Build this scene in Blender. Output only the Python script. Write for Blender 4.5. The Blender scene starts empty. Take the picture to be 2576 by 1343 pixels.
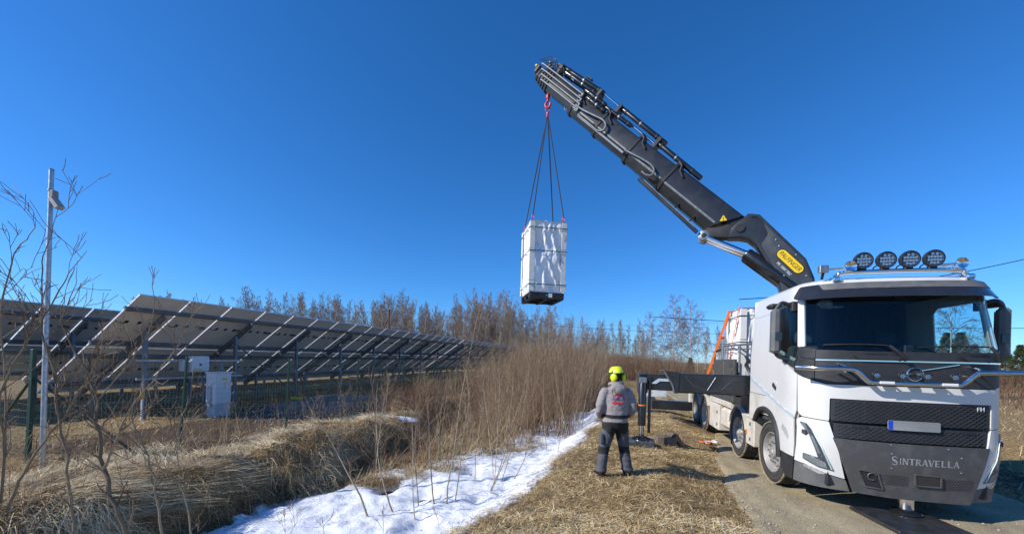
import bpy, bmesh, math, random
import numpy as np
from mathutils import Matrix, Vector
from mathutils.bvhtree import BVHTree

SC = bpy.context.scene
COL = SC.collection
R = math.radians

# ------------------------------------------------------------------ camera
CAM_H = 2.09
cam = bpy.data.cameras.new('camera')
cam.sensor_fit = 'HORIZONTAL'
cam.sensor_width = 36.0
cam.lens = 36.0 * 960.0 / 2576.0
cam.shift_y = 0.0887
cam.clip_start = 0.05
cam.clip_end = 6000
cam_ob = bpy.data.objects.new('camera', cam)
COL.objects.link(cam_ob)
cam_ob.matrix_world = Matrix.Translation((0, 0, CAM_H)) @ Matrix.Rotation(R(90), 4, 'X') @ Matrix.Rotation(R(1.5), 4, 'Z')
SC.camera = cam_ob

# ------------------------------------------------------------------ sky and sun
SUN_AZ, SUN_EL = 253.0, 33.0          # azimuth clockwise from +Y
world = bpy.data.worlds.new('World')
SC.world = world
world.use_nodes = True
wn = world.node_tree
sky = wn.nodes.new('ShaderNodeTexSky')
sky.sky_type = 'NISHITA'
sky.sun_disc = False
sky.sun_elevation = R(SUN_EL)
sky.sun_rotation = R(SUN_AZ)
sky.altitude = 300
sky.air_density = 1.0
sky.dust_density = 0.1
sky.ozone_density = 3.0
# the camera's rendering of a clear northern sky: red held back, blue kept (same for the whole dome)
sp_ = wn.nodes.new('ShaderNodeSeparateColor'); cb_ = wn.nodes.new('ShaderNodeCombineColor')
wn.links.new(sky.outputs[0], sp_.inputs[0])
pw_ = wn.nodes.new('ShaderNodeMath'); pw_.operation = 'POWER'; pw_.inputs[1].default_value = 1.3
wn.links.new(sp_.outputs[0], pw_.inputs[0])
for src, k_, dst in ((pw_.outputs[0], .22, 0), (sp_.outputs[1], .715, 1), (sp_.outputs[2], 1.22, 2)):
    ml_ = wn.nodes.new('ShaderNodeMath'); ml_.operation = 'MULTIPLY'; ml_.inputs[1].default_value = k_
    wn.links.new(src, ml_.inputs[0]); wn.links.new(ml_.outputs[0], cb_.inputs[dst])
wn.links.new(cb_.outputs[0], wn.nodes['Background'].inputs[0])
wn.nodes['Background'].inputs[1].default_value = 0.11
sun = bpy.data.lights.new('sun', 'SUN')
sun.energy = 4.3
sun.angle = R(0.53)
sun.color = (1.0, 0.95, 0.87)
sun_ob = bpy.data.objects.new('sun', sun)
COL.objects.link(sun_ob)
_s = Vector((math.sin(R(SUN_AZ)) * math.cos(R(SUN_EL)), math.cos(R(SUN_AZ)) * math.cos(R(SUN_EL)), math.sin(R(SUN_EL))))
sun_ob.rotation_euler = (-_s).to_track_quat('-Z', 'Y').to_euler()
SC.view_settings.view_transform = 'Standard'
SC.view_settings.look = 'None'
SC.view_settings.gamma = 1.0
SC.view_settings.exposure = 0.34
SC.view_settings.use_curve_mapping = False

# ------------------------------------------------------------------ helpers
def rng(seed):
    return np.random.RandomState(seed)

def tag(o, label=None, cat=None, group=None, kind=None):
    if label: o['label'] = label
    if cat: o['category'] = cat
    if group: o['group'] = group
    if kind: o['kind'] = kind
    return o

def empty(name, loc=(0, 0, 0), rz=0.0):
    o = bpy.data.objects.new(name, None)
    COL.objects.link(o)
    o.location = loc
    o.rotation_euler = (0, 0, rz)
    o.empty_display_size = 0.2
    return o

def link_mesh(name, me, mats, parent=None, smooth=None):
    if mats is not None:
        if not isinstance(mats, (list, tuple)):
            mats = [mats]
        for m in mats:
            me.materials.append(m)
    if smooth is not None and len(me.polygons):
        me.polygons.foreach_set('use_smooth', np.ones(len(me.polygons), bool))
        if smooth < 179:
            me.set_sharp_from_angle(angle=R(smooth))
    o = bpy.data.objects.new(name, me)
    COL.objects.link(o)
    if parent is not None:
        o.parent = parent
    return o

def copy_tree(o, parent=None):
    c = o.copy()
    COL.objects.link(c)
    c.parent = parent
    for ch in list(o.children):
        copy_tree(ch, c)
    return c

def np_mesh(name, V, F):
    """V (n,3), F (m,k) constant k -> mesh, fast"""
    V = np.asarray(V, np.float32); F = np.asarray(F, np.int32)
    me = bpy.data.meshes.new(name)
    m, k = F.shape
    me.vertices.add(len(V)); me.vertices.foreach_set('co', V.ravel())
    me.loops.add(m * k); me.loops.foreach_set('vertex_index', F.ravel())
    me.polygons.add(m)
    me.polygons.foreach_set('loop_start', np.arange(0, m * k, k, dtype=np.int32))
    me.polygons.foreach_set('loop_total', np.full(m, k, np.int32))
    me.update(calc_edges=True)
    return me

def vcol(me, vals, name='tint'):
    a = me.attributes.new(name, 'FLOAT', 'POINT')
    a.data.foreach_set('value', np.asarray(vals, np.float32))

class MB:
    """collects simple shapes, builds ONE mesh object"""
    def __init__(self): self.v = []; self.f = []; self.mi = []; self.cur = 0
    def mat(self, i): self.cur = i; return self
    def add(self, vs, fs):
        b = len(self.v)
        self.v.extend([tuple(map(float, p)) for p in vs])
        for f in fs:
            self.f.append([b + i for i in f]); self.mi.append(self.cur)
        return self
    def cbox(self, x0, x1, y0, y1, z0, z1, b=0.01, M=None):
        x0, x1 = min(x0, x1), max(x0, x1); y0, y1 = min(y0, y1), max(y0, y1); z0, z1 = min(z0, z1), max(z0, z1)
        b = min(b, .45 * min(x1 - x0, y1 - y0, z1 - z0))
        X, Y, Z = (x0, x1), (y0, y1), (z0, z1)
        vs = []; idx = {}
        for i in (0, 1):
            for j in (0, 1):
                for k in (0, 1):
                    sx, sy, sz = (1 - 2 * i) * b, (1 - 2 * j) * b, (1 - 2 * k) * b
                    for ax, p in enumerate(((X[i], Y[j] + sy, Z[k] + sz), (X[i] + sx, Y[j], Z[k] + sz), (X[i] + sx, Y[j] + sy, Z[k]))):
                        idx[i, j, k, ax] = len(vs); vs.append(p)
        fs = []
        g = lambda i, j, k, a: idx[i, j, k, a]
        for s in (0, 1):
            fs.append([g(s, 0, 0, 0), g(s, 1, 0, 0), g(s, 1, 1, 0), g(s, 0, 1, 0)][::1 if s else -1])
            fs.append([g(0, s, 0, 1), g(0, s, 1, 1), g(1, s, 1, 1), g(1, s, 0, 1)][::1 if s else -1])
            fs.append([g(0, 0, s, 2), g(1, 0, s, 2), g(1, 1, s, 2), g(0, 1, s, 2)][::1 if s else -1])
        for a in (0, 1):
            for c in (0, 1):
                fs.append([g(0, a, c, 1), g(1, a, c, 1), g(1, a, c, 2), g(0, a, c, 2)])
                fs.append([g(a, 0, c, 0), g(a, 1, c, 0), g(a, 1, c, 2), g(a, 0, c, 2)])
                fs.append([g(a, c, 0, 0), g(a, c, 1, 0), g(a, c, 1, 1), g(a, c, 0, 1)])
        for i in (0, 1):
            for j in (0, 1):
                for k in (0, 1):
                    fs.append([g(i, j, k, 0), g(i, j, k, 1), g(i, j, k, 2)])
        if M is not None: vs = [M @ Vector(p) for p in vs]
        return self.add(vs, fs)
    def tube(self, pts, r, n=10, cap=True, closed=False):
        pts = [Vector(p) for p in pts]; m = len(pts)
        rs = r if isinstance(r, (list, tuple, np.ndarray)) else [r] * m
        vs = []; fs = []
        up = None
        for i, p in enumerate(pts):
            if closed: t = pts[(i + 1) % m] - pts[i - 1]
            else: t = pts[min(i + 1, m - 1)] - pts[max(i - 1, 0)]
            t.normalize()
            if up is None:
                up = Vector((0, 0, 1)) if abs(t.z) < .9 else Vector((1, 0, 0))
            a = t.cross(up).normalized(); bb = a.cross(t).normalized(); up = bb
            for k in range(n):
                an = 2 * math.pi * k / n
                vs.append(p + a * (math.cos(an) * rs[i]) + bb * (math.sin(an) * rs[i]))
        last = m if closed else m - 1
        for i in range(last):
            j = (i + 1) % m
            for k in range(n):
                k2 = (k + 1) % n
                fs.append([i * n + k, i * n + k2, j * n + k2, j * n + k])
        if cap and not closed:
            fs.append(list(range(n))[::-1]); fs.append([(m - 1) * n + k for k in range(n)])
        return self.add(vs, fs)
    def prism(self, poly, fn, d0, d1):
        """poly list of (a,b); fn(a,b,d)->xyz ; extruded from d0 to d1"""
        n = len(poly)
        vs = [fn(a, b, d0) for a, b in poly] + [fn(a, b, d1) for a, b in poly]
        fs = [list(range(n))[::-1], [n + i for i in range(n)]] + [[i, (i + 1) % n, n + (i + 1) % n, n + i] for i in range(n)]
        return self.add(vs, fs)
    def lathe(self, prof, M=None, n=24, cap=True):
        """prof list of (r,h); revolve round local z, then matrix M"""
        vs = []; fs = []; m = len(prof)
        for r_, h in prof:
            for k in range(n):
                an = 2 * math.pi * k / n
                p = Vector((r_ * math.cos(an), r_ * math.sin(an), h))
                vs.append(M @ p if M is not None else p)
        for i in range(m - 1):
            for k in range(n):
                k2 = (k + 1) % n
                fs.append([i * n + k, i * n + k2, (i + 1) * n + k2, (i + 1) * n + k])
        if cap and prof[0][0] > 1e-5: fs.append(list(range(n))[::-1])
        if cap and prof[-1][0] > 1e-5: fs.append([(m - 1) * n + k for k in range(n)])
        return self.add(vs, fs)
    def bar(self, p0, p1, w, h, b=0.004, up=(0, 0, 1)):
        """chamfered bar from p0 to p1, width w (side), height h (up)"""
        p0 = Vector(p0); p1 = Vector(p1); d = p1 - p0; L = d.length; d.normalize()
        u = Vector(up)
        if abs(d.dot(u)) > .98: u = Vector((1, 0, 0))
        s = d.cross(u).normalized(); u = s.cross(d).normalized()
        M = Matrix(((d.x, s.x, u.x, p0.x), (d.y, s.y, u.y, p0.y), (d.z, s.z, u.z, p0.z), (0, 0, 0, 1)))
        return self.cbox(0, L, -w / 2, w / 2, -h / 2, h / 2, b, M)
    def build(self, name, mats, parent=None, smooth=35, M=None):
        me = bpy.data.meshes.new(name)
        vs = self.v if M is None else [M @ Vector(p) for p in self.v]
        me.from_pydata([tuple(p) for p in vs], [], self.f)
        if self.mi and max(self.mi) > 0:
            me.polygons.foreach_set('material_index', self.mi)
        bm = bmesh.new(); bm.from_mesh(me)
        bmesh.ops.recalc_face_normals(bm, faces=bm.faces)
        bm.to_mesh(me); bm.free()
        return link_mesh(name, me, mats, parent, smooth)

def zax(p, d):
    """matrix placing local z along d at p"""
    q = Vector(d).normalized().to_track_quat('Z', 'Y')
    return Matrix.Translation(p) @ q.to_matrix().to_4x4()

def round_poly(pts, r=0.02, n=4):
    out = []
    m = len(pts)
    for i in range(m):
        p = Vector(pts[i]).to_2d(); a = Vector(pts[i - 1]).to_2d(); c = Vector(pts[(i + 1) % m]).to_2d()
        da = (a - p); dc = (c - p)
        rr = min(r, da.length * .45, dc.length * .45)
        p0 = p + da.normalized() * rr; p1 = p + dc.normalized() * rr
        for k in range(n + 1):
            t = k / n
            q = p0 * (1 - t) ** 2 + p * 2 * t * (1 - t) + p1 * t * t
            out.append((q.x, q.y))
    return out

def surf_panel(name, outline, mat, parent, fn, off=0.0, th=0.02, du=0.08, dz=0.25, smooth=40):
    """flat outline in (u,z) wrapped on surface fn(u,z,off) and given thickness"""
    bm = bmesh.new()
    vs = [bm.verts.new((u, z, 0)) for u, z in outline]
    bm.faces.new(vs)
    us = [p[0] for p in outline]; zs = [p[1] for p in outline]
    k = math.floor(min(us) / du) * du
    while k < max(us):
        bmesh.ops.bisect_plane(bm, geom=bm.verts[:] + bm.edges[:] + bm.faces[:], plane_co=(k, 0, 0), plane_no=(1, 0, 0)); k += du
    k = math.floor(min(zs) / dz) * dz
    while k < max(zs):
        bmesh.ops.bisect_plane(bm, geom=bm.verts[:] + bm.edges[:] + bm.faces[:], plane_co=(0, k, 0), plane_no=(0, 1, 0)); k += dz
    bmesh.ops.triangulate(bm, faces=bm.faces[:])
    bm.verts.index_update()
    n = len(bm.verts)
    uv = [(v.co.x, v.co.y) for v in bm.verts]
    V = [tuple(fn(u, z, off)) for u, z in uv] + [tuple(fn(u, z, off - th)) for u, z in uv]
    F = []
    for f in bm.faces:
        ix = [v.index for v in f.verts]
        F.append(ix); F.append([n + i for i in ix[::-1]])
    for e in bm.edges:
        if len(e.link_faces) == 1:
            a, b = e.verts[0].index, e.verts[1].index
            F.append([a, b, n + b, n + a])
    bm.free()
    mb = MB(); mb.v = V; mb.f = F; mb.mi = [0] * len(F)
    return mb.build(name, mat, parent, smooth)

def text_mesh(body, size=1.0, spacing=1.0, shear=0.0, extrude=0.0):
    c = bpy.data.curves.new('lettering', 'FONT')
    c.body = body; c.size = size; c.align_x = 'CENTER'; c.align_y = 'CENTER'
    c.space_character = spacing; c.shear = shear; c.extrude = extrude; c.resolution_u = 3
    o = bpy.data.objects.new('lettering', c)
    me = bpy.data.meshes.new_from_object(o)
    bpy.data.objects.remove(o); bpy.data.curves.remove(c)
    me.materials.clear()
    return me

def place_text(name, body, size, mat, parent, M=None, fn=None, **kw):
    me = text_mesh(body, size, **kw)
    for v in me.vertices:
        v.co = (M @ v.co) if fn is None else Vector(fn(v.co.x, v.co.y, v.co.z))
    return link_mesh(name, me, mat, parent)

# ------------------------------------------------------------------ materials
def _mat(name):
    m = bpy.data.materials.new(name); m.use_nodes = True
    nt = m.node_tree
    return m, nt, nt.nodes['Principled BSDF']

def mat(name, col, rough=0.5, metal=0.0, var=0.0, scale=8.0, bump=0.0, bscale=40.0, coat=0.0, spec=0.5, col2=None, thresh=(0.45, 0.65), detail=4.0, coord='Object'):
    """procedural material: base colour with noise variation, roughness variation and fine bump"""
    m, nt, p = _mat(name)
    L = nt.links; N = nt.nodes
    p.inputs['Base Color'].default_value = (*col, 1)
    p.inputs['Roughness'].default_value = rough
    p.inputs['Metallic'].default_value = metal
    p.inputs['Coat Weight'].default_value = coat
    p.inputs['Coat Roughness'].default_value = 0.08
    p.inputs['Specular IOR Level'].default_value = spec
    tc = N.new('ShaderNodeTexCoord')
    if var > 0 or col2 is not None:
        no = N.new('ShaderNodeTexNoise'); no.inputs['Scale'].default_value = scale; no.inputs['Detail'].default_value = detail; no.inputs['Roughness'].default_value = .65
        L.new(tc.outputs[coord], no.inputs['Vector'])
        cr = N.new('ShaderNodeValToRGB')
        cr.color_ramp.elements[0].position = thresh[0]; cr.color_ramp.elements[1].position = thresh[1]
        c2 = col2 if col2 is not None else tuple(min(1, c * (1 + var)) for c in col)
        c1 = col if col2 is not None else tuple(c * (1 - var) for c in col)
        cr.color_ramp.elements[0].color = (*c1, 1); cr.color_ramp.elements[1].color = (*c2, 1)
        L.new(no.outputs['Fac'], cr.inputs['Fac']); L.new(cr.outputs['Color'], p.inputs['Base Color'])
        mr = N.new('ShaderNodeMapRange'); mr.inputs['To Min'].default_value = max(0.02, rough - .12); mr.inputs['To Max'].default_value = min(1, rough + .15)
        L.new(no.outputs['Fac'], mr.inputs['Value']); L.new(mr.outputs[0], p.inputs['Roughness'])
    if bump > 0:
        nb = N.new('ShaderNodeTexNoise'); nb.inputs['Scale'].default_value = bscale; nb.inputs['Detail'].default_value = 5
        L.new(tc.outputs[coord], nb.inputs['Vector'])
        bp = N.new('ShaderNodeBump'); bp.inputs['Strength'].default_value = bump; bp.inputs['Distance'].default_value = 0.01
        L.new(nb.outputs['Fac'], bp.inputs['Height']); L.new(bp.outputs[0], p.inputs['Normal'])
    return m

def tint_mat(name, stops, rough=0.8, spec=0.2, transl=0.0):
    """colour picked by the per-piece 'tint' attribute (each stem or blade its own colour)"""
    m, nt, p = _mat(name)
    L = nt.links; N = nt.nodes
    a = N.new('ShaderNodeAttribute'); a.attribute_name = 'tint'
    cr = N.new('ShaderNodeValToRGB')
    els = cr.color_ramp.elements
    while len(els) < len(stops): els.new(.5)
    for e, (pos, c) in zip(els, stops):
        e.position = pos; e.color = (*c, 1)
    L.new(a.outputs['Fac'], cr.inputs['Fac']); L.new(cr.outputs['Color'], p.inputs['Base Color'])
    p.inputs['Roughness'].default_value = rough
    p.inputs['Specular IOR Level'].default_value = spec
    return m

def glass_mat(name, tint, rough=0.0, ior=1.5):
    m, nt, p = _mat(name)
    N = nt.nodes; L = nt.links
    tr = N.new('ShaderNodeBsdfTransparent'); tr.inputs['Color'].default_value = (*tint, 1)
    gl = N.new('ShaderNodeBsdfGlossy'); gl.inputs['Roughness'].default_value = rough
    fr = N.new('ShaderNodeFresnel'); fr.inputs['IOR'].default_value = ior
    mx = N.new('ShaderNodeMixShader')
    ge = N.new('ShaderNodeNewGeometry')                    # reflect on the outer face only, the inner face lets light out
    sb_ = N.new('ShaderNodeMath'); sb_.operation = 'SUBTRACT'; sb_.inputs[0].default_value = 1.0; L.new(ge.outputs['Backfacing'], sb_.inputs[1])
    ml_ = N.new('ShaderNodeMath'); ml_.operation = 'MULTIPLY'; L.new(fr.outputs[0], ml_.inputs[0]); L.new(sb_.outputs[0], ml_.inputs[1])
    L.new(ml_.outputs[0], mx.inputs['Fac']); L.new(tr.outputs[0], mx.inputs[1]); L.new(gl.outputs[0], mx.inputs[2])
    L.new(mx.outputs[0], N['Material Output'].inputs['Surface'])
    N.remove(p)
    return m

M_ = {}
M_['white_low'] = mat('white_low', (.66, .65, .62), .42, col2=(.50, .44, .35), scale=2.2, thresh=(.45, .72), coat=.3, bump=.02, bscale=30)
M_['white_paint'] = mat('white_paint', (.68, .675, .655), .34, col2=(.61, .595, .56), thresh=(.48, .85), scale=1.6, coat=.6, bump=.01, bscale=6)
M_['dusty_white'] = mat('dusty_white', (.62, .58, .51), .6, col2=(.44, .38, .30), scale=3.5, thresh=(.42, .75), bump=.05)
M_['crane_grey'] = mat('crane_grey', (.020, .022, .026), .38, var=.2, scale=3, coat=.25, bump=.012, bscale=12)
M_['crane_plate'] = mat('crane_plate', (.045, .049, .055), .42, var=.18, scale=4, coat=.2, bump=.015, bscale=14)
M_['crane_cyl'] = mat('crane_cyl', (.012, .013, .015), .28, var=.2, scale=5, coat=.4)
M_['matt_black'] = mat('matt_black', (.018, .018, .02), .55, var=.2, scale=9, bump=.03)
M_['dark_plastic'] = mat('dark_plastic', (.030, .031, .034), .52, var=.12, scale=14, bump=.06, bscale=260)
M_['gloss_dark'] = mat('gloss_dark', (.022, .023, .027), .16, coat=.6, var=.1, scale=4)
M_['grey_plastic'] = mat('grey_plastic', (.10, .105, .11), .5, col2=(.17, .16, .145), thresh=(.4, .75), scale=5, bump=.04, bscale=160)
M_['guard_plate'] = mat('guard_plate', (.085, .084, .082), .5, metal=.15, var=.16, scale=6, bump=.04, bscale=180)
M_['chrome'] = mat('chrome', (.82, .83, .85), .07, metal=1.0, var=.03, scale=20)
M_['bar_steel'] = mat('bar_steel', (.58, .58, .59), .2, metal=1.0, var=.05, scale=14)
M_['rod'] = mat('rod', (.75, .75, .76), .12, metal=1.0)
M_['steel'] = mat('steel', (.34, .35, .36), .42, metal=.85, var=.15, scale=25, bump=.04)
M_['galv'] = mat('galv', (.46, .49, .52), .42, metal=.75, var=.14, scale=16, bump=.03, bscale=60)
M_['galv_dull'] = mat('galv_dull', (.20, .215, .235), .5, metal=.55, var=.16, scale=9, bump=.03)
M_['rubber'] = mat('rubber', (.030, .029, .028), .82, col2=(.085, .078, .066), scale=7, thresh=(.45, .8), bump=.08, bscale=90)
M_['tyre_wall'] = mat('tyre_wall', (.038, .037, .035), .75, col2=(.09, .083, .072), scale=5, thresh=(.4, .8), bump=.05, bscale=70)
M_['mud'] = mat('mud', (.36, .29, .19), .95, var=.25, scale=40, bump=.5, bscale=70)
M_['rim'] = mat('rim', (.40, .385, .355), .55, metal=.35, var=.14, scale=9, bump=.03)
M_['yellow'] = mat('yellow', (.80, .52, .01), .4, var=.04, scale=8)
M_['letter_black'] = mat('letter_black', (.01, .01, .01), .5)
M_['letter_white'] = mat('letter_white', (.75, .75, .75), .5)
M_['letter_grey'] = mat('letter_grey', (.38, .38, .38), .4, metal=.4)
M_['red'] = mat('red', (.55, .02, .02), .35, var=.1, scale=10)
M_['orange'] = mat('orange', (.85, .16, .015), .7, var=.08, scale=30, bump=.1, bscale=200)
M_['glass'] = glass_mat('glass', (.84, .93, .93))
M_['side_glass'] = glass_mat('side_glass', (.78, .90, .92))
M_['lens'] = glass_mat('lens', (.85, .88, .9))
M_['liner'] = mat('liner', (.42, .40, .34), .8, var=.06, scale=20, bump=.05, bscale=200)
M_['interior'] = mat('interior', (.05, .052, .058), .7, var=.15, scale=10, bump=.05, bscale=120)
M_['fabric_dark'] = mat('fabric_dark', (.035, .037, .042), .9, var=.2, scale=30, bump=.15, bscale=250)
M_['headlamp'] = mat('headlamp', (.20, .22, .24), .25, metal=.5, var=.25, scale=30, coat=.6)
M_['led'] = mat('led', (.74, .74, .75), .22, metal=.6, var=.2, scale=60)
M_['drl'] = mat('drl', (.75, .85, .78), .2, coat=.5)
M_['stripe'] = mat('stripe', (.46, .52, .58), .35, var=.05, scale=10)
M_['plate_blur'] = mat('plate_blur', (.24, .245, .25), .5, var=.1, scale=3)
M_['eu_blue'] = mat('eu_blue', (.01, .06, .45), .4)
M_['amber'] = mat('amber', (.70, .20, .02), .3, coat=.3)
M_['tail_red'] = mat('tail_red', (.40, .01, .01), .25, coat=.4)
# ------------------------------------------------------------------ road frame: q across (right +), x along the road (away +)
TH = R(14.7)
OX, OY = 5.84, 6.45
def W(q, x, z=0.0):
    return (OX + q * math.cos(TH) + x * math.sin(TH), OY - q * math.sin(TH) + x * math.cos(TH), z)
def Wn(q, x):
    return OX + q * math.cos(TH) + x * math.sin(TH), OY - q * math.sin(TH) + x * math.cos(TH)
def Ln(X, Y):
    dx, dy = X - OX, Y - OY
    return dx * math.cos(TH) - dy * math.sin(TH), dx * math.sin(TH) + dy * math.cos(TH)

def vnoise(x, y, seed=0):
    x = np.asarray(x, float); y = np.asarray(y, float)
    xi = np.floor(x).astype(np.int64); yi = np.floor(y).astype(np.int64)
    xf = x - xi; yf = y - yi
    def h(a, b):
        n = (a * 374761393 + b * 668265263 + seed * 1442695041) & 0x7fffffff
        n = ((n ^ (n >> 13)) * 1274126177) & 0x7fffffff
        return ((n ^ (n >> 16)) & 0xffff) / 65535.0
    u = xf * xf * (3 - 2 * xf); v = yf * yf * (3 - 2 * yf)
    return (h(xi, yi) * (1 - u) + h(xi + 1, yi) * u) * (1 - v) + (h(xi, yi + 1) * (1 - u) + h(xi + 1, yi + 1) * u) * v
def fnoise(x, y, seed=0, oct=3):
    s = 0; a = 1; t = 0
    for i in range(oct):
        s = s + a * vnoise(x * 2 ** i, y * 2 ** i, seed + i * 17); t += a; a *= .5
    return s / t - .5
def ss(a, b, v):
    t = np.clip((v - a) / (b - a), 0, 1); return t * t * (3 - 2 * t)

def q_edge(x):
    return np.interp(x, [-12, -6, -3.4, -1.6, .65, 3.6, 5.9, 10, 20, 60], [-6.1, -5.8, -5.36, -5.0, -4.72, -4.4, -4.25, -4.0, -3.6, -3.4]) + .5 * fnoise(x * .9, x * 0 + 3.1, 5)
def q_left(x):
    return np.interp(x, [-12, -4, 0, 3, 10, 60], [-9.3, -9.25, -9.0, -9.2, -9.6, -10]) + 1.1 * fnoise(x * .75, x * 0 + 8.7, 9)
def q_road(x):
    return np.interp(x, [-12, -2.4, .9, 3, 6, 20, 40], [-2.6, -2.2, -1.85, -1.3, -.75, -.4, -.2])
def q_road_r(x):
    return np.interp(x, [-12, 6, 20, 40], [2.4, 2.3, 1.7, 1.2])
def h_base(q, x):
    qe, ql = q_edge(x), q_left(x)
    deep = np.interp(x, [-20, 6, 15, 40], [1, 1, .6, .4])
    h = .2 * ss(q_road(x) + .0, q_road(x) - 1.4, q) - .72 * deep * ss(qe + .25, qe - 1.15, q) + (.72 * deep + .04) * ss(ql + .22, ql - 1.0, q)
    h = h - .12 * ss(2.6, 3.6, q) + .4 * ss(3.6, 7.0, q)
    return h
def h_ground(q, x):
    qe, ql = q_edge(x), q_left(x)
    h = h_base(q, x)
    onroad = ss(q_road(x) - .35, q_road(x) + .2, q) * (1 - ss(q_road_r(x), q_road_r(x) + .5, q))
    h = h + (1 - onroad) * (.07 * fnoise(q * 1.3, x * 1.3, 1) + .05 * fnoise(q * 4.5, x * 4.5, 2))
    bank = ss(ql + .3, ql - .1, q) * (1 - ss(ql - 1.6, ql - 2.6, q))
    h = h + bank * (.40 * fnoise(q * 1.1 + 20, x * 1.1, 3) + .30 * fnoise(q * 2.6, x * 2.6, 4))
    h = h - .05 * onroad
    far = np.clip((np.hypot(q, x) - 60) / 200, 0, 1)
    h = h + far * 6 * fnoise(q / 160, x / 160, 6)
    return h
def zg(X, Y):
    q, x = Ln(X, Y)
    return float(h_ground(np.array([q]), np.array([x]))[0])

def axis(lo, d0, d1, hi, step, grow=1.18):
    c = list(np.arange(d0, d1 + 1e-6, step)); a = d0; s = step; L = []
    while a > lo: s *= grow; a -= s; L.append(a)
    b = d1; s = step; Rr = []
    while b < hi: s *= grow; b += s; Rr.append(b)
    return np.array(L[::-1] + c + Rr)

def grid_mesh(name, qs, xs, hf):
    Q, X = np.meshgrid(qs, xs)
    Z = hf(Q, X)
    wx, wy = Wn(Q, X)
    V = np.stack([wx, wy, Z], -1).reshape(-1, 3)
    nq, nx = len(qs), len(xs)
    i = np.arange((nx - 1) * (nq - 1)); r = i // (nq - 1); c = i % (nq - 1)
    a = r * nq + c
    F = np.stack([a, a + 1, a + 1 + nq, a + nq], -1)
    me = np_mesh(name, V, F)
    return me, Q.ravel(), X.ravel()

def ground_mat():
    m, nt, p = _mat('soil_and_dead_grass')
    N, L = nt.nodes, nt.links
    geo = N.new('ShaderNodeNewGeometry')
    def noise(scale, det=6, rough=.65):
        n = N.new('ShaderNodeTexNoise'); n.inputs['Scale'].default_value = scale; n.inputs['Detail'].default_value = det; n.inputs['Roughness'].default_value = rough
        L.new(geo.outputs['Position'], n.inputs['Vector']); return n
    def ramp(src, stops):
        r = N.new('ShaderNodeValToRGB'); e = r.color_ramp.elements
        while len(e) < len(stops): e.new(.5)
        for k, (po, c) in zip(e, stops): k.position = po; k.color = (*c, 1)
        L.new(src, r.inputs['Fac']); return r
    straw = ramp(noise(26).outputs['Fac'], [(.30, (.065, .042, .02)), (.47, (.22, .15, .072)), (.62, (.42, .30, .15)), (.78, (.58, .45, .25))])
    soil = ramp(noise(9).outputs['Fac'], [(.3, (.055, .038, .026)), (.55, (.095, .064, .042)), (.75, (.17, .12, .08))])
    at = N.new('ShaderNodeAttribute'); at.attribute_name = 'soil'
    n2 = noise(3.0, 5)
    ad = N.new('ShaderNodeMath'); ad.operation = 'ADD'; L.new(at.outputs['Fac'], ad.inputs[0])
    mm = N.new('ShaderNodeMath'); mm.operation = 'MULTIPLY_ADD'; mm.inputs[1].default_value = 1.2; mm.inputs[2].default_value = -.6
    L.new(n2.outputs['Fac'], mm.inputs[0]); L.new(mm.outputs[0], ad.inputs[1])
    cl = N.new('ShaderNodeMapRange'); cl.inputs['From Min'].default_value = .35; cl.inputs['From Max'].default_value = .65
    L.new(ad.outputs[0], cl.inputs['Value'])
    mx = N.new('ShaderNodeMix'); mx.data_type = 'RGBA'
    L.new(cl.outputs[0], mx.inputs['Factor']); L.new(straw.outputs[0], mx.inputs['A']); L.new(soil.outputs[0], mx.inputs['B'])
    L.new(mx.outputs['Result'], p.inputs['Base Color'])
    p.inputs['Roughness'].default_value = .95; p.inputs['Specular IOR Level'].default_value = .1
    b = N.new('ShaderNodeBump'); b.inputs['Strength'].default_value = .7; b.inputs['Distance'].default_value = .03
    L.new(noise(30, 8).outputs['Fac'], b.inputs['Height']); L.new(b.outputs[0], p.inputs['Normal'])
    return m

QS = axis(-1800, -13.5, 5.0, 1800, .085)
XS = axis(-60, -8.5, 20.0, 2500, .10)
me, gq, gx = grid_mesh('ground', QS, XS, h_ground)
# bare soil where it was churned: strip between bank and panels, and patches by the verge
ql_ = q_left(gx)
soil = ss(-15.0, -13.8, gq) * (1 - ss(-11.4, -10.9, gq)) * (1 - ss(4.5, 7.5, gx)) * ss(-5, -2, gx) * 1.0
soil = np.maximum(soil, .75 * ss(-2.0, -2.5, gq) * 0)
ditch = ss(q_edge(gx) + .2, q_edge(gx) - .5, gq) * (1 - ss(ql_ - .3, ql_ + .1, gq) * 0) * ss(ql_ - .4, ql_, gq)
soil = np.maximum(soil, ditch * .9)
soil = np.maximum(soil, .62 * ss(2.4, 2.9, gq) * (1 - ss(4.2, 5.2, gq)))
vcol(me, soil, 'soil')
ground = link_mesh('ground', me, ground_mat(), smooth=180)
tag(ground, kind='structure')

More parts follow.
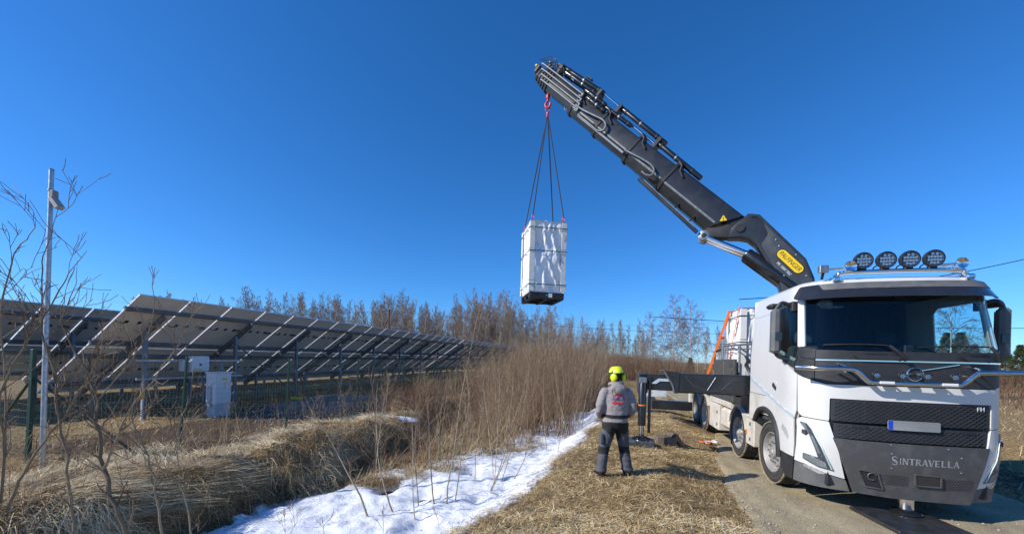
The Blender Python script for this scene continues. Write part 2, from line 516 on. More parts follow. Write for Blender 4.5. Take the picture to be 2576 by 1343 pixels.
# ---- gravel road
def road_mat():
    m, nt, p = _mat('gravel_road')
    N, L = nt.nodes, nt.links
    tc = N.new('ShaderNodeAttribute'); tc.attribute_name = 'across'
    geo = N.new('ShaderNodeNewGeometry')
    def noise(scale, det=5, vec=None):
        n = N.new('ShaderNodeTexNoise'); n.inputs['Scale'].default_value = scale; n.inputs['Detail'].default_value = det; n.inputs['Roughness'].default_value = .7
        L.new(vec or geo.outputs['Position'], n.inputs['Vector']); return n
    n1 = noise(60, 4)
    r1 = N.new('ShaderNodeValToRGB'); e = r1.color_ramp.elements
    e[0].position = .3; e[0].color = (.23, .19, .12, 1); e[1].position = .72; e[1].color = (.56, .485, .335, 1)
    L.new(n1.outputs['Fac'], r1.inputs['Fac'])
    n2 = noise(1.3, 4)
    r2 = N.new('ShaderNodeValToRGB'); e = r2.color_ramp.elements
    e[0].position = .35; e[0].color = (.72, .70, .66, 1); e[1].position = .7; e[1].color = (1.12, 1.08, 1.0, 1)
    L.new(n2.outputs['Fac'], r2.inputs['Fac'])
    mu = N.new('ShaderNodeMix'); mu.data_type = 'RGBA'; mu.blend_type = 'MULTIPLY'; mu.inputs['Factor'].default_value = 1
    L.new(r1.outputs[0], mu.inputs['A']); L.new(r2.outputs[0], mu.inputs['B'])
    L.new(mu.outputs['Result'], p.inputs['Base Color'])
    p.inputs['Roughness'].default_value = .9; p.inputs['Specular IOR Level'].default_value = .25
    vo = N.new('ShaderNodeTexVoronoi'); vo.inputs['Scale'].default_value = 55
    L.new(geo.outputs['Position'], vo.inputs['Vector'])
    b1 = N.new('ShaderNodeBump'); b1.inputs['Strength'].default_value = .55; b1.inputs['Distance'].default_value = .012
    L.new(vo.outputs['Distance'], b1.inputs['Height'])
    b2 = N.new('ShaderNodeBump'); b2.inputs['Strength'].default_value = .4; b2.inputs['Distance'].default_value = .02
    L.new(noise(14, 6).outputs['Fac'], b2.inputs['Height']); L.new(b1.outputs[0], b2.inputs['Normal'])
    L.new(b2.outputs[0], p.inputs['Normal'])
    return m
def h_road(q, x):
    qr_ = q_road(x); e = ss(qr_ - .25, qr_ + .1, q + .3 * fnoise(x * 1.7, x * 0 + 1, 31)) * (1 - ss(q_road_r(x), q_road_r(x) + .4, q))
    h = -.09 + .09 * e + .012 * fnoise(q * 2, x * 1.2, 33)
    for c in (-1.9, -1.05, 1.05, -1.5):               # wheel ruts with tread blocks
        w = np.exp(-((q - c - .12 * fnoise(x * .4, x * 0 + c, 7)) / .13) ** 2)
        h = h - .012 * w + .006 * w * np.sin(x * 62 + (q - c) * 26)
    return h
me, rq, rx = grid_mesh('road', np.arange(-2.7, 2.9, .035), np.concatenate([np.arange(-9, 4, .035), np.arange(4, 16, .15), np.arange(16, 90, 2)]), h_road)
road = link_mesh('road', me, road_mat(), smooth=180)
tag(road, kind='structure')

# ---- snow in the ditch
def snow_mat():
    m, nt, p = _mat('old_snow')
    N, L = nt.nodes, nt.links
    geo = N.new('ShaderNodeNewGeometry')
    def noise(s, d=5):
        n = N.new('ShaderNodeTexNoise'); n.inputs['Scale'].default_value = s; n.inputs['Detail'].default_value = d; n.inputs['Roughness'].default_value = .6
        L.new(geo.outputs['Position'], n.inputs['Vector']); return n
    at = N.new('ShaderNodeAttribute'); at.attribute_name = 'dirt'
    n1 = noise(18)
    ad = N.new('ShaderNodeMath'); ad.operation = 'MULTIPLY'; L.new(at.outputs['Fac'], ad.inputs[0]); L.new(n1.outputs['Fac'], ad.inputs[1])
    r = N.new('ShaderNodeValToRGB'); e = r.color_ramp.elements
    e[0].position = .36; e[0].color = (.83, .85, .88, 1); e[1].position = .62; e[1].color = (.22, .17, .12, 1)
    L.new(ad.outputs[0], r.inputs['Fac']); L.new(r.outputs[0], p.inputs['Base Color'])
    p.inputs['Roughness'].default_value = .55
    p.inputs['Subsurface Weight'].default_value = .15
    p.inputs['Subsurface Radius'].default_value = (.06, .08, .1)
    p.inputs['Subsurface Scale'].default_value = .15
    b = N.new('ShaderNodeBump'); b.inputs['Strength'].default_value = .6; b.inputs['Distance'].default_value = .03
    L.new(noise(22, 7).outputs['Fac'], b.inputs['Height']); L.new(b.outputs[0], p.inputs['Normal'])
    return m
SNOW = snow_mat()
def snow_t(q, x):
    ql = np.interp(x, [-12, -1.5, 0, 2, 5, 9, 12], [0, .1, .6, 1.3, 2.4, 3.4, 4.2]) + q_left(x) - .12
    qr = q_edge(x) + .02
    n = .55 * fnoise(q * 1.6, x * 1.6, 51) + .45 * fnoise(q * 5, x * 5, 52) + .25 * fnoise(q * 14, x * 14, 58, 2)
    d = np.minimum(q - ql + .5 * n, qr - q + .35 * n)
    d = np.minimum(d, (10.5 - x) * .5)
    return d
def h_snow(q, x):
    d = snow_t(q, x)
    t = np.where(d > 0, .03 + .15 * (1 - np.exp(-d / .22)), np.maximum(d * 2.2, -.25) + .02)
    hb = h_base(q, x)
    n = .12 * fnoise(q * 1.4, x * 1.4, 53) + .09 * fnoise(q * 3.6, x * 3.6, 54) + .05 * fnoise(q * 8, x * 8, 55) + .03 * fnoise(q * 17, x * 17, 56, 2)
    pits = 0
    r_ = rng(4)
    for i in range(26):                                # melted hollows and old footprints
        cq, cx = r_.uniform(-9, -5.2), r_.uniform(-4.5, 3); s = r_.uniform(.10, .24)
        pits = pits + r_.uniform(.05, .13) * np.exp(-(((q - cq) / s) ** 2 + ((x - cx) / (s * 1.5)) ** 2))
    return np.maximum(hb, -.5) + t + n * np.clip(d * 4, 0, 1) - pits * np.clip(d * 5, 0, 1) - .05
me, sq, sx = grid_mesh('snow', np.arange(-10.3, -3.6, .045), np.arange(-7.5, 11, .05), h_snow)
dd = snow_t(sq, sx)
dirt = np.exp(-np.clip(dd, 0, 9) / .16) * (.35 + .65 * (sq > (q_edge(sx) + q_left(sx)) / 2)) * 1.0 + .36 + .25 * np.clip(fnoise(sq * .8, sx * .8, 57), 0, 1)
vcol(me, dirt, 'dirt')
snow = link_mesh('snow', me, SNOW, smooth=180)
tag(snow, kind='structure')

# ------------------------------------------------------------------ strips and stems, made as arrays
def ribbons(name, base, az, pitch, length, width, droop, K, tint, mats, kind='stuff', parent=None, twist=None):
    """curved tapering blades; arrays of length n"""
    n = len(base); t = np.linspace(0, 1, K + 1)[None, :, None]
    dh = np.stack([np.cos(az), np.sin(az), np.zeros(n)], -1)[:, None, :]
    up = np.array([0, 0, 1.0])[None, None, :]
    Lh = (length * np.cos(pitch))[:, None, None]; Lv = (length * np.sin(pitch))[:, None, None]
    P = base[:, None, :] + dh * Lh * t + up * (Lv * t - (droop * length)[:, None, None] * t * t)
    sd = np.stack([-np.sin(az), np.cos(az), np.zeros(n)], -1)
    if twist is not None:
        sd = sd * np.cos(twist)[:, None] + np.array([0, 0, 1.0])[None] * np.sin(twist)[:, None]
    w = (width[:, None] * (1 - .85 * np.linspace(0, 1, K + 1)[None, :] ** 2))[..., None] * .5
    A = P - sd[:, None, :] * w; B = P + sd[:, None, :] * w
    V = np.stack([A, B], 2).reshape(-1, 3)             # n,(K+1),2
    i0 = (np.arange(n) * (K + 1) * 2)[:, None] + (np.arange(K) * 2)[None]
    F = np.stack([i0, i0 + 1, i0 + 3, i0 + 2], -1).reshape(-1, 4)
    me = np_mesh(name, V, F)
    vcol(me, np.repeat(tint, (K + 1) * 2))
    o = link_mesh(name, me, mats, parent, smooth=180)
    if kind: tag(o, kind=kind)
    return o

def seg_mesh(name, P0, P1, R0, R1, n=3, tint=None):
    """tapered prisms for all segments at once"""
    P0, P1, R0, R1 = [np.asarray(a, float) for a in (P0, P1, R0, R1)]
    d = P1 - P0; l = np.linalg.norm(d, axis=1, keepdims=True); d = d / np.maximum(l, 1e-9)
    ref = np.where(np.abs(d[:, 2:3]) < .9, np.array([[0, 0, 1.0]]), np.array([[1.0, 0, 0]]))
    a = np.cross(d, ref); a /= np.linalg.norm(a, axis=1, keepdims=True); b = np.cross(d, a)
    an = np.arange(n) * 2 * np.pi / n
    ring = a[:, None, :] * np.cos(an)[None, :, None] + b[:, None, :] * np.sin(an)[None, :, None]
    V = np.concatenate([P0[:, None] + ring * R0[:, None, None], P1[:, None] + ring * R1[:, None, None]], 1).reshape(-1, 3)
    m = len(P0); k = np.arange(n); k2 = (k + 1) % n
    F = np.stack([k, k2, k2 + n, k + n], -1)[None] + (np.arange(m) * 2 * n)[:, None, None]
    me = np_mesh(name, V, F.reshape(-1, 4))
    if tint is not None: vcol(me, np.repeat(tint, 2 * n))
    return me
# ------------------------------------------------------------------ dead grass
STRAW = tint_mat('straw', [(0, (.07, .045, .022)), (.3, (.23, .15, .068)), (.6, (.48, .345, .165)), (.85, (.69, .53, .29)), (1, (.80, .68, .44))], .75, .25)
REDGRASS = tint_mat('long_dead_grass', [(0, (.085, .05, .025)), (.35, (.27, .175, .08)), (.7, (.52, .375, .19)), (1, (.84, .72, .48))], .65, .3)

def scatter(n, q0, q1, x0, x1, r_, near=2.2):
    """denser towards the camera (camera sits at q=-4, x=-7.7)"""
    u = r_.rand(n)
    x = x0 + (x1 - x0) * u ** near
    q = r_.uniform(q0, q1, n)
    return q, x
def world_pts(q, x, dz=0.0):
    wx, wy = Wn(q, x)
    return np.stack([wx, wy, h_ground(q, x) + dz], -1)

r_ = rng(11)
# short mown straw on the verge
q, x = scatter(270000, -6.3, -.6, -5.2, 17, r_, 1.9)
qe = q_edge(x)
d = fnoise(q * 1.2, x * 1.2, 61) + .5 * fnoise(q * 4, x * 4, 62)
keep = (q > qe - .10 - .55 * r_.rand(len(q)) ** 3 + .25 * fnoise(q * 3, x * 3, 63)) & (q < q_road(x) + .15 + .7 * fnoise(q * 2, x * 2, 64) - .25 * r_.rand(len(q)) ** 2) & (r_.rand(len(q)) < np.clip(.72 + 1.3 * d, .12, 1))
q, x, d = q[keep], x[keep], d[keep]
n = len(q)
B = world_pts(q, x, .004)
B[:, 2] = np.maximum(B[:, 2], np.where(q < qe[keep] + .1, h_snow(q, x) + .004, -9))
ribbons('verge_straw', B, r_.uniform(0, 6.28, n), r_.normal(.22, .25, n), r_.uniform(.05, .16, n), r_.uniform(.003, .0065, n), r_.uniform(0, .3, n), 2,
        np.clip(.60 + 1.0 * d + r_.normal(0, .22, n), 0, 1), STRAW, twist=r_.uniform(-.9, .9, n))
tag(bpy.data.objects['verge_straw'], 'short dry straw covering the verge between snow and road', 'grass')
# tufts standing up a little
q, x = scatter(2600, -6, -2.2, -5, 12, r_, 1.6)
k = (q > q_edge(x)); q, x = q[k], x[k]
m_ = 16
qq = np.repeat(q, m_) + r_.normal(0, .035, len(q) * m_); xx = np.repeat(x, m_) + r_.normal(0, .035, len(x) * m_)
n = len(qq)
ribbons('verge_tufts', world_pts(qq, xx), r_.uniform(0, 6.28, n), r_.uniform(.3, 1.3, n), r_.uniform(.05, .17, n), r_.uniform(.003, .006, n), r_.uniform(.2, .7, n), 2,
        np.clip(np.repeat(r_.uniform(.15, .8, len(q)), m_) + r_.normal(0, .12, n), 0, 1), STRAW)
tag(bpy.data.objects['verge_tufts'], 'small upright tufts of dead grass on the verge', 'grass')

# long matted grass on the far bank, hanging down into the ditch
def bank(n, name, label, q_lo, q_hi, x0, x1, lmin, lmax, near, seed, flat):
    r_ = rng(seed)
    u = r_.rand(n); x = x0 + (x1 - x0) * u ** near
    ql = q_left(x)
    q = ql + r_.uniform(q_lo, q_hi, n)
    dens = fnoise(q * 1.5, x * 1.5, seed + 3)
    keep = (r_.rand(n) < np.clip(.75 + 1.6 * dens, .12, 1)) & ~((q < -11.2) & (x > -2.5) & (x < 5) & (r_.rand(n) < .85))
    q, x, ql, dens = q[keep], x[keep], ql[keep], dens[keep]; n = len(q)
    e = .06
    gq_ = (h_ground(q + e, x) - h_ground(q - e, x)) / (2 * e); gx_ = (h_ground(q, x + e) - h_ground(q, x - e)) / (2 * e)
    sw = 3.2 * fnoise(q * .8 + 5, x * .8, seed + 5)
    steep = np.clip(np.hypot(gq_, gx_) * 1.3, 0, 1)
    aq = -gq_ + (1 - steep) * np.cos(sw * 2.2 + 1.0) * .7; ax = -gx_ + (1 - steep) * np.sin(sw * 2.2 + 1.0) * .7
    a_l = np.arctan2(ax, aq) + r_.normal(0, 1.15, n)
    dX = np.cos(a_l) * math.cos(TH) + np.sin(a_l) * math.sin(TH); dY = -np.cos(a_l) * math.sin(TH) + np.sin(a_l) * math.cos(TH)
    ln = r_.uniform(lmin, lmax, n)
    slope = np.clip(np.hypot(gq_, gx_), 0, 1.2)
    ribbons(name, world_pts(q, x, .01), np.arctan2(dY, dX), r_.normal(flat, .28, n) - .25 * slope, ln * r_.uniform(.5, 1.25, n), r_.uniform(.0035, .008, n), r_.uniform(.15, .6, n) + .25 * slope, 4,
            np.clip(.58 + 1.3 * dens + .5 * fnoise(q * 5, x * 5, seed + 8) + r_.normal(0, .2, n), 0, 1), REDGRASS, twist=r_.uniform(-.7, .7, n))
    tag(bpy.data.objects[name], label, 'grass')
bank(80000, 'bank_grass', 'long matted dead grass drooping over the ditch bank', -1.6, .15, -6.5, 9, .12, .46, 1.35, 71, .45)
r_ = rng(79); n0 = 30000                               # pale blades pressed flat on top of the bank by the winter's snow
x = -6.5 + 15 * r_.rand(n0) ** 1.3; q = q_left(x) - .35 - 2.2 * r_.rand(n0)
dn = fnoise(q * .9, x * .9, 76); k = (dn > -.06) & ~((q < -11.3) & (x > -2.5) & (x < 5)); q, x, dn = q[k], x[k], dn[k]; n = len(q)
az = 1.2 + 5.5 * fnoise(q * .45, x * .45, 77) + r_.normal(0, .35, n)
ribbons('laid_grass', world_pts(q, x, .05), az, r_.normal(.06, .07, n), r_.uniform(.3, .8, n), r_.uniform(.004, .008, n), r_.uniform(.0, .18, n), 4, np.clip(.84 + dn + r_.normal(0, .15, n), 0, 1), REDGRASS, twist=r_.uniform(-.5, .5, n))
tag(bpy.data.objects['laid_grass'], 'pale long grass pressed flat along the top of the bank', 'grass')
# straw and olive tussocks filling the left half of the ditch
nt = 240; x = -1.4 + 12 * r_.rand(nt); q = q_left(x) + .1 + 3.1 * r_.rand(nt) * np.clip((x + 2.5) / 5, .25, 1)
m_ = 130; qq = np.repeat(q, m_) + r_.normal(0, .13, nt * m_); xx = np.repeat(x, m_) + r_.normal(0, .13, nt * m_); n = nt * m_
hz_ = np.repeat(r_.uniform(.18, .5, nt), m_)
ribbons('ditch_tussocks', world_pts(qq, xx, .0) + np.array([0, 0, .10])[None], r_.uniform(0, 6.28, n), r_.uniform(.25, 1.3, n), hz_ * r_.uniform(.5, 1.2, n), r_.uniform(.004, .008, n), r_.uniform(.25, .8, n), 3, np.clip(np.repeat(r_.uniform(.15, .95, nt), m_) + r_.normal(0, .12, n), 0, 1), REDGRASS)
tag(bpy.data.objects['ditch_tussocks'], 'straw coloured grass tussocks filling the left side of the ditch', 'grass')
bank(26000, 'field_edge_grass', 'flattened pale grass between bank and wire fence', -3.4, -1.2, -6.5, 14, .12, .35, 1.2, 75, .3)
# short field grass under and behind the panels
r_ = rng(81)
n0 = 90000
u = r_.rand(n0); x = -6 + 52 * u ** 1.6; q = -11.2 - 16 * r_.rand(n0) ** 1.3
sm = (1 - ss(4.5, 7.5, x)) * ss(-5, -2, x) * ss(-15, -13.8, q)
keep = r_.rand(n0) > sm * .9
q, x = q[keep], x[keep]; n = len(q)
ribbons('field_grass', world_pts(q, x), r_.uniform(0, 6.28, n), r_.uniform(.1, .9, n), r_.uniform(.08, .28, n), r_.uniform(.006, .014, n), r_.uniform(.1, .5, n), 2,
        np.clip(.62 + .9 * fnoise(q, x, 82) + r_.normal(0, .15, n), 0, 1), STRAW)
tag(bpy.data.objects['field_grass'], 'short yellow grass under and around the solar panel rows', 'grass')
# field right of the truck
n0 = 60000
u = r_.rand(n0); x = -5 + 60 * u ** 1.8; q = 2.5 + 26 * r_.rand(n0) ** 1.4; n = n0
ribbons('roadside_grass', world_pts(q, x), r_.uniform(0, 6.28, n), r_.uniform(.15, 1.1, n), r_.uniform(.10, .4, n), r_.uniform(.005, .012, n), r_.uniform(.2, .6, n), 3,
        np.clip(.68 + .8 * fnoise(q, x, 84) + r_.normal(0, .15, n), 0, 1), STRAW)
tag(bpy.data.objects['roadside_grass'], 'dry yellow grass field on the far side of the truck', 'grass')
# loose stones on the road
n = 2600
q = np.where(r_.rand(n) < .6, r_.normal(-2.1, .22, n), r_.uniform(-2, 2.3, n)); x = -5 + 14 * r_.rand(n) ** 1.4
s = r_.uniform(.006, .02, n) * r_.uniform(.5, 1.3, n)
oc = np.array([(1, 0, 0), (-1, 0, 0), (0, 1, 0), (0, -1, 0), (0, 0, .7), (0, 0, -.7)], float)
wx, wy = Wn(q, x)
C0 = np.stack([wx, wy, np.maximum(h_road(q, x), h_ground(q, x)) + s * .3], -1)
V = (C0[:, None] + oc[None] * s[:, None, None] * r_.uniform(.6, 1.3, (n, 6, 1))).reshape(-1, 3)
tri = np.array([(0, 2, 4), (2, 1, 4), (1, 3, 4), (3, 0, 4), (2, 0, 5), (1, 2, 5), (3, 1, 5), (0, 3, 5)])
F = (tri[None] + (np.arange(n) * 6)[:, None, None]).reshape(-1, 3)
me = np_mesh('road_stones', V, F); vcol(me, np.repeat(r_.rand(n), 6))
o = link_mesh('road_stones', me, tint_mat('stones', [(0, (.14, .125, .105)), (.6, (.34, .31, .27)), (1, (.5, .47, .43))], .9))
tag(o, 'loose stones strewn on the gravel road', 'gravel', kind='stuff')
# ------------------------------------------------------------------ the truck (local X across, Y towards the rear, Z up; front axle near y=0)
truck = empty('truck', (OX, OY, 0), -TH)
tag(truck, 'white four-axle crane truck with roof spotlights standing on the gravel road', 'truck')

def catmull(P, n=12):
    P = [np.array(p, float) for p in P]; P = [2 * P[0] - P[1]] + P + [2 * P[-1] - P[-2]]; out = []
    for i in range(1, len(P) - 2):
        a, b, c, d = P[i - 1:i + 3]
        for k in range(n):
            t = k / n
            out.append(.5 * ((2 * b) + (c - a) * t + (2 * a - 5 * b + 4 * c - d) * t * t + (-a + 3 * b - 3 * c + d) * t ** 3))
    out.append(P[-2]); return np.array(out)
HP = [(-1.25, 0), (-1.24, .3), (-1.215, .6), (-1.17, .82), (-1.09, 1.0), (-.96, 1.13), (-.8, 1.205), (-.62, 1.24), (-.4, 1.25), (0., 1.25), (.5, 1.25), (1.12, 1.25)]
PLN = catmull(HP)
ARC = np.concatenate([[0], np.cumsum(np.linalg.norm(np.diff(PLN, axis=0), axis=1))])
UMAX = float(ARC[-1])
def cab_s(u, z, off=0.0):
    """cab skin: u runs round the plan from the centre of the front (right +), z up, off outwards"""
    a = min(abs(u), UMAX)
    x = float(np.interp(a, ARC, PLN[:, 0])); y = float(np.interp(a, ARC, PLN[:, 1]))
    a2 = max(a - .02, 0); a3 = min(a + .02, UMAX)
    tx = float(np.interp(a3, ARC, PLN[:, 0]) - np.interp(a2, ARC, PLN[:, 0])); ty = float(np.interp(a3, ARC, PLN[:, 1]) - np.interp(a2, ARC, PLN[:, 1]))
    l = math.hypot(tx, ty); nx, ny = -ty / l, tx / l
    le = float(np.interp(z, [.3, .9, 1.3, 2.35, 3.3, 3.45], [.06, -.03, 0, 0, .2, .26])) * min(max((-.2 - x) / .7, 0), 1)
    tu = float(np.interp(z, [0, 2.2, 3.3, 3.45], [1, 1, .95, .93]))
    x = x + le + off * nx; y = y * tu + off * ny
    return (math.copysign(y, u) if u != 0 else 0.0, x, z)
def ux(x):
    """arc length where the side skin reaches x"""
    return float(np.interp(x, PLN[:, 0], ARC))
def panel(name, outl, m, off=0.0, th=.025, parent=None, r=.012, du=.07, dz=.22, mirror=False):
    o = round_poly(outl, r) if r else outl
    ob = surf_panel(name, o, M_[m], parent or truck, cab_s, off, th, du, dz)
    if mirror:
        surf_panel(name, [(-u, z) for u, z in o][::-1], M_[m], parent or truck, cab_s, off, th, du, dz)
    return ob
sym = lambda half: half + [(-u, z) for u, z in half[::-1]]      # half outline from right side down the middle

# --- skin panels
panel('windscreen', sym([(1.262, 2.40), (1.262, 3.30)])[::1] and [(-1.262, 2.40), (-1.10, 2.345), (-.5, 2.325), (.5, 2.325), (1.10, 2.345), (1.262, 2.40), (1.262, 3.30), (-1.262, 3.30)], 'glass', -.012, .006, r=.05)
for s in (-1, 1):
    f = lambda pts: [(s * u, z) for u, z in pts][::s]
    panel('pillar', f([(1.27, 2.385), (1.398, 2.385), (1.398, 3.16), (1.398, 3.335), (1.27, 3.335)]), 'white_paint', 0, r=.01)
    panel('side_window', f([(1.412, 2.20), (1.48, 2.16), (1.74, 2.235), (2.03, 2.325), (2.44, 2.345), (2.44, 3.02), (2.34, 3.10), (1.50, 3.10), (1.412, 3.03)]), 'side_glass', -.014, .006, r=.03)
    panel('roof_rail_panel', f([(1.402, 3.115), (2.36, 3.115), (2.47, 3.02), (UMAX, 3.02), (UMAX, 3.335), (1.402, 3.335)]), 'white_paint', 0, r=.006)
    panel('rear_quarter', f([(2.468, 1.525), (UMAX, 1.525), (UMAX, 3.015), (2.468, 3.015)]), 'white_paint', 0, r=.008)
    dr = panel('door', f([(2.46, 2.335), (2.04, 2.312), (2.0, 2.238), (1.735, 2.138), (1.45, 1.988), (1.385, 1.955), (1.378, 1.385), (1.425, 1.262), (2.46, 1.592)]), 'white_paint', 0, r=.01)
    panel('handle_recess', f([(2.08, 1.70), (2.14, 1.72), (2.17, 1.80), (2.06, 1.82), (2.0, 1.76)]), 'white_paint', .004, .004, dr, r=.02)
    panel('door_handle', f([(2.02, 1.70), (2.04, 1.645), (2.18, 1.715), (2.17, 1.775), (2.12, 1.775)]), 'dark_plastic', .012, .014, dr, r=.01)
    panel('window_sill', f([(2.44, 2.34), (2.03, 2.318), (1.74, 2.23), (1.46, 2.155), (1.412, 2.19), (1.385, 2.37), (1.275, 2.375), (1.115, 2.345), (1.115, 2.20), (1.275, 2.215), (1.38, 2.235), (1.46, 2.06), (1.735, 2.15), (2.0, 2.245)]), 'dark_plastic', .004, .02, r=.006)
    panel('corner_panel', f([(1.44, 1.995), (1.455, 2.05), (1.385, 2.215), (1.28, 2.205), (1.12, 2.188), (1.12, 1.885), (1.29, 1.925)]), 'dark_plastic', .002, .02, r=.006)
    panel('lower_side_panel', f([(UMAX, 1.515), (2.468, 1.515), (2.468, 1.582), (1.43, 1.252), (1.412, .66), (1.84, .68), (1.86, .80), (1.95, .99), (2.07, 1.12), (2.26, 1.225), (2.50, 1.265), (2.72, 1.225), (2.88, 1.115), (2.97, .99), (UMAX, .99)]), 'white_low', .004, r=.008)
    st = panel('side_stripe', f([(UMAX - .02, 1.845), (UMAX - .02, 1.765), (1.435, 1.262), (1.435, 1.318)]), 'stripe', .0065, .005, r=.006)
    for k in range(6):
        u0 = 1.62 + k * .28; zc = 1.305 + (u0 - 1.435) * .283
        panel('reflector', f([(u0, zc), (u0 + .07, zc + .02), (u0 + .07, zc + .035), (u0, zc + .015)]), 'letter_white', .008, .003, st, r=.003)
    panel('side_lamp', f([(1.76, 1.05), (1.56, .90), (1.54, .97), (1.60, 1.06), (1.74, 1.13)]), 'lens', .010, .012, r=.01)
    panel('side_skirt', f([(1.412, .652), (1.80, .672), (1.78, .40), (1.60, .31), (1.40, .30)]), 'dark_plastic', .0, .03, r=.02)
    # wheel-arch lip
    mb = MB()
    pts = [(1.82, .55), (1.85, .74), (1.93, .97), (2.06, 1.125), (2.26, 1.235), (2.50, 1.275), (2.73, 1.235), (2.89, 1.12), (2.98, .99)]
    mb.tube([cab_s(s * u, z, .012) for u, z in catmull(pts, 4)], .045, 8)
    mb.build('wheel_arch', M_['dark_plastic'], truck)
    # headlight cluster
    bp_ = panel('bumper_corner', f([(1.36, 1.262), (1.285, 1.305), (.935, 1.283), (.905, 1.16), (.725, .472), (.93, .515), (1.19, .60), (1.385, .615)]), 'white_paint', .004, r=.012)
    hl = panel('headlight', f([(1.308, 1.233), (1.206, 1.222), (1.136, 1.135), (.849, .565), (1.03, .593), (1.238, .68), (1.244, .767), (1.046, .737), (1.174, 1.074)]), 'headlamp', .010, .012, r=.012)
    panel('drl', f([(1.125, 1.12), (1.108, 1.11), (.868, .585), (.888, .582)]), 'drl', .016, .008, hl, r=.004)
    panel('reflector_bowl', f([(1.285, 1.222), (1.222, 1.213), (1.17, 1.09), (1.195, 1.08)]), 'led', .0145, .006, hl, r=.01)
    panel('reflector_bowl', f([(1.15, 1.05), (1.12, 1.04), (1.02, .80), (1.05, .79)]), 'led', .0145, .006, hl, r=.01)
    panel('reflector_bowl', f([(1.23, .752), (1.23, .695), (1.04, .612), (.93, .595), (.96, .68), (1.05, .715)]), 'led', .0145, .006, hl, r=.012)
    panel('lens_cover', f([(1.306, 1.231), (1.207, 1.220), (1.137, 1.133), (.852, .567), (1.03, .595), (1.236, .682), (1.242, .765), (1.045, .734), (1.172, 1.072)]), 'lens', .024, .003, hl, r=.012)
    panel('bumper_lower', f([(1.382, .60), (1.19, .588), (.93, .502), (.715, .458), (.655, .295), (1.38, .295)]), 'grey_plastic', .0, .03, r=.012)
    fl = panel('fog_lamp', f([(1.225, .565), (1.02, .495), (.95, .50), (.96, .535), (1.10, .58), (1.215, .60)]), 'led', .008, .01, r=.01)
    # mirror on a bent arm
    mx_, my_ = s * 1.44, -.60
    mm = MB().cbox(mx_ - .068, mx_ + .068, my_ - .06, my_ + .08, 2.28, 3.0, .04).build('mirror_housing', M_['grey_plastic'], truck)
    g_ = MB(); g_.cbox(mx_ - .055, mx_ + .055, my_ + .078, my_ + .084, 2.58, 2.95, .002); g_.build('mirror_glass', M_['chrome'], mm)
    MB().cbox(mx_ - .055, mx_ + .055, my_ + .078, my_ + .084, 2.31, 2.54, .002).build('wide_mirror', M_['chrome'], mm)
    MB().cbox(mx_ - s * .02 - .05, mx_ - s * .02 + .05, my_ - .068, my_ - .05, 2.48, 2.62, .006).build('mirror_camera', M_['gloss_dark'], mm)
    ar = MB(); ar.tube(catmull([(mx_, my_ + .02, 2.99), (mx_ - s * .05, my_ + .0, 3.07), (s * 1.33, my_ + .02, 3.10), (s * 1.20, my_ + .05, 3.05)], 4), .033, 8)
    MB().tube(catmull([(mx_, my_ + .02, 2.30), (s * 1.38, my_ + .03, 2.22), (s * 1.24, my_ + .02, 2.18)], 4), .025, 8).build('mirror_arm', M_['dark_plastic'], mm)
    ar.cbox(s * 1.16, s * 1.225, my_ - .03, my_ + .12, 2.96, 3.12, .01)
    ar.build('mirror_arm', M_['dark_plastic'], mm)
    MB().cbox(s * 1.34 - .02, s * 1.50, my_ + .05, my_ + .28, 3.02, 3.10, .03).build('kerb_mirror', M_['dark_plastic'], mm)

panel('front_panel', [(-1.368, 1.952), (-1.29, 1.918), (-.98, 1.826), (-.47, 1.83), (.47, 1.83), (.98, 1.826), (1.29, 1.918), (1.368, 1.952), (1.345, 1.375), (1.28, 1.318), (.932, 1.294), (.93, 1.625), (-.93, 1.625), (-.932, 1.294), (-1.28, 1.318), (-1.345, 1.375)], 'white_paint', .006, r=.018)
panel('cowl', [(-1.11, 2.335), (-.5, 2.316), (.5, 2.316), (1.11, 2.335), (1.108, 2.195), (-1.108, 2.195)], 'dark_plastic', .004, .03, r=.01)
panel('chrome_strip', [(-1.105, 2.192), (1.105, 2.192), (1.105, 2.172), (-1.105, 2.172)], 'chrome', .014, .02, r=.005)
up = panel('badge_panel', [(-1.11, 2.168), (1.11, 2.168), (1.11, 1.88), (.976, 1.836), (.47, 1.84), (-.47, 1.84), (-.976, 1.836), (-1.11, 1.88)], 'dark_plastic', .002, .03, r=.008)
# round badge with diagonal bar
bg = MB(); bg.tube([cab_s(.088 * math.cos(a), 2.01 + .088 * math.sin(a), .02) for a in np.linspace(0, 2 * math.pi, 24, False)], .009, 6, closed=True)
bg.bar(cab_s(.06, 2.06, .016), cab_s(.50, 2.155, .016), .012, .018)
bg.build('badge_ring', M_['chrome'], up)
place_text('badge_lettering', 'VOLVO', .05, M_['chrome'], up, fn=lambda a, b, c: cab_s(a, 2.01 + b, .024 + c), extrude=.002)
# grab steps under the screen
for cu in (-.42, .78):
    sp = panel('grab_step', [(cu - .27, 2.255), (cu + .27, 2.25), (cu + .25, 2.205), (cu - .22, 2.205)], 'dark_plastic', .055, .05, r=.012)
    panel('grab_slot', [(cu - .15, 2.29), (cu + .13, 2.29), (cu + .11, 2.272), (cu - .13, 2.272)], 'matt_black', .008, .01, sp, r=.006)
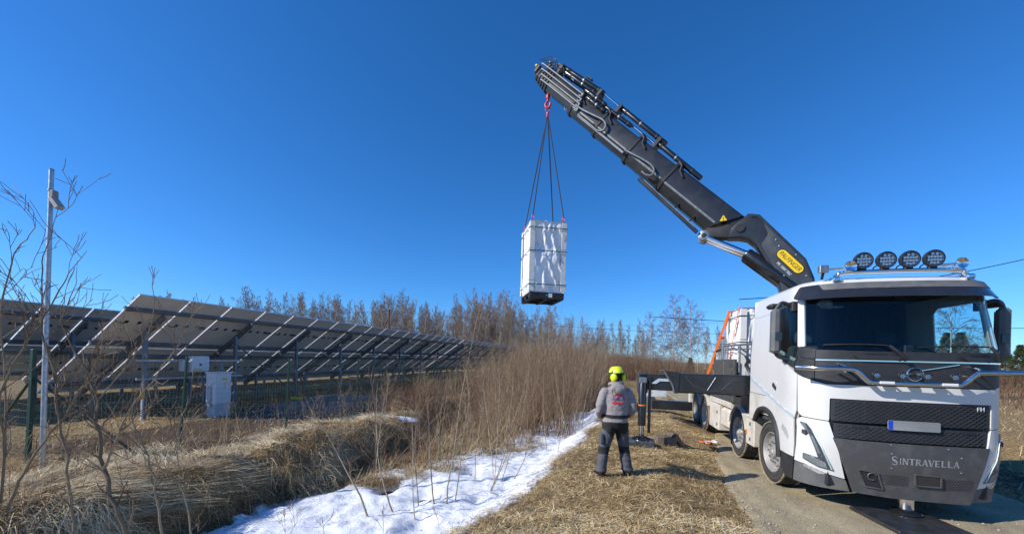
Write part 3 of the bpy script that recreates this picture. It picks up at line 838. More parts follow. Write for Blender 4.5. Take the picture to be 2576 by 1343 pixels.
# wipers
for (ua, za, ub, zb, uc, zc) in ((-.12, 2.20, -.30, 2.40, -1.02, 2.40), (.94, 2.20, .86, 2.40, .02, 2.375)):
    wp = MB(); wp.tube([cab_s(ua, za, .06), cab_s((ua + ub) / 2, (za + zb) / 2, .075), cab_s(ub, zb, .05)], [.03, .026, .018], 8)
    wp.tube([cab_s(ub + (uc - ub) * t, zb + (zc - zb) * t + .012 * math.sin(t * 3.1), .025) for t in np.linspace(0, 1, 10)], .011, 6)
    wp.build('wiper', M_['matt_black'], truck)

# grilles with wavy bars
def grille(name, u0, u1, z0, z1, rows, off):
    g_ = panel(name, [(u0, z1), (u1, z1), (u1, z0), (u0, z0)], 'dark_plastic', off, .03, r=.03)
    mb = MB()
    for k in range(rows):
        zc = z0 + (k + .6) / rows * (z1 - z0 - .02)
        n = 200; us = np.linspace(u0 + .045, u1 - .045, n)
        amp = (z1 - z0) / rows * .30
        pa = [(u, zc + amp * math.tanh(2.2 * math.sin(u * 84 + (k % 2) * 3.14))) for u in us]
        for (ua, za), (ub, zb) in zip(pa[:-1], pa[1:]):
            a0 = cab_s(ua, za - .0055, off + .010); a1 = cab_s(ua, za + .0055, off + .010); b0 = cab_s(ub, zb - .0055, off + .010); b1 = cab_s(ub, zb + .0055, off + .010)
            c0 = cab_s(ua, za - .0055, off); c1 = cab_s(ua, za + .0055, off); d0 = cab_s(ub, zb - .0055, off); d1 = cab_s(ub, zb + .0055, off)
            mb.add([a0, a1, b1, b0, c0, c1, d1, d0], [[0, 1, 2, 3], [1, 5, 6, 2], [4, 0, 3, 7]])
    tag(mb.build('wavy_bars', M_['dark_plastic'], g_), kind='stuff')
    panel('open_core', [(-.52, z1 - .06), (.52, z1 - .06), (.52, z0 + .02), (-.52, z0 + .02)], 'matt_black', off + .003, .003, g_, r=.02)
    return g_
gr = grille('upper_grille', -.918, .918, 1.302, 1.618, 11, -.004)
for a, b in ((-.53, -.06), (.06, .46)):
    panel('intake_slot', [(a, 1.605), (b, 1.605), (b - .02, 1.572), (a + .02, 1.572)], 'matt_black', .004, .006, gr, r=.006)
place_text('model_lettering', 'FH', .085, M_['letter_white'], gr, fn=lambda a, b, c: cab_s(.77 + a, 1.56 + b, .012 + c), spacing=1.1, extrude=.002)
gr2 = grille('lower_grille', -.885, .885, 1.065, 1.268, 7, -.012)
for a in (-.66, .55):
    panel('radar_slot', [(a, 1.262), (a + .16, 1.262), (a + .16, 1.225), (a, 1.225)], 'matt_black', .004, .006, gr2, r=.004)
np_ = panel('number_plate', [(-.29, 1.365), (.29, 1.365), (.29, 1.235), (-.29, 1.235)], 'plate_blur', .035, .012, r=.02)
panel('country_band', [(-.285, 1.36), (-.235, 1.36), (-.235, 1.24), (-.285, 1.24)], 'eu_blue', .037, .004, np_, r=.004)

MB().cbox(-.93, .93, -1.12, -1.0, .34, 1.66, .02).build('grille_backing', M_['matt_black'], truck)  # black box added behind the grilles so no light shows through the gaps
# steel guard over the bumper with the front jack behind it
def guard_s(u, z, off=0.0):
    k = (1.06 - z) / .78
    y = -1.255 - .02 * max(0, 1 - abs(z - .82) / .4) + .105 * (abs(u) / .88) ** 2 + .05 * max(0, .45 - z)
    return (u, y - off, z)
def gp(name, o, m, off, th, parent, r=.01):
    return surf_panel(name, round_poly(o, r) if r else o, M_[m], parent, guard_s, off, th, .15, .13)
gd = gp('steel_guard', [(-.888, 1.062), (-.62, 1.05), (.62, 1.05), (.888, 1.048), (.672, .282), (-.25, .29), (-.648, .312)], 'guard_plate', .03, .02, truck)
hk = gp('tow_opening', [(-.612, .648), (-.40, .628), (-.33, .40), (-.525, .418)], 'matt_black', .034, .006, gd, r=.004)
mb = MB(); fr_ = [(-.612, .648), (-.40, .628), (-.33, .40), (-.525, .418)]
for i in range(4): mb.bar(guard_s(*fr_[i], .04), guard_s(*fr_[(i + 1) % 4], .04), .018, .02, .003, up=(0, 1, 0))
mb.build('opening_frame', M_['guard_plate'], gd)
MB().tube([guard_s(-.46 + .05 * math.cos(a), .57 + .05 * math.sin(a), .05) for a in np.linspace(.4, 5.2, 12)], .010, 6).build('tow_eye', M_['guard_plate'], gd)
bx_ = [(0.0, .652), (.292, .645), (.30, .50), (.015, .50)]
gp('hitch_cover', bx_, 'gloss_dark', .045, .012, gd, r=.006)
mb = MB()
for i in range(4): mb.bar(guard_s(*bx_[i], .045), guard_s(*bx_[(i + 1) % 4], .045), .02, .03, .003, up=(0, 1, 0))
mb.build('opening_frame', M_['guard_plate'], gd)
holes = MB()
for (u0, u1, z0, z1, sl) in ((-.36, -.04, .47, .605, .10), (.345, .70, .465, .605, -.10)):
    for row in range(7):
        z = z1 - row * (z1 - z0) / 6.5
        for c in range(10):
            u = u0 + (c + .5 * (row % 2)) * (u1 - u0) / 10
            if row > 4 and ((c < 2 and sl > 0) or (c > 8 and sl < 0)): continue
            hx = [(u + .0135 * math.cos(a), z + .0075 * math.sin(a)) for a in np.arange(6) * math.pi / 3]
            holes.add([guard_s(a, b, .0315) for a, b in hx], [[0, 1, 2, 3, 4, 5]])
tag(holes.build('hex_vents', M_['matt_black'], gd, None), kind='stuff')
for (u, z) in ((-.26, 1.03), (.38, 1.02), (-.25, .91), (.53, .91), (-.25, .71), (.53, .715)):
    p = guard_s(u, z, .03)
    MB().lathe([(.011, 0), (.011, .006), (.005, .009)], zax(p, (0, -1, 0)), 10).build('bolt', M_['chrome'], gd)

# SINTRAVELLA in stencil capitals with slab serifs
GL = {'S': None, 'I': [((.5, 0), (.5, 1), .30)], 'N': [((.14, 0), (.14, 1), .16), ((.14, 1), (.86, 0), .26), ((.86, 0), (.86, 1), .14)],
      'T': [((.5, 0), (.5, .9), .28), ((.02, .94), (.98, .94), .12)], 'R': [((.2, 0), (.2, 1), .26), ((.2, .94), (.66, .94), .12), ((.74, .60), (.74, .9), .20), ((.2, .52), (.66, .52), .12), ((.5, .5), (.88, 0), .24)],
      'A': [((.08, 0), (.5, 1), .14), ((.5, 1), (.90, 0), .27), ((.25, .32), (.72, .32), .10)], 'V': [((.10, 1), (.5, 0), .27), ((.92, 1), (.5, 0), .14)],
      'E': [((.2, 0), (.2, 1), .28), ((.2, .94), (.88, .94), .12), ((.2, .5), (.7, .5), .12), ((.2, .06), (.9, .06), .12)], 'L': [((.22, 0), (.22, 1), .28), ((.22, .06), (.92, .06), .12)]}
SER = {'I': [(.5, 0), (.5, 1)], 'N': [(.14, 0), (.14, 1), (.86, 1)], 'T': [(.5, 0)], 'R': [(.2, 0), (.9, .03)], 'A': [(.08, 0), (.9, 0)], 'V': [(.1, 1), (.92, 1)], 'E': [], 'L': [(.22, 1)]}
def stencil_word(word, u0, z0, h, w, fn, mb, big=1.35, slope=0.0):
    u = u0
    for i, ch in enumerate(word):
        hh = h * big if i == 0 else h; ww = w * (1.15 if i == 0 else (.55 if ch == 'I' else 1))
        def P(a, b): return (u + a * ww, z0 + b * hh - (hh - h) * .45 * (i == 0) + slope * (u + a * ww))
        def stroke(p, q_, t):
            (x0, y0), (x1, y1) = P(*p), P(*q_)
            if abs(y1 - y0) < 1e-4 * 3: n_ = (0, t * hh / 2)
            else: n_ = (t * ww / 2, 0)
            mb.add([fn(x0 - n_[0], y0 - n_[1]), fn(x0 + n_[0], y0 + n_[1]), fn(x1 + n_[0], y1 + n_[1]), fn(x1 - n_[0], y1 - n_[1])], [[0, 1, 2, 3]])
        if ch == 'S':
            cs = [(.86, .80), (.70, .95), (.45, .97), (.20, .86), (.16, .68), (.35, .55), (.65, .44), (.84, .28), (.76, .08), (.5, .02), (.25, .06), (.12, .22)]
            wd = [.05, .09, .10, .16, .20, .24, .24, .20, .14, .10, .09, .05]
            cc = catmull(cs, 3); wv = np.interp(np.linspace(0, 11, len(cc)), range(12), wd)
            for k in range(len(cc) - 1):
                d = cc[k + 1] - cc[k]; nn = np.array([-d[1], d[0]]); nn /= np.linalg.norm(nn)
                q4 = [cc[k] - nn * wv[k] / 2, cc[k] + nn * wv[k] / 2, cc[k + 1] + nn * wv[k + 1] / 2, cc[k + 1] - nn * wv[k + 1] / 2]
                mb.add([fn(*P(*p)) for p in q4], [[0, 1, 2, 3]])
        else:
            for s_ in GL[ch]: stroke(*s_)
            for (a, b) in SER[ch]:
                bb = .04 if b < .5 else .96
                mb.add([fn(*P(a - .2, bb - .04)), fn(*P(a + .2, bb - .04)), fn(*P(a + .2, bb + .04)), fn(*P(a - .2, bb + .04))], [[0, 1, 2, 3]])
        u += ww * 1.10
mb = MB(); stencil_word('SINTRAVELLA', -.255, .775, .085, .065, lambda a, b: guard_s(a, b, .033), mb, slope=.0)
mb.build('cut_lettering', M_['letter_grey'], gd, None)
# the front jack: cylinder down to the pad
jk = MB(); jk.lathe([(.085, .10), (.085, .50)], Matrix.Translation((.03, -1.12, 0)), 20)
jk.build('front_jack', M_['chrome'], truck)
MB().lathe([(.11, .40), (.11, .9)], Matrix.Translation((.03, -1.12, 0)), 20).build('jack_tube', M_['crane_cyl'], truck)
MB().lathe([(.16, .055), (.17, .075), (.15, .10), (.09, .13)], Matrix.Translation((.03, -1.12, 0)), 22).build('jack_foot', M_['crane_cyl'], truck)

# sun visor above the screen
def vis(u, z, off=0.0):
    t = (3.335 - z) / .22
    p = cab_s(u, 3.335, .02 + .13 * max(t, 0) + off); return (p[0], p[1], z)
vs_ = surf_panel('sun_visor', round_poly([(-1.335, 3.335), (1.335, 3.335), (1.335, 3.135), (1.22, 3.10), (-1.22, 3.10), (-1.335, 3.15)], .04), M_['gloss_dark'], truck, vis, 0, .012, .07, .07)
surf_panel('visor_band', round_poly([(-1.05, 3.333), (1.16, 3.333), (1.16, 3.235), (-.99, 3.235)], .02), M_['grey_plastic'], vs_, vis, .006, .006, .07, .07)

# roof
mb = MB()
rings = [(3.33, 0.0), (3.385, -.035), (3.425, -.12), (3.455, -.32)]
nu = 72; us = np.linspace(-UMAX, UMAX, nu)
for zz, of in rings:
    for u in us:
        p = cab_s(u, zz, of); mb.v.append((p[0], min(p[1], 1.12 + of * .5), p[2]))
for k in range(len(rings) - 1):
    for i in range(nu - 1):
        a = k * nu + i; mb.f.append([a, a + 1, a + 1 + nu, a + nu]); mb.mi.append(0)
c0 = len(mb.v); b0 = (len(rings) - 1) * nu
mb.v.append((0, -.55, 3.475)); mb.v.append((0, .75, 3.475))
for i in range(nu - 1):
    y = (mb.v[b0 + i][1] + mb.v[b0 + i + 1][1]) / 2
    mb.f.append([b0 + i, b0 + i + 1, c0 if y < .2 else c0 + 1]); mb.mi.append(0)
il = [i for i in range(nu - 1) if (mb.v[b0 + i][1] + mb.v[b0 + i + 1][1]) / 2 < .2]
mb.f.append([b0 + il[0], c0, c0 + 1]); mb.mi.append(0); mb.f.append([b0 + il[-1] + 1, c0 + 1, c0]); mb.mi.append(0)
mb.f.append([b0, c0 + 1, b0 + nu - 1]); mb.mi.append(0)
mb.build('roof', M_['white_paint'], truck, 40)
# rear wall, floor, inner lining
MB().cbox(-1.20, 1.20, 1.085, 1.125, .98, 3.36, .02).build('rear_wall', M_['white_paint'], truck)
MB().cbox(-1.17, 1.17, -1.0, 1.08, 1.05, 1.12, .01).build('cab_floor', M_['interior'], truck)
MB().cbox(-1.12, 1.12, 1.02, 1.07, 1.12, 3.3, .02).build('rear_lining', M_['fabric_dark'], truck)
MB().cbox(-1.10, 1.10, -.72, 1.05, 3.24, 3.30, .02).build('headlining', M_['interior'], truck)
for s in (-1, 1):
    f = lambda pts: [(s * u, z) for u, z in pts][::s]
    li = panel('door_lining', f([(1.30, 2.34), (1.43, 2.24), (1.50, 2.20), (2.03, 2.345), (2.42, 2.36), (2.42, 2.99), (2.32, 3.08), (1.52, 3.08), (1.43, 3.0), (1.43, 2.30), (1.30, 2.42), (1.28, 3.28), (UMAX - .05, 3.28), (UMAX - .05, 1.15), (1.42, 1.15), (1.30, 1.6)]), 'liner', -.045, .01, r=0)
# dashboard, wheel, seats
mb = MB(); mb.prism([(-1.14, 1.3), (-1.16, 2.22), (-.98, 2.30), (-.62, 2.27), (-.50, 2.05), (-.62, 1.3)], lambda a, b, d: (d, a + .10 * (abs(d) > .9), b), -1.0, 1.0)
db = mb.build('dashboard', M_['interior'], truck)
sw = MB(); Ms = zax((.56, -.42, 2.32), (0, -.55, 1)) 
sw.tube([Ms @ Vector((.235 * math.cos(a), .235 * math.sin(a), 0)) for a in np.linspace(0, 2 * math.pi, 28, False)], .02, 8, closed=True)
for a in (-.3, math.pi + .3, -math.pi / 2): sw.tube([Ms @ Vector((0, 0, -.02)), Ms @ Vector((.23 * math.cos(a), .23 * math.sin(a), 0))], .018, 6)
sw.lathe([(.07, -.05), (.07, 0), (.03, .02)], Ms, 14); sw.tube([Ms @ Vector((0, 0, -.03)), (.56, -.62, 2.1)], .05, 8)
sw.build('steering_wheel', M_['matt_black'], truck)
for s in (-1, 1):
    MB().cbox(s * .62 - .26, s * .62 + .26, -.15, .38, 1.55, 1.72, .05).build('seat', M_['fabric_dark'], truck)
    MB().cbox(s * .62 - .25, s * .62 + .25, .33, .50, 1.65, 2.45, .06).build('backrest', M_['fabric_dark'], truck)
    MB().cbox(s * .62 - .14, s * .62 + .14, .36, .47, 2.48, 2.70, .04).build('headrest', M_['fabric_dark'], truck)
# dark curtain behind the seats, things on the shelf and hung in the screen
cu = MB(); n = 60
for i in range(n):
    a = -1.1 + 2.2 * i / (n - 1); y = .80 + .025 * math.sin(i * 1.9)
    cu.v += [(a, y, 1.2), (a, y, 3.24)]
    if i: cu.f.append([2 * i - 2, 2 * i, 2 * i + 1, 2 * i - 1]); cu.mi.append(0)
cu.build('cab_curtain', M_['fabric_dark'], truck, 60)
cp = MB(); cp.lathe([(.0, .09), (.07, .075), (.095, .02), (.10, -.02), (.0, -.02)], Matrix.Translation((-.86, -.80, 3.03)) @ Matrix.Rotation(R(25), 4, 'Y'), 16)
cp.cbox(-.90, -.66, -.90, -.78, 2.985, 3.0, .005, Matrix.Translation((0, 0, 0)))
cp.build('hung_cap', mat('cap_cloth', (.22, .22, .24), .9, var=.3, scale=18, bump=.1), truck)
MB().cbox(.02, .12, -1.04, -1.0, 2.30, 2.42, .01).build('dash_camera', M_['matt_black'], truck)
MB().cbox(-.08, .10, -.98, -.90, 3.08, 3.22, .01).build('screen_camera', M_['matt_black'], truck)

# bull bar: polished tube across the front with four small lamps
bb = MB()
path = catmull([(-1.36, -1.16, 2.065), (-1.15, -1.36, 2.06), (-.83, -1.385, 2.06), (-.72, -1.385, 2.03), (-.60, -1.385, 1.91), (-.50, -1.385, 1.885), (0, -1.39, 1.882), (.36, -1.385, 1.885), (.45, -1.385, 1.91), (.57, -1.385, 2.03), (.66, -1.385, 2.055), (1.10, -1.36, 2.06), (1.42, -1.16, 2.06)], 6)
bb.tube(path, .034, 14)
bar = bb.build('bull_bar', M_['bar_steel'], truck, 60)
for pp in [[cab_s(u, 2.06 + h, 0), (u, -1.36, 2.06 + h * .6), (u, -1.385, 2.06)] for u in (-.85, .62) for h in (.07, -.07)] + [[cab_s(u, 1.90, 0), (u, -1.385, 1.885)] for u in (-.3, .25)]:
    MB().tube(pp, .014, 8).build('bar_bracket', M_['chrome'], bar)
for u in (-.40, .28):
    MB().cbox(u - .085, u + .085, -1.437, -1.425, 1.868, 1.905, .006).build('bar_emblem', M_['letter_white'], bar)
def led_lamp(c, r, d, rows, name, parent, tilt=0.0):
    Mx = zax(c, d)
    if tilt: Mx = Mx @ Matrix.Rotation(tilt, 4, 'X')
    h = MB().lathe([(r * .55, -r * .75), (r * .9, -r * .45), (r, -.01), (r, .012), (r * .93, .016), (r * .92, -.002), (r * .3, -.016), (0, -.016)], Mx, 24).build(name, M_['matt_black'], parent, 40)
    MB().lathe([(r * .91, .001), (r * .6, -.010), (0, -.0125)], Mx, 24, cap=False).build('lamp_bowl', M_['headlamp'], h, 60)
    lm = MB()
    for (a, b) in rows:
        lm.lathe([(0, -.011), (r * .02, .001), (r * .13, .007), (r * .155, .010)], Mx @ Matrix.Translation((a * r, b * r, 0)), 8)
    tag(lm.build('led_reflectors', M_['led'], h, 60), kind='stuff')
    MB().lathe([(r * .93, .0145), (0, .0155)], Mx, 24).build('lamp_lens', M_['lens'], h, 60)
    return h
for u in (-.51, -.22, .05, .34):
    l_ = led_lamp((u, -1.40, 1.985), .052, (0, -1, .05), [(.4 * math.cos(k * 1.047), .4 * math.sin(k * 1.047)) for k in range(6)] + [(0, 0)], 'bar_lamp', bar)
    MB().tube([(u, -1.385, 1.91), (u, -1.375, 1.95)], .012, 6).build('lamp_stem', M_['matt_black'], l_)

# roof bar with four big spotlights, horns and a beacon
rb = MB(); rb.tube(catmull([(-.80, -.90, 3.40), (-.755, -.91, 3.455), (-.66, -.93, 3.492), (0, -.96, 3.497), (.66, -.93, 3.492), (.755, -.91, 3.455), (.80, -.90, 3.40)], 6), .033, 12)
rbar = rb.build('roof_bar', M_['chrome'], truck, 60)
for s in (-1, 1):
    MB().cbox(s * .79 - .055, s * .79 + .055, -.99, -.82, 3.36, 3.43, .02).build('bar_foot', M_['chrome'], rbar)
for i in range(4):
    u = -.475 + i * .279
    l_ = led_lamp((u, -.99, 3.655), .122, (0, -1, -.02), [(-.55 + .275 * k, .18) for k in range(5)] + [(-.55 + .275 * k, -.18) for k in range(5)] + [(-.2, .52), (.2, .52), (0, -.55), (-.3, -.5), (.3, -.5)], 'roof_spotlight', rbar, )
    MB().cbox(u - .05, u + .05, -.98, -.92, 3.50, 3.56, .01).build('lamp_bracket', M_['matt_black'], l_)
    MB().tube(catmull([(u - .06, -.90, 3.60), (u - .12, -.92, 3.55), (u - .10, -.93, 3.50), (u - .02, -.93, 3.50)], 5), .008, 6).build('lamp_cable', M_['matt_black'], l_)
for s, u in ((-1, -.64), (1, .66)):
    Mx = zax((u, -.99, 3.575), (s * .05, -1, -.05))
    h = MB().lathe([(.012, .30), (.014, .12), (.03, .05), (.06, .01), (.078, -.02), (.074, -.03), (.05, -.02), (.0, -.01)][::-1], Mx @ Matrix.Scale(-1, 4, (0, 0, 1)), 20).build('air_horn', M_['chrome'], rbar, 60)
    hs_ = MB(); hs_.tube([(u + s * .02, -.98, 3.575), (u + s * .0 - s * .18 * (s > 0), -.92, 3.575)], .014, 8); hs_.tube([(u - s * .05, -.94, 3.58), (u - s * .05, -.94, 3.50)], .012, 8)
    hs_.build('horn_stem', M_['chrome'], h)
wl = MB().cbox(-.99, -.87, -.93, -.85, 3.505, 3.62, .008).build('work_lamp', M_['steel'], rbar)
MB().tube([(-.87, -.90, 3.56), (-.70, -.93, 3.56)], .012, 8).build('lamp_arm', M_['chrome'], wl)
MB().tube([(-.93, -.89, 3.51), (-.93, -.85, 3.42)], .02, 8).build('lamp_foot', M_['matt_black'], wl)
MB().cbox(.92, 1.04, -.70, -.58, 3.40, 3.46, .02).build('roof_marker', M_['matt_black'], truck)

# --- chassis
ch = MB()
for s in (-1, 1):
    ch.cbox(s * .43 - .04, s * .43 + .04, -.9, 8.2, .72, 1.0, .01)
for y in (-.6, .6, 1.4, 2.9, 4.2, 5.9, 7.4): ch.cbox(-.40, .40, y - .06, y + .06, .76, .96, .01)
ch.build('chassis_frame', M_['matt_black'], truck)
for y in (.1, 2.0, 5.25, 6.50):
    MB().tube([(-.95, y, .53), (.95, y, .53)], .075, 10).build('axle', M_['matt_black'], truck)
ei = MB(); ei.cbox(-.36, .36, -.85, .75, .5, 1.04, .05); ei.build('engine', M_['matt_black'], truck)

# wheels
def wheel_parts():
    t = MB()
    prof = [(.345, -.14), (.40, -.155), (.47, -.155), (.505, -.145), (.527, -.115), (.533, -.06)]
    pr = prof + [(.533, 0)] + [(a, -b) for a, b in prof[::-1]]
    t.lathe(pr, None, 48, cap=False)
    return t
def wheel(qc, y, steer, name_out, dual=False, face=-1):
    """face -1: outer side looks to -X"""
    Mw = Matrix.Translation((qc, y, .533)) @ Matrix.Rotation(steer, 4, 'Z') @ Matrix.Rotation(R(90 * face), 4, 'Y')
    w = MB(); t = wheel_parts(); t.mat(0)
    # tread blocks
    for k in range(44):
        a = 2 * math.pi * k / 44
        for lane, (h0, h1) in enumerate(((-.125, -.075), (-.055, -.01), (.01, .055), (.075, .125))):
            a2 = a + (.07 if lane % 2 else 0)
            Mb = Matrix.Rotation(a2, 4, 'Z')
            t.cbox(.528, .543, -.027, .027, h0, h1, .004, Mb)
    ty = t.build('tyre', M_['rubber'], None, 40, Mw)
    sw_ = MB(); sw_.lathe([(.36, .157), (.42, .160), (.468, .158), (.475, .154)], None, 48, cap=False)
    swo = sw_.build('sidewall', M_['tyre_wall'], None, 50, Mw)
    rm = MB()
    if not dual:
        rm.lathe([(.30, -.12), (.345, .10), (.352, .148), (.338, .152), (.322, .12), (.305, .075), (.262, .055), (.245, .085), (.235, .10), (.12, .10), (.112, .112), (.108, .13), (.085, .135), (.080, .10), (0, .10)], None, 40, cap=False)
    else:
        rm.lathe([(.30, -.12), (.345, .10), (.352, .148), (.338, .152), (.318, .08), (.30, -.03), (.25, -.05), (.12, -.05), (.11, .02), (.09, .03), (0, .03)], None, 40, cap=False)
    rmo = rm.build('rim', M_['rim'], None, 32, Mw)
    zf = .10 if not dual else -.05
    parts = [ty, swo, rmo]
    for k in range(10):
        a = 2 * math.pi * (k + .5) / 10
        parts.append(MB().lathe([(.022, zf - .005), (.022, zf + .016), (.015, zf + .02), (.013, zf + .04), (0, zf + .043)], Matrix.Translation((.175 * math.cos(a), .175 * math.sin(a), 0)), 8).build('wheel_nut', M_['steel'], None, 40, Mw))
    if not dual:
        for k in range(10):
            a = 2 * math.pi * k / 10
            parts.append(MB().lathe([(.026, .1005), (0, .1005)], Matrix.Translation((.22 * math.cos(a), .22 * math.sin(a), -.028)), 10).build('hand_hole', M_['matt_black'], None, None, Mw) if k % 2 == 9 else None)
    hubcap = MB().lathe([(.105, .13), (.10, .145), (.06, .15), (.05, .165), (0, .168)] if not dual else [(.105, .03), (.09, .07), (.05, .075), (0, .075)], None, 20).build('hub_cap', M_['rim'], None, 40, Mw)
    parts.append(hubcap)
    return [p for p in parts if p], Mw
def add_wheel(qc, y, steer, dual=False, face=-1, text=None, muddy=False):
    parts, Mw = wheel(qc, y, steer, 'wheel', dual, face)
    hub = parts[2]; hub.name = 'wheel'; hub.parent = truck           # the rim carries tyre, nuts and cap
    hub.data.name = 'wheel'
    for p in parts:
        if p is not hub: p.parent = hub
    if text:
        for (word, a0, sz) in text:
            def f(a, b, c): 
                an = a0 - a / .415; rr = .415 + b
                return Mw @ Vector((rr * math.cos(an), rr * math.sin(an), .1615))
            place_text('tyre_lettering', word, sz, M_['letter_grey'] if False else M_['matt_black'], hub, fn=f)
    if muddy:
        mdm = MB(); rr_ = rng(int(y * 10) + 5); n = 160
        for k in range(n):
            a = 2 * math.pi * k / n
            for hh in (-.14, .14):
                s_ = rr_.uniform(.006, .016)
                mdm.cbox(.528 - s_ * .4, .528 + s_, -.016, .016, hh - .016, hh + .016, .004, Matrix.Rotation(a + rr_.uniform(-.01, .01), 4, 'Z'))
        o = mdm.build('mud_rim', M_['mud'], hub, 40, Mw); tag(o, kind='stuff')
    return hub
R2 = math.pi
tx = [('Continental', R2 * .98, .06), ('Conti EcoRegional', R2 * 1.95, .045)]
add_wheel(-1.055, .10, R(3), False, -1, [('Continental', R(35), .06), ('Conti Eco HS 5', R(215), .045)], True)
add_wheel(1.055, .10, R(3), False, 1, None, True)
add_wheel(-1.055, 2.0, R(2), False, -1, [('Continental', R(200), .06)], True)
add_wheel(1.055, 2.0, R(2), False, 1, None, False)
for y in (5.25, 6.50):
    add_wheel(-1.06, y, 0, True, -1, None, True); add_wheel(1.06, y, 0, True, 1)

# mudguards, side boxes, tanks (dusty)
def guard_arc(yc, a0, a1, r=.60, q0=-1.24, q1=-.86, name='mudguard', m='dusty_white'):
    n = 14; an = [R(a0 + (a1 - a0) * i / n) for i in range(n + 1)]
    ou = [(yc + r * math.cos(a), .533 + r * math.sin(a)) for a in an]; inn = [(yc + (r - .02) * math.cos(a), .533 + (r - .02) * math.sin(a)) for a in an[::-1]]
    for sgn in (1, -1):
        mb = MB()
        for i in range(n):
            quad = [ou[i], ou[i + 1], inn[n - i - 1], inn[n - i]]
            mb.prism(quad, lambda a, b, d: (d * sgn, a, b), q0, q1)
        mb.build(name, M_[m], truck)
guard_arc(2.0, 15, 165, .61); guard_arc(5.25, 20, 150, .60); guard_arc(6.50, 30, 160, .60)
sb = MB(); sb.cbox(-1.22, -.72, .95, 1.42, .42, .98, .02); sb.build('battery_box', M_['dusty_white'], truck)
for z in (.86, .55): MB().cbox(-1.235, -1.215, 1.12, 1.18, z - .035, z + .035, .004).build('box_latch', M_['steel'], truck)
MB().cbox(-1.232, -1.214, 1.33, 1.40, .62, .72, .004).build('side_marker', M_['amber'], truck)
st_ = MB(); st_.cbox(-1.24, -.80, .92, 1.50, .98, 1.03, .01)
for k in range(9): st_.cbox(-1.22, -.85, .95 + k * .055, .975 + k * .055, 1.028, 1.038, .002)
st_.build('tread_step', M_['dusty_white'], truck)
tk = MB(); tk.cbox(-1.20, -.60, 2.72, 3.50, .42, .98, .10); tk.build('fuel_tank', M_['dusty_white'], truck)
b2 = MB(); b2.cbox(-1.22, -.60, 3.55, 4.55, .30, .98, .02).build('tool_box', M_['dusty_white'], truck)
for z in (.78, .45): MB().cbox(-1.236, -1.218, 3.66, 3.74, z - .04, z + .04, .004).build('box_latch', M_['steel'], truck)
MB().cbox(-1.232, -1.214, 4.46, 4.53, .58, .68, .004).build('side_marker', M_['amber'], truck)
b3 = MB(); b3.cbox(-1.21, -.60, 2.55, 4.6, 1.0, 1.16, .01); b3.build('side_locker', M_['dusty_white'], truck)
MB().cbox(-1.23, -1.20, 2.9, 3.7, 1.02, 1.14, .006).build('locker_door', M_['dusty_white'], truck)
r3 = MB(); r3.cbox(.60, 1.20, 2.6, 4.6, .4, 1.1, .04); r3.build('right_locker', M_['dusty_white'], truck)
MB().cbox(-1.25, 1.25, 7.35, 7.6, .62, 1.10, .02).build('rear_crossbar', M_['dusty_white'], truck)

# load bed
bd = MB(); bd.cbox(-1.25, 1.25, 2.30, 8.3, 1.17, 1.30, .015); bd.build('load_bed', M_['guard_plate'], truck)
for s in (-1, 1): MB().cbox(s * 1.265 - .02, s * 1.265 + .02, 4.4, 8.3, 1.22, 1.62, .01).build('side_board', M_['steel'], truck)
MB().cbox(-1.25, 1.25, 8.28, 8.34, 1.22, 1.62, .01).build('tail_board', M_['steel'], truck)
# dark headboard and railing beside the crane
hb = MB(); hb.cbox(-1.22, -1.15, 2.36, 4.22, 1.30, 2.20, .015); hbo = hb.build('dark_side_board', mat('tank_board', (.055, .052, .047), .75, col2=(.11, .10, .085), scale=14, bump=.1), truck)
for k in range(4): MB().cbox(-1.235, -1.205, 2.38 + k * .02, 2.60 + (k % 2) * .12, 1.60 + k * .14, 1.71 + k * .14, .006).build('hinge_plate', M_['guard_plate'], hbo)
MB().cbox(-1.226, -1.21, 3.2, 3.22, 1.3, 2.2, .003).build('panel_seam', M_['steel'], hbo)
rl = MB()
for y in (1.40, 2.2, 3.15, 3.45): rl.tube([(-1.15, y, 1.9), (-1.15, y, 2.55)], .022, 8)
rl.tube([(-1.15, 1.35, 2.52), (-1.15, 3.5, 2.55)], .022, 8); rl.tube([(-1.15, 1.35, 2.42), (-1.15, 3.5, 2.44)], .014, 8); rl.tube([(-1.15, 1.38, 2.52), (-.7, 1.38, 2.52)], .022, 8)
rl.build('railing', M_['steel'], truck)
pm = MB().tube([(-1.17, 3.55, 1.9), (-1.17, 3.55, 2.74)], .035, 8).build('lamp_post', M_['steel'], truck)
MB().cbox(-1.21, -1.13, 3.51, 3.59, 2.74, 2.80, .01).build('marker_lamp', M_['tail_red'], pm)
p2 = MB(); p2.tube(catmull([(-1.17, 4.30, 1.3), (-1.17, 4.32, 2.3), (-1.17, 4.15, 2.42), (-1.17, 3.7, 2.46)], 5), .028, 8); p2.build('hose_guard', M_['matt_black'], truck)
MB().cbox(-1.215, -1.185, 4.22, 4.30, 1.66, 1.90, .006).build('side_marker', M_['amber'], truck)
hz = MB()
for k in range(5):
    r_ = rng(900 + k); hz.tube(catmull([(-1.0 + .1 * k, 1.5 + .08 * k, 1.7), (-1.1, 1.8 + .2 * r_.rand(), 2.0 + .3 * r_.rand()), (-.9, 2.2, 2.1), (-.7, 2.3, 1.7)], 6), .018, 6)
tag(hz.build('hydraulic_hoses', M_['matt_black'], truck), kind='stuff')
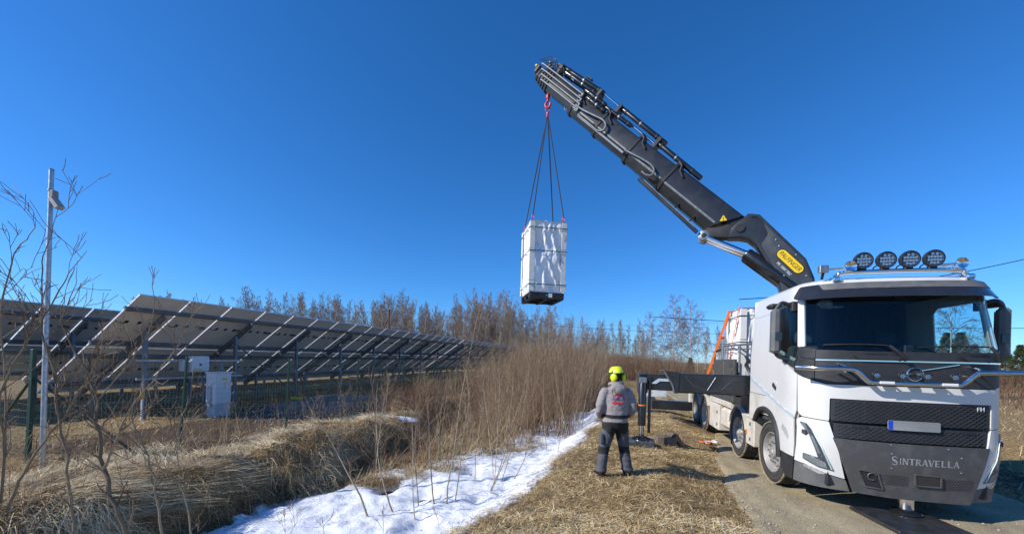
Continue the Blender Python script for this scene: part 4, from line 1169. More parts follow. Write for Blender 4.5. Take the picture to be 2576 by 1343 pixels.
# ------------------------------------------------------------------ loader crane (local X along the boom's plan direction, Y towards the camera side, Z up)
CX_, CY_ = 6.26, 8.04
CRZ = math.atan2(10.90 - CY_, .82 - CX_)
crane = empty('loader_crane', (CX_, CY_, 0), CRZ)
tag(crane, 'dark grey articulated loader crane behind the cab, its boom raised over the ditch', 'crane')
CRW = Matrix.Translation((CX_, CY_, 0)) @ Matrix.Rotation(CRZ, 4, 'Z')
TRW = Matrix.Translation((OX, OY, 0)) @ Matrix.Rotation(-TH, 4, 'Z')
T2C = CRW.inverted() @ TRW                       # truck coordinates -> crane coordinates

def bev_prism(poly, fn, d0, d1, bevel, name, m, parent, smooth=30):
    bm = bmesh.new()
    a = [bm.verts.new(fn(p, q, d0)) for p, q in poly]; b = [bm.verts.new(fn(p, q, d1)) for p, q in poly]
    bm.faces.new(a[::-1]); bm.faces.new(b)
    n = len(poly)
    for i in range(n): bm.faces.new([a[i], a[(i + 1) % n], b[(i + 1) % n], b[i]])
    bmesh.ops.recalc_face_normals(bm, faces=bm.faces)
    ed = [e for e in bm.edges if (e.verts[0] in a) == (e.verts[1] in a)] if bevel else []
    if bevel: bmesh.ops.bevel(bm, geom=ed, offset=bevel, segments=2, affect='EDGES', profile=.6)
    me = bpy.data.meshes.new(name); bm.to_mesh(me); bm.free()
    return link_mesh(name, me, m, parent, smooth)
az_ = lambda a, z, w: (a, w, z)
# base, column
MB().cbox(-1.15, 1.15, 1.22, 2.05, .98, 1.55, .04).build('crane_base', M_['crane_grey'], crane, M=T2C)
MB().lathe([(.42, 1.5), (.44, 1.62), (.36, 1.70), (.30, 1.75), (.28, 2.9), (.24, 3.2)], None, 28).build('column', M_['crane_grey'], crane)
MB().cbox(-.25, .45, -.20, .20, 2.6, 3.4, .05).build('column_head', M_['crane_grey'], crane)
# lower boom
LB = [(1.56, 4.93), (1.50, 5.14), (1.18, 5.42), (0.96, 5.365), (0.12, 4.32), (-.03, 3.90), (-.10, 3.35), (-.05, 2.95), (.42, 2.95), (.54, 3.35), (.555, 3.72), (.66, 4.0), (1.02, 4.70), (1.17, 4.85), (1.34, 4.905)]
lb = bev_prism(LB, az_, -.20, .20, .055, 'lower_boom', M_['crane_grey'], crane)
pl = [(.94, 5.30), (.16, 4.33), (.03, 3.92), (-.04, 3.36), (.46, 3.36), (.60, 4.0), (.93, 4.68), (.80, 4.90)]
bev_prism(round_poly(pl, .05), az_, .19, .212, .004, 'side_plate', M_['crane_plate'], lb)
bev_prism(round_poly([(1.16, 5.40), (.97, 5.34), (.14, 4.31), (.02, 3.92), (.06, 3.90), (.20, 4.31), (1.0, 5.29), (1.13, 5.33)], .02), az_, -.205, .219, .006, 'edge_flange', M_['crane_grey'], lb)
for (a, z) in ((.66, 4.76), (.60, 4.62), (.50, 3.98), (.12, 3.95), (.30, 4.40)):
    MB().lathe([(.018, 0), (.018, .012), (.008, .016)], zax((a, .212, z), (0, 1, 0)), 8).build('bolt', M_['steel'], lb)
MB().lathe([(.085, .0), (.085, .035), (.06, .045)], zax((.30, .21, 3.43), (0, 1, 0)), 18).build('pivot_pin', M_['steel'], lb)
# yellow maker's plate
def on_side(cx, cz, da, dz, ua, uz, w):
    return lambda a, b, c: (cx + a * da + b * ua, w + c, cz + a * dz + b * uz)
sg = on_side(.405, 4.275, -.646, -.763, -.763, .646, .214)
def capsule(l, h, n=8):
    return [(l / 2 - h / 2 + h / 2 * math.cos(t), h / 2 * math.sin(t)) for t in np.linspace(-math.pi / 2, math.pi / 2, n)] + [(-l / 2 + h / 2 - h / 2 * math.cos(t), -h / 2 * math.sin(t)) for t in np.linspace(-math.pi / 2, math.pi / 2, n)]
s1 = MB(); s1.prism(capsule(.66, .215), lambda a, b, d: sg(a, b, d), 0, .004); sgo = s1.build('sign_border', M_['letter_black'], lb)
s1 = MB(); s1.prism(capsule(.625, .175), lambda a, b, d: sg(a, b, d), .004, .007); s1.build('sign_face', M_['yellow'], sgo)
place_text('sign_lettering', 'PALFINGER', .125, M_['letter_black'], sgo, fn=lambda a, b, c: sg(a * .93, b, .0075 + c), shear=.18, spacing=.94, extrude=.0008)
sg2 = on_side(.51, 4.13, -.646, -.763, -.763, .646, .2135)
place_text('type_lettering', 'PK 1050 TEC', .068, M_['letter_white'], lb, fn=lambda a, b, c: sg2(a, b, c), shear=.15, extrude=.0008)
# knuckle cylinders
for w in (.10, -.13):
    d = Vector((.75, 0, .70)).normalized(); p0 = Vector((.20, w, 3.62)); p1 = Vector((1.20, w, 4.55)); p2 = Vector((2.02, w, 5.02))
    cy = MB().tube([p0, p0 + (p1 - p0) * .02, p1 - (p1 - p0) * .03, p1], [.12, .135, .135, .115], 20).build('knuckle_cylinder', M_['crane_cyl'], crane, 50)
    MB().tube([p1, p2], .062, 16).build('piston_rod', M_['rod'], cy, 60)
    MB().lathe([(.105, -.06), (.12, -.05), (.12, .05), (.105, .06)], zax(p2 + Vector((.03, 0, .03)), (0, 1, 0)), 22).build('rod_eye', M_['steel'], cy, 40)
    MB().lathe([(.052, .061), (.052, .075), (.03, .08)], zax(p2 + Vector((.03, 0, .03)), (0, 1, 0)), 16).build('eye_pin', M_['matt_black'], cy, 40)
# upper boom: telescopic sections. s along the boom, t above its axis, w sideways
def Bm(s, t, w):
    return (1.45 + .698 * s - .716 * t, w, 5.25 + .716 * s + .698 * t)
XS_ = [(.235, .10), (.225, .15), (.20, .185), (.17, .195), (-.20, .215), (-.235, .212), (-.262, .195), (-.43, .105), (-.455, .085)]
XS_ = XS_ + [(t, -w) for t, w in XS_[::-1]]
def section(name, s0, s1, k, m, parent, cut=0.0, dt=0.0):
    mb = MB(); n = len(XS_)
    for e, s in enumerate((s0, s1)):
        for t, w in XS_:
            sh = cut * (t - .235) if e == 0 else 0
            mb.v.append(Bm(s + sh, t * k + dt, w * k))
    mb.f = [list(range(n))[::-1], list(range(n, 2 * n))] + [[i, (i + 1) % n, n + (i + 1) % n, n + i] for i in range(n)]
    mb.mi = [0] * len(mb.f)
    return mb.build(name, m, parent, 42)
ub = section('upper_boom', -.05, 1.98, 1.0, M_['crane_grey'], crane, cut=-.62)
k_ = 1.0; s0 = 1.98
secs = [ub]
for i, (s1, k) in enumerate(((3.22, .935), (4.42, .87), (5.42, .81))):
    secs.append(section('boom_section', s0 - .3, s1, k, M_['crane_grey'], ub)); s0 = s1
# lighter grey strip painting the sun's glint on the lower kink, each section
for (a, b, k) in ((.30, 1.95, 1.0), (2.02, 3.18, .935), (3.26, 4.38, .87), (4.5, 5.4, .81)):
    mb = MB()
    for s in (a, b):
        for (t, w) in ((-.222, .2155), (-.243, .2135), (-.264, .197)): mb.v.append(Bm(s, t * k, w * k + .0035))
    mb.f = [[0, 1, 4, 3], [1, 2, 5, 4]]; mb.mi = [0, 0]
    me_ = mb.build('glint_strip', M_['galv_dull'], ub, 60)
# collars with bent brackets at each section end
for s, k in ((1.93, 1.0), (3.17, .935), (4.37, .87), (5.40, .81)):
    mb = MB(); n = len(XS_)
    for e, ds in enumerate((-.035, .035)):
        for t, w in XS_: mb.v.append(Bm(s + ds + .22 * (t + .45) * 0, t * k * 1.055, w * k * 1.10))
    mb.f = [list(range(n))[::-1], list(range(n, 2 * n))] + [[i, (i + 1) % n, n + (i + 1) % n, n + i] for i in range(n)]; mb.mi = [0] * len(mb.f)
    co = mb.build('section_collar', M_['matt_black'], ub, 40)
    ht = .235 * k
    MB().tube([Bm(s - .32, ht - .16, .225 * k), Bm(s - .17, ht - .10, .235 * k), Bm(s - .10, ht + .02, .235 * k), Bm(s + .02, ht + .06, .21 * k)], .024, 6).build('collar_bracket', M_['matt_black'], co)
    MB().cbox(-.06, .06, -.17 * k, .17 * k, 0, .10, .02, Matrix.Translation(Bm(s, ht + .0, 0)) @ Matrix.Rotation(-R(45.7), 4, 'Y')).build('cylinder_saddle', M_['matt_black'], co)
# tip: nested short sections
for i in range(5):
    k = .75 - .075 * i; e = 6.55 + .125 * i
    section('tip_section', 5.2, e, k, M_['crane_grey'], ub, dt=.05 - .012 * i)
    mb = MB(); n = len(XS_)
    for ds in (-.03, .03):
        for t, w in XS_: mb.v.append(Bm(e + ds, t * k * 1.08 + .05 - .012 * i, w * k * 1.16))
    mb.f = [list(range(n))[::-1], list(range(n, 2 * n))] + [[j, (j + 1) % n, n + (j + 1) % n, n + j] for j in range(n)]; mb.mi = [0] * len(mb.f)
    mb.build('tip_collar', M_['matt_black'], ub, 40)
# grey guide channels along the tip
for i, t in enumerate((.17, .06, -.05, -.16)):
    e0 = 5.28 - .05 * i; e1 = 6.98 - .09 * i
    pts = [(e0 + .10, t - .075), (e0 + .02, t - .07), (e0, t - .04), (e0 + .04, t - .008), (e0 + .12, t), (e1 - .1, t), (e1, t - .02)]
    MB().tube([Bm(s, tt, .225 - .006 * i) for s, tt in catmull(pts, 4)], .026, 8).build('guide_channel', M_['galv_dull'], ub, 50)
# energy-chain loops
def chain(pts, name='hose_chain', w=.25, m='galv_dull', wd=.026, h=.036):
    c = catmull(pts, 6); mb = MB()
    for i in range(len(c) - 1):
        pa, pb = Vector(Bm(*c[i], w)), Vector(Bm(*c[i + 1], w))
        mb.bar(pa, pb + (pb - pa) * .06, wd * 2, h, .004, up=(0, 1, 0) if False else (.3, 0, 1))
    return mb.build(name, M_[m], ub, 40)
chain([(5.20, -.14), (4.95, -.13), (4.6, -.075), (4.30, -.03), (4.12, -.08), (4.08, -.20), (4.20, -.29), (4.40, -.295), (4.7, -.29), (4.98, -.29)], w=.265)
chain([(3.22, -.25), (3.0, -.215), (2.7, -.17), (2.42, -.15), (2.25, -.20), (2.22, -.31), (2.33, -.38), (2.48, -.385)], w=.275)
for (a, b, t) in ((4.98, 3.22, -.30),):
    MB().bar(Bm(a, t, .235), Bm(b, t - .01, .235), .05, .06, .01).build('chain_tray', M_['galv_dull'], ub)
    MB().lathe([(.05, -.02), (.05, .02)], zax(Bm(a, t + .03, .235), (0, 1, 0)), 14).build('tray_roller', M_['matt_black'], ub)
ta = MB().bar(Bm(2.45, -.53, .20), Bm(.42, -.62, .20), .06, .085, .015).build('hose_tray', M_['crane_grey'], ub)
MB().bar(Bm(2.3, -.485, .235), Bm(.55, -.575, .235), .012, .02, .003).build('tray_edge', M_['galv_dull'], ta)
for s in (2.0, 1.25, .75): MB().bar(Bm(s, -.36, .12), Bm(s, -.57, .2), .04, .03, .005).build('tray_stay', M_['matt_black'], ta)
# cylinders on top of the boom
def cyl(s0, t0, s1, t1, r, w=0.0, name='extension_cylinder'):
    o = MB().tube([Bm(s0, t0, w), Bm(s0 + (s1 - s0) * .02, t0 + (t1 - t0) * .02, w), Bm(s1 - (s1 - s0) * .02, t1 - (t1 - t0) * .02, w), Bm(s1, t1, w)], [r * .8, r, r, r * .85], 18).build(name, M_['crane_cyl'], ub, 50)
    for f in (.12, .45, .8):
        s, t = s0 + (s1 - s0) * f, t0 + (t1 - t0) * f
        MB().tube([Bm(s - .02, t, w), Bm(s + .02, t, w)], r * 1.13, 18).build('cylinder_clamp', M_['steel'] if f == .45 else M_['matt_black'], o, 40)
    return o
def rod(s0, t0, s1, t1, r, w=0.0):
    MB().tube([Bm(s0, t0, w), Bm(s1, t1, w)], r, 12).build('piston_rod', M_['rod'], ub, 60)
cyl(4.92, .53, 6.62, .45, .062, .02); cyl(5.02, .40, 6.30, .37, .058, .09); cyl(4.95, .43, 6.4, .36, .055, -.11)
rod(4.92, .53, 4.20, .50, .026, .02)
cyl(4.22, .50, 2.60, .46, .062, .03); rod(4.15, .34, 2.80, .31, .032, .06); rod(6.3, .37, 5.9, .33, .026, .10)
cyl(2.82, .37, 1.32, .325, .062, .05); cyl(4.55, .30, 5.35, .30, .055, .16); cyl(4.45, .17, 5.15, .18, .055, .19)
cyl(3.6, .29, 4.6, .28, .05, .13)
for s, t in ((4.24, .42), (2.78, .36), (6.5, .36), (5.0, .42)):
    MB().cbox(-.05, .05, -.12, .14, -.16, .13, .015, Matrix.Translation(Bm(s, t, 0)) @ Matrix.Rotation(-R(45.7), 4, 'Y')).build('cylinder_bracket', M_['crane_plate'], ub)
# valve blocks, pipes and fittings near the tip
r_ = rng(77)
for i in range(16):
    s = r_.uniform(6.15, 6.98); t = r_.uniform(.22, .46) - .12 * max(0, s - 6.6); w = r_.uniform(-.12, .16); z_ = r_.uniform(.025, .06)
    m = 'crane_plate' if i % 4 else ('letter_white' if i % 8 else 'steel')
    MB().cbox(-z_, z_ * 1.4, -z_, z_, -z_, z_, .006, Matrix.Translation(Bm(s, t, w)) @ Matrix.Rotation(r_.uniform(-1, 1), 4, 'Y')).build('valve_block', M_[m], ub)
for i in range(9):
    s = 6.1 + .1 * i
    MB().tube(catmull([Bm(s, .30, .13), Bm(s + .08, .40 + .08 * r_.rand(), .15), Bm(s + .22, .34, .10 + .05 * r_.rand()), Bm(s + .34, .22, .14)], 5), .010, 6).build('hose', M_['matt_black'], ub)
MB().cbox(-.10, .10, -.05, .05, -.02, .02, .006, Matrix.Translation(Bm(5.60, .62, .0)) @ Matrix.Rotation(-R(45.7), 4, 'Y')).build('tip_camera', M_['matt_black'], ub)
th_ = MB().cbox(-.05, .07, -.12, .12, -.12, .12, .03, Matrix.Translation(Bm(7.17, .02, 0)) @ Matrix.Rotation(-R(45.7), 4, 'Y')).build('tip_head', M_['crane_plate'], ub)
MB().cbox(-.02, .04, -.05, .08, -.03, .03, .008, Matrix.Translation(Bm(7.24, .06, .06)) @ Matrix.Rotation(-R(45.7), 4, 'Y')).build('tip_lamp', M_['yellow'], th_)
# spare lugs under the tip
for (s, t) in ((6.45, -.20), (6.28, -.21), (5.62, -.27), (5.42, -.28)):
    p = Vector(Bm(s, t, 0.05)); e = MB()
    e.tube([p + Vector((.035 * math.cos(a), 0, -.05 + .05 * math.sin(a))) for a in np.linspace(0, 2 * math.pi, 12, False)], .013, 6, closed=True)
    e.build('lug', M_['steel'], ub)
# knuckle: cast block and pins
bev_prism([(1.30, 4.92), (1.62, 4.95), (1.95, 5.0), (2.12, 5.10), (1.98, 5.22), (1.72, 5.20), (1.40, 5.45), (1.18, 5.30)], az_, -.15, .15, .02, 'knuckle', M_['matt_black'], crane)
MB().lathe([(.09, -.235), (.09, .235)], zax((1.33, 0, 5.10), (0, 1, 0)), 20).build('knuckle_pin', M_['matt_black'], crane)
# warning triangle
tr = on_side(1.66, 5.35, -1, 0, 0, 1, .218)
def rot_(a, b, g): return (a * math.cos(g) - b * math.sin(g), a * math.sin(g) + b * math.cos(g))
tri_ = [rot_(.105 * math.cos(x), .105 * math.sin(x), 0) for x in (math.pi / 2, math.pi * 7 / 6, math.pi * 11 / 6)]
mb = MB(); mb.prism(round_poly(tri_, .02), lambda a, b, d: tr(a, b, d), 0, .003); wt = mb.build('warning_border', M_['letter_black'], ub)
mb = MB(); mb.prism(round_poly([(a * .84, b * .84) for a, b in tri_], .018), lambda a, b, d: tr(a, b, d), .003, .005); mb.build('warning_face', M_['yellow'], wt)
mb = MB(); mb.prism([(-.012, .03), (.012, .03), (.004, -.02), (-.004, -.02)], lambda a, b, d: tr(a, b, d), .005, .0065); mb.prism([(-.008, -.028), (.008, -.028), (.008, -.042), (-.008, -.042)], lambda a, b, d: tr(a, b, d), .005, .0065); mb.build('warning_mark', M_['letter_black'], wt)
# hook hanging from the tip
HK = Vector((6.14, 0, 0))
hp = [Vector(Bm(6.62, -.16, 0)), Vector((6.13, 0, 9.72))]
MB().tube(hp, .03, 8).build('hook_link', M_['steel'], crane)
hkm = MB(); hkm.lathe([(.045, 9.48), (.055, 9.52), (.055, 9.60), (.03, 9.66), (.02, 9.75)], Matrix.Translation((6.13, 0, 0)), 14)
hkm.tube(catmull([(6.13, 0, 9.50), (6.13, 0, 9.44), (6.19, 0, 9.38), (6.20, 0, 9.30), (6.13, 0, 9.24), (6.06, 0, 9.28), (6.05, 0, 9.36)], 5), [.032] * 31, 10)
hkm.build('hook', M_['red'], crane, 50)

# ---- outriggers (in truck coordinates)
def outrigger(y0, y1, z0, z1, qin, qmid, qout, zg_, front=True):
    ob = MB(); ob.cbox(qmid, qin, y0, y1, z0, z1, .03)
    beam = ob.build('outrigger', M_['crane_grey'], crane, M=T2C)
    ib = MB(); ib.cbox(qout, qmid + .3, y0 + .05, y1 - .05, z0 + .035, z1 - .035, .02); inner = ib.build('extension_beam', M_['crane_grey'], beam, M=T2C)
    return beam
beam = outrigger(1.28, 1.64, 1.42, 1.85, 1.05, -2.62, -3.42, .17)
# flared mouth of the front beam
fl = [(-2.98, 1.90), (-2.90, 1.885), (-2.80, 1.72), (-2.72, 1.58), (-2.68, 1.41), (-2.60, 1.41), (-2.58, 1.86), (-2.60, 1.88)]
mb = MB(); mb.prism(fl, lambda a, b, d: (a, d, b), 1.265, 1.285); mb.build('beam_mouth', M_['crane_grey'], beam, M=T2C)
mb = MB(); mb.tube([(a, 1.268, b) for a, b in catmull(fl[:5], 4)], .018, 6); mb.build('mouth_rim', M_['galv_dull'], beam, M=T2C)
mb = MB(); mb.prism([(-3.16, 1.60), (-3.0, 1.72), (-2.75, 1.72), (-2.75, 1.66), (-2.97, 1.66), (-3.05, 1.60)], lambda a, b, d: (a, d, b), 1.312, 1.328); mb.build('beam_arrow', M_['stripe'], beam, M=T2C)
mb = MB(); mb.bar((-1.86, 1.274, 1.79), (-2.02, 1.274, 1.50), .012, .02, .002, up=(0, 1, 0)); mb.build('beam_stripe', M_['galv'], beam, M=T2C)
for pts in ([(-2.46, 1.80), (-2.35, 1.65), (-2.1, 1.52), (-1.8, 1.48)], [(-1.75, 1.52), (-1.5, 1.74), (-1.3, 1.66), (-1.22, 1.48)]):
    MB().tube([(a, 1.276, b) for a, b in catmull(pts, 6)], .008, 6).build('weld_rib', M_['crane_plate'], beam, M=T2C)
mb = MB(); mb.cbox(-3.44, -3.22, 1.33, 1.60, 1.38, 1.84, .02); mb.build('leg_bracket', M_['crane_plate'], beam, M=T2C)
lx, ly = -3.335, 1.30
lg = MB(); lg.lathe([(.085, .66), (.085, 1.58), (.06, 1.62), (.06, 1.70)], Matrix.Translation((lx, ly, 0)), 20); lgo = lg.build('leg_cylinder', M_['crane_cyl'], beam, M=T2C)
MB().lathe([(.089, 1.10), (.089, 1.13)], Matrix.Translation((lx, ly, 0)), 20).build('leg_band', M_['amber'], beam, M=T2C)
MB().lathe([(.05, .44), (.05, .67)], Matrix.Translation((lx, ly, 0)), 18).build('leg_rod', M_['rod'], beam, M=T2C)
MB().tube([(lx + .155, ly + .02, .50), (lx + .155, ly + .02, 1.75)], .032, 10).build('leg_guide', M_['crane_cyl'], beam, M=T2C)
MB().cbox(lx - .115, lx - .09, ly - .03, ly + .03, .95, 1.15, .01).build('leg_lever', M_['crane_cyl'], beam, M=T2C)
MB().cbox(lx - .08, lx + .08, ly - .06, ly - .02, 1.60, 1.74, .02).build('leg_yoke', M_['steel'], beam, M=T2C)
ft = MB(); ft.lathe([(.05, .47), (.07, .40), (.19, .355), (.20, .335)], Matrix.Translation((lx, ly, 0)), 22)
for k in range(6): ft.bar((lx, ly, .42), (lx + .19 * math.cos(k * 1.047), ly + .19 * math.sin(k * 1.047), .355), .016, .06, .003)
ft.build('leg_foot', M_['crane_cyl'], beam, M=T2C)
# rear outrigger
rbm = MB(); rbm.cbox(-2.55, 1.1, 7.30, 7.62, .34, .66, .02); rbo = rbm.build('rear_outrigger', M_['crane_grey'], crane, M=T2C)
MB().lathe([(.08, .36), (.08, 1.05)], Matrix.Translation((-2.62, 7.45, 0)), 16).build('leg_cylinder', M_['steel'], rbo, M=T2C)
MB().lathe([(.05, .22), (.05, .38)], Matrix.Translation((-2.62, 7.45, 0)), 16).build('leg_rod', M_['rod'], rbo, M=T2C)
MB().lathe([(.18, .17), (.18, .21), (.06, .28)], Matrix.Translation((-2.62, 7.45, 0)), 18).build('leg_foot', M_['steel'], rbo, M=T2C)
bev_prism([(-2.76, .34), (-2.50, .34), (-2.35, .62), (-2.50, .84), (-2.76, .84)], lambda a, b, d: T2C @ Vector((a, d, b)), 7.33, 7.59, .01, 'leg_housing', M_['steel'], rbo)
MB().cbox(-2.75, -2.05, 7.22, 7.25, .80, 1.07, .004).build('cover_sheet', mat('marbled_sheet', (.42, .47, .50), .5, col2=(.62, .66, .68), scale=4, thresh=(.4, .6)), rbo, M=T2C)
# ------------------------------------------------------------------ wrapped cabinets
WRAP = mat('white_wrap', (.80, .80, .81), .26, var=.03, scale=5, coat=.3, bump=.05, bscale=14)
CARD = mat('edge_board', (.74, .73, .70), .75, var=.05, scale=10, bump=.03)
BAND = mat('green_band', (.015, .10, .07), .45)
PALLET = mat('black_pallet', (.02, .022, .024), .55, var=.2, scale=12, bump=.04)
def cabinet(name, loc, rz, label, seed, w=1.0, d=1.12, h=1.93):
    """Empty at the underside centre of the pallet"""
    root = empty(name, loc, rz)
    tag(root, label, 'cabinet', 'white wrapped cabinets')
    hp = .20
    hw, hd = w / 2, d / 2
    # wrap: each side a wrinkled sheet, joined in one skin
    def sheet(ax, sgn, nx=44, nz=64):
        A, Zk = np.meshgrid(np.linspace(-1, 1, nx + 1), np.linspace(0, 1, nz + 1))
        L = (hw if ax == 1 else hd)
        edge = (1 - np.abs(A) ** 8) * (1 - np.abs(2 * Zk - 1) ** 10)
        fx = A * L * 2.4 + seed + ax * 7 + sgn * 3; fz = Zk * h * 1.1 + seed
        f1 = fnoise(fx * 1.5 + .9 * fz, fz * .8, 200 + seed, 2); f2 = fnoise(fx * 3.2 - 1.1 * fz, fz * 1.2, 205 + seed, 2)
        fold = .17 * (.30 - np.abs(f1) * 1.8) + .09 * (.22 - np.abs(f2) * 1.5) + .012 * fnoise(fx * 9, fz * 4, 210 + seed, 2)
        o_ = (fold * edge - .030) * (1.0 if ax == 1 else .8)
        z = hp + h * Zk
        if ax == 1: P = np.stack([A * hw, sgn * (hd + o_), z], -1)
        else: P = np.stack([sgn * (hw + o_), A * hd, z], -1)
        r0 = np.arange(nz * nx); bb = (r0 // nx) * (nx + 1) + r0 % nx
        return P.reshape(-1, 3), np.stack([bb, bb + 1, bb + nx + 2, bb + nx + 1], -1).tolist()
    mb = MB()
    for ax, sg_ in ((1, -1), (1, 1), (0, -1), (0, 1)): mb.add(*sheet(ax, sg_))
    mb.add([(-hw, -hd, hp + h - .004), (hw, -hd, hp + h - .004), (hw, hd, hp + h - .004), (-hw, hd, hp + h - .004)], [[0, 1, 2, 3]])
    bm_ = mb.build('wrap', WRAP, root, 60)
    MB().cbox(-hw + .14, hw - .14, -hd + .14, hd - .14, hp - .01, hp + h - .02, .01).build('carton', CARD, root)
    # edge boards
    for sx in (-1, 1):
        for sy in (-1, 1):
            for (z0, z1) in ((hp + .02, hp + .30), (hp + .31, hp + h * .60), (hp + h * .61, hp + h * .985)):
                e = MB(); j = .006 * math.sin(z0 * 9 + sx + sy)
                e.cbox(sx * hw - sx * .125, sx * (hw + .014 + j), sy * (hd + .006), sy * (hd + .018 + j), z0, z1, .004)
                e.cbox(sx * (hw + .006), sx * (hw + .0185 + j), sy * hd - sy * .125, sy * (hd + .0165 + j), z0 + .003, z1 - .003, .004)
                e.build('edge_board', CARD, root)
    # green strapping
    for z in (hp + .20, hp + h * .575, hp + h * .90):
        mb = MB(); o_ = .026
        pts = [(-hw - o_, -hd - o_), (hw + o_, -hd - o_), (hw + o_, hd + o_), (-hw - o_, hd + o_)]
        mb.tube([(x_, y_, z + (.012 if i in (1, 2) else 0)) for i, (x_, y_) in enumerate(pts)], .011, 4, closed=True)
        mb.build('strap_band', BAND, root, None)
    # crumpled film on top
    top = MB(); r_ = rng(seed + 30)
    for i in range(7):
        a = r_.uniform(-hw, hw * .7); b = r_.uniform(-hd, hd * .6); s_ = r_.uniform(.1, .3)
        top.add([(a, b, hp + h), (a + s_, b + .05, hp + h + .02), (a + s_ * .6, b + s_, hp + h + .01), (a + s_ * .4, b + s_ * .4, hp + h + r_.uniform(.03, .08))], [[0, 1, 3], [1, 2, 3], [2, 0, 3]])
    tag(top.build('loose_film', WRAP, root, None), kind='stuff')
    # pallet: blocks and boards
    for sx in (-.42, 0, .42):
        MB().cbox(sx * w - .05, sx * w + .05, -hd + .02, hd - .02, 0, .024, .004).build('bottom_board', PALLET, root)
        for sy in (-.42, 0, .42): MB().cbox(sx * w - .07, sx * w + .07, sy * d - .05, sy * d + .05, .024, .115, .006).build('pallet_block', PALLET, root)
    for k in range(6): MB().cbox(-hw + .01, hw - .01, -hd + .01 + k * (d - .12) / 5, -hd + .11 + k * (d - .12) / 5, .115, .138, .003).build('pallet_board', PALLET, root)
    for sy in (-1, 1): MB().cbox(-hw + .015, hw - .015, sy * (hd - .045), sy * (hd - .005), .02, .195, .006).build('base_channel', PALLET, root)
    MB().cbox(hw * .1, hw * .1 + .10, -hd + .0, -hd + .004, .06, .17, .001).build('label_sheet', M_['letter_white'], root)
    MB().lathe([(.028, 0), (.028, .004)], zax((hw * .1 - .05, -hd + .004, .12), (0, -1, 0)), 14).build('round_sticker', mat('blue_sticker_' + str(seed), (.02, .25, .42), .4), root)
    MB().cbox(hw - .10, hw - .03, -hd - .0245, -hd - .0205, hp + h * .74, hp + h * .82, .001).build('note', mat('cream_note_' + str(seed), (.72, .66, .48), .7), root)
    return root
LZ = 3.70
cab1 = cabinet('wrapped_cabinet', (.806, 10.93, LZ), R(10), 'tall white film-wrapped cabinet on a black pallet hanging from the crane hook', 1)
cabinet('wrapped_cabinet', W(-.56, 3.03, 1.302), -TH, 'white film-wrapped cabinet standing on the truck bed behind the cab', 4)
# sling: master ring, four ropes, red shackles
sl = empty('lifting_sling', (.806, 10.93, 9.13))
tag(sl, 'four-leg dark rope sling with red shackles between hook and hanging cabinet', 'sling')
Mc = Matrix.Translation((.806, 10.93, LZ)) @ Matrix.Rotation(R(10), 4, 'Z')
hook_w = CRW @ Vector((6.13, 0, 9.24))
o0 = Vector((.806, 10.93, 9.13))
MB().tube([hook_w - o0 + Vector((.06 * math.cos(a), 0, -.05 + .085 * math.sin(a))) for a in np.linspace(0, 2 * math.pi, 18, False)], .014, 8, closed=True).build('master_ring', M_['red'], sl, 60)
top_p = hook_w - o0 + Vector((0, 0, -.14))
MB().lathe([(.02, .02), (.035, .0), (.035, -.12), (.02, -.16)], Matrix.Translation(top_p), 10).build('ring_coupling', M_['red'], sl)
for sx in (-1, 1):
    for sy in (-1, 1):
        c = Mc @ Vector((sx * .43, sy * .50, .20 + 1.93 + .08)) - o0
        st = top_p + Vector((sx * .015, sy * .015, -.14))
        n = 8
        MB().tube([st.lerp(c + Vector((0, 0, .10)), t) for t in np.linspace(0, 1, n)], .0165, 6).build('sling_rope', mat('sling_rope_%d%d' % (sx + 1, sy + 1), (.045, .048, .06), .85, var=.3, scale=60, bump=.3, bscale=90), sl, 60)
        MB().tube([c + Vector((.03 * math.cos(a), 0, .03 + .055 * math.sin(a))) for a in np.linspace(0, 2 * math.pi, 14, False)], .013, 6, closed=True).build('shackle', M_['red'], sl, 60)
# orange ratchet straps over the cabinet on the bed
def webbing(pts, w, label):
    mb = MB(); pts = [Vector(p) for p in pts]
    for a, b in zip(pts[:-1], pts[1:]):
        d = (b - a).normalized(); s = Vector((0, 1, 0)) if abs(d.y) < .6 else Vector((0, .55, -.8)) 
        s = (s - d * s.dot(d)).normalized() * w / 2
        nn = d.cross(s).normalized() * .0025
        mb.add([a - s + nn, a + s + nn, b + s + nn, b - s + nn, a - s - nn, a + s - nn, b + s - nn, b - s - nn], [[0, 1, 2, 3], [7, 6, 5, 4], [0, 4, 5, 1], [1, 5, 6, 2], [2, 6, 7, 3], [3, 7, 4, 0]])
    o = mb.build('ratchet_strap', M_['orange'], None, None, TRW)
    return tag(o, label, 'strap', 'orange straps on the truck bed')
webbing([(-1.275, 4.80, 1.64), (-1.09, 3.30, 3.458), (.02, 3.30, 3.47), (1.2, 3.6, 1.64)], .07, 'wide orange strap slanting from bed edge to top of the wrapped cabinet')
webbing([(-1.12, 3.55, 1.36), (-1.10, 2.50, 3.46), (.03, 2.60, 3.475), (1.2, 2.9, 1.64)], .04, 'thin orange strap crossing the near face of the cabinet on the bed')
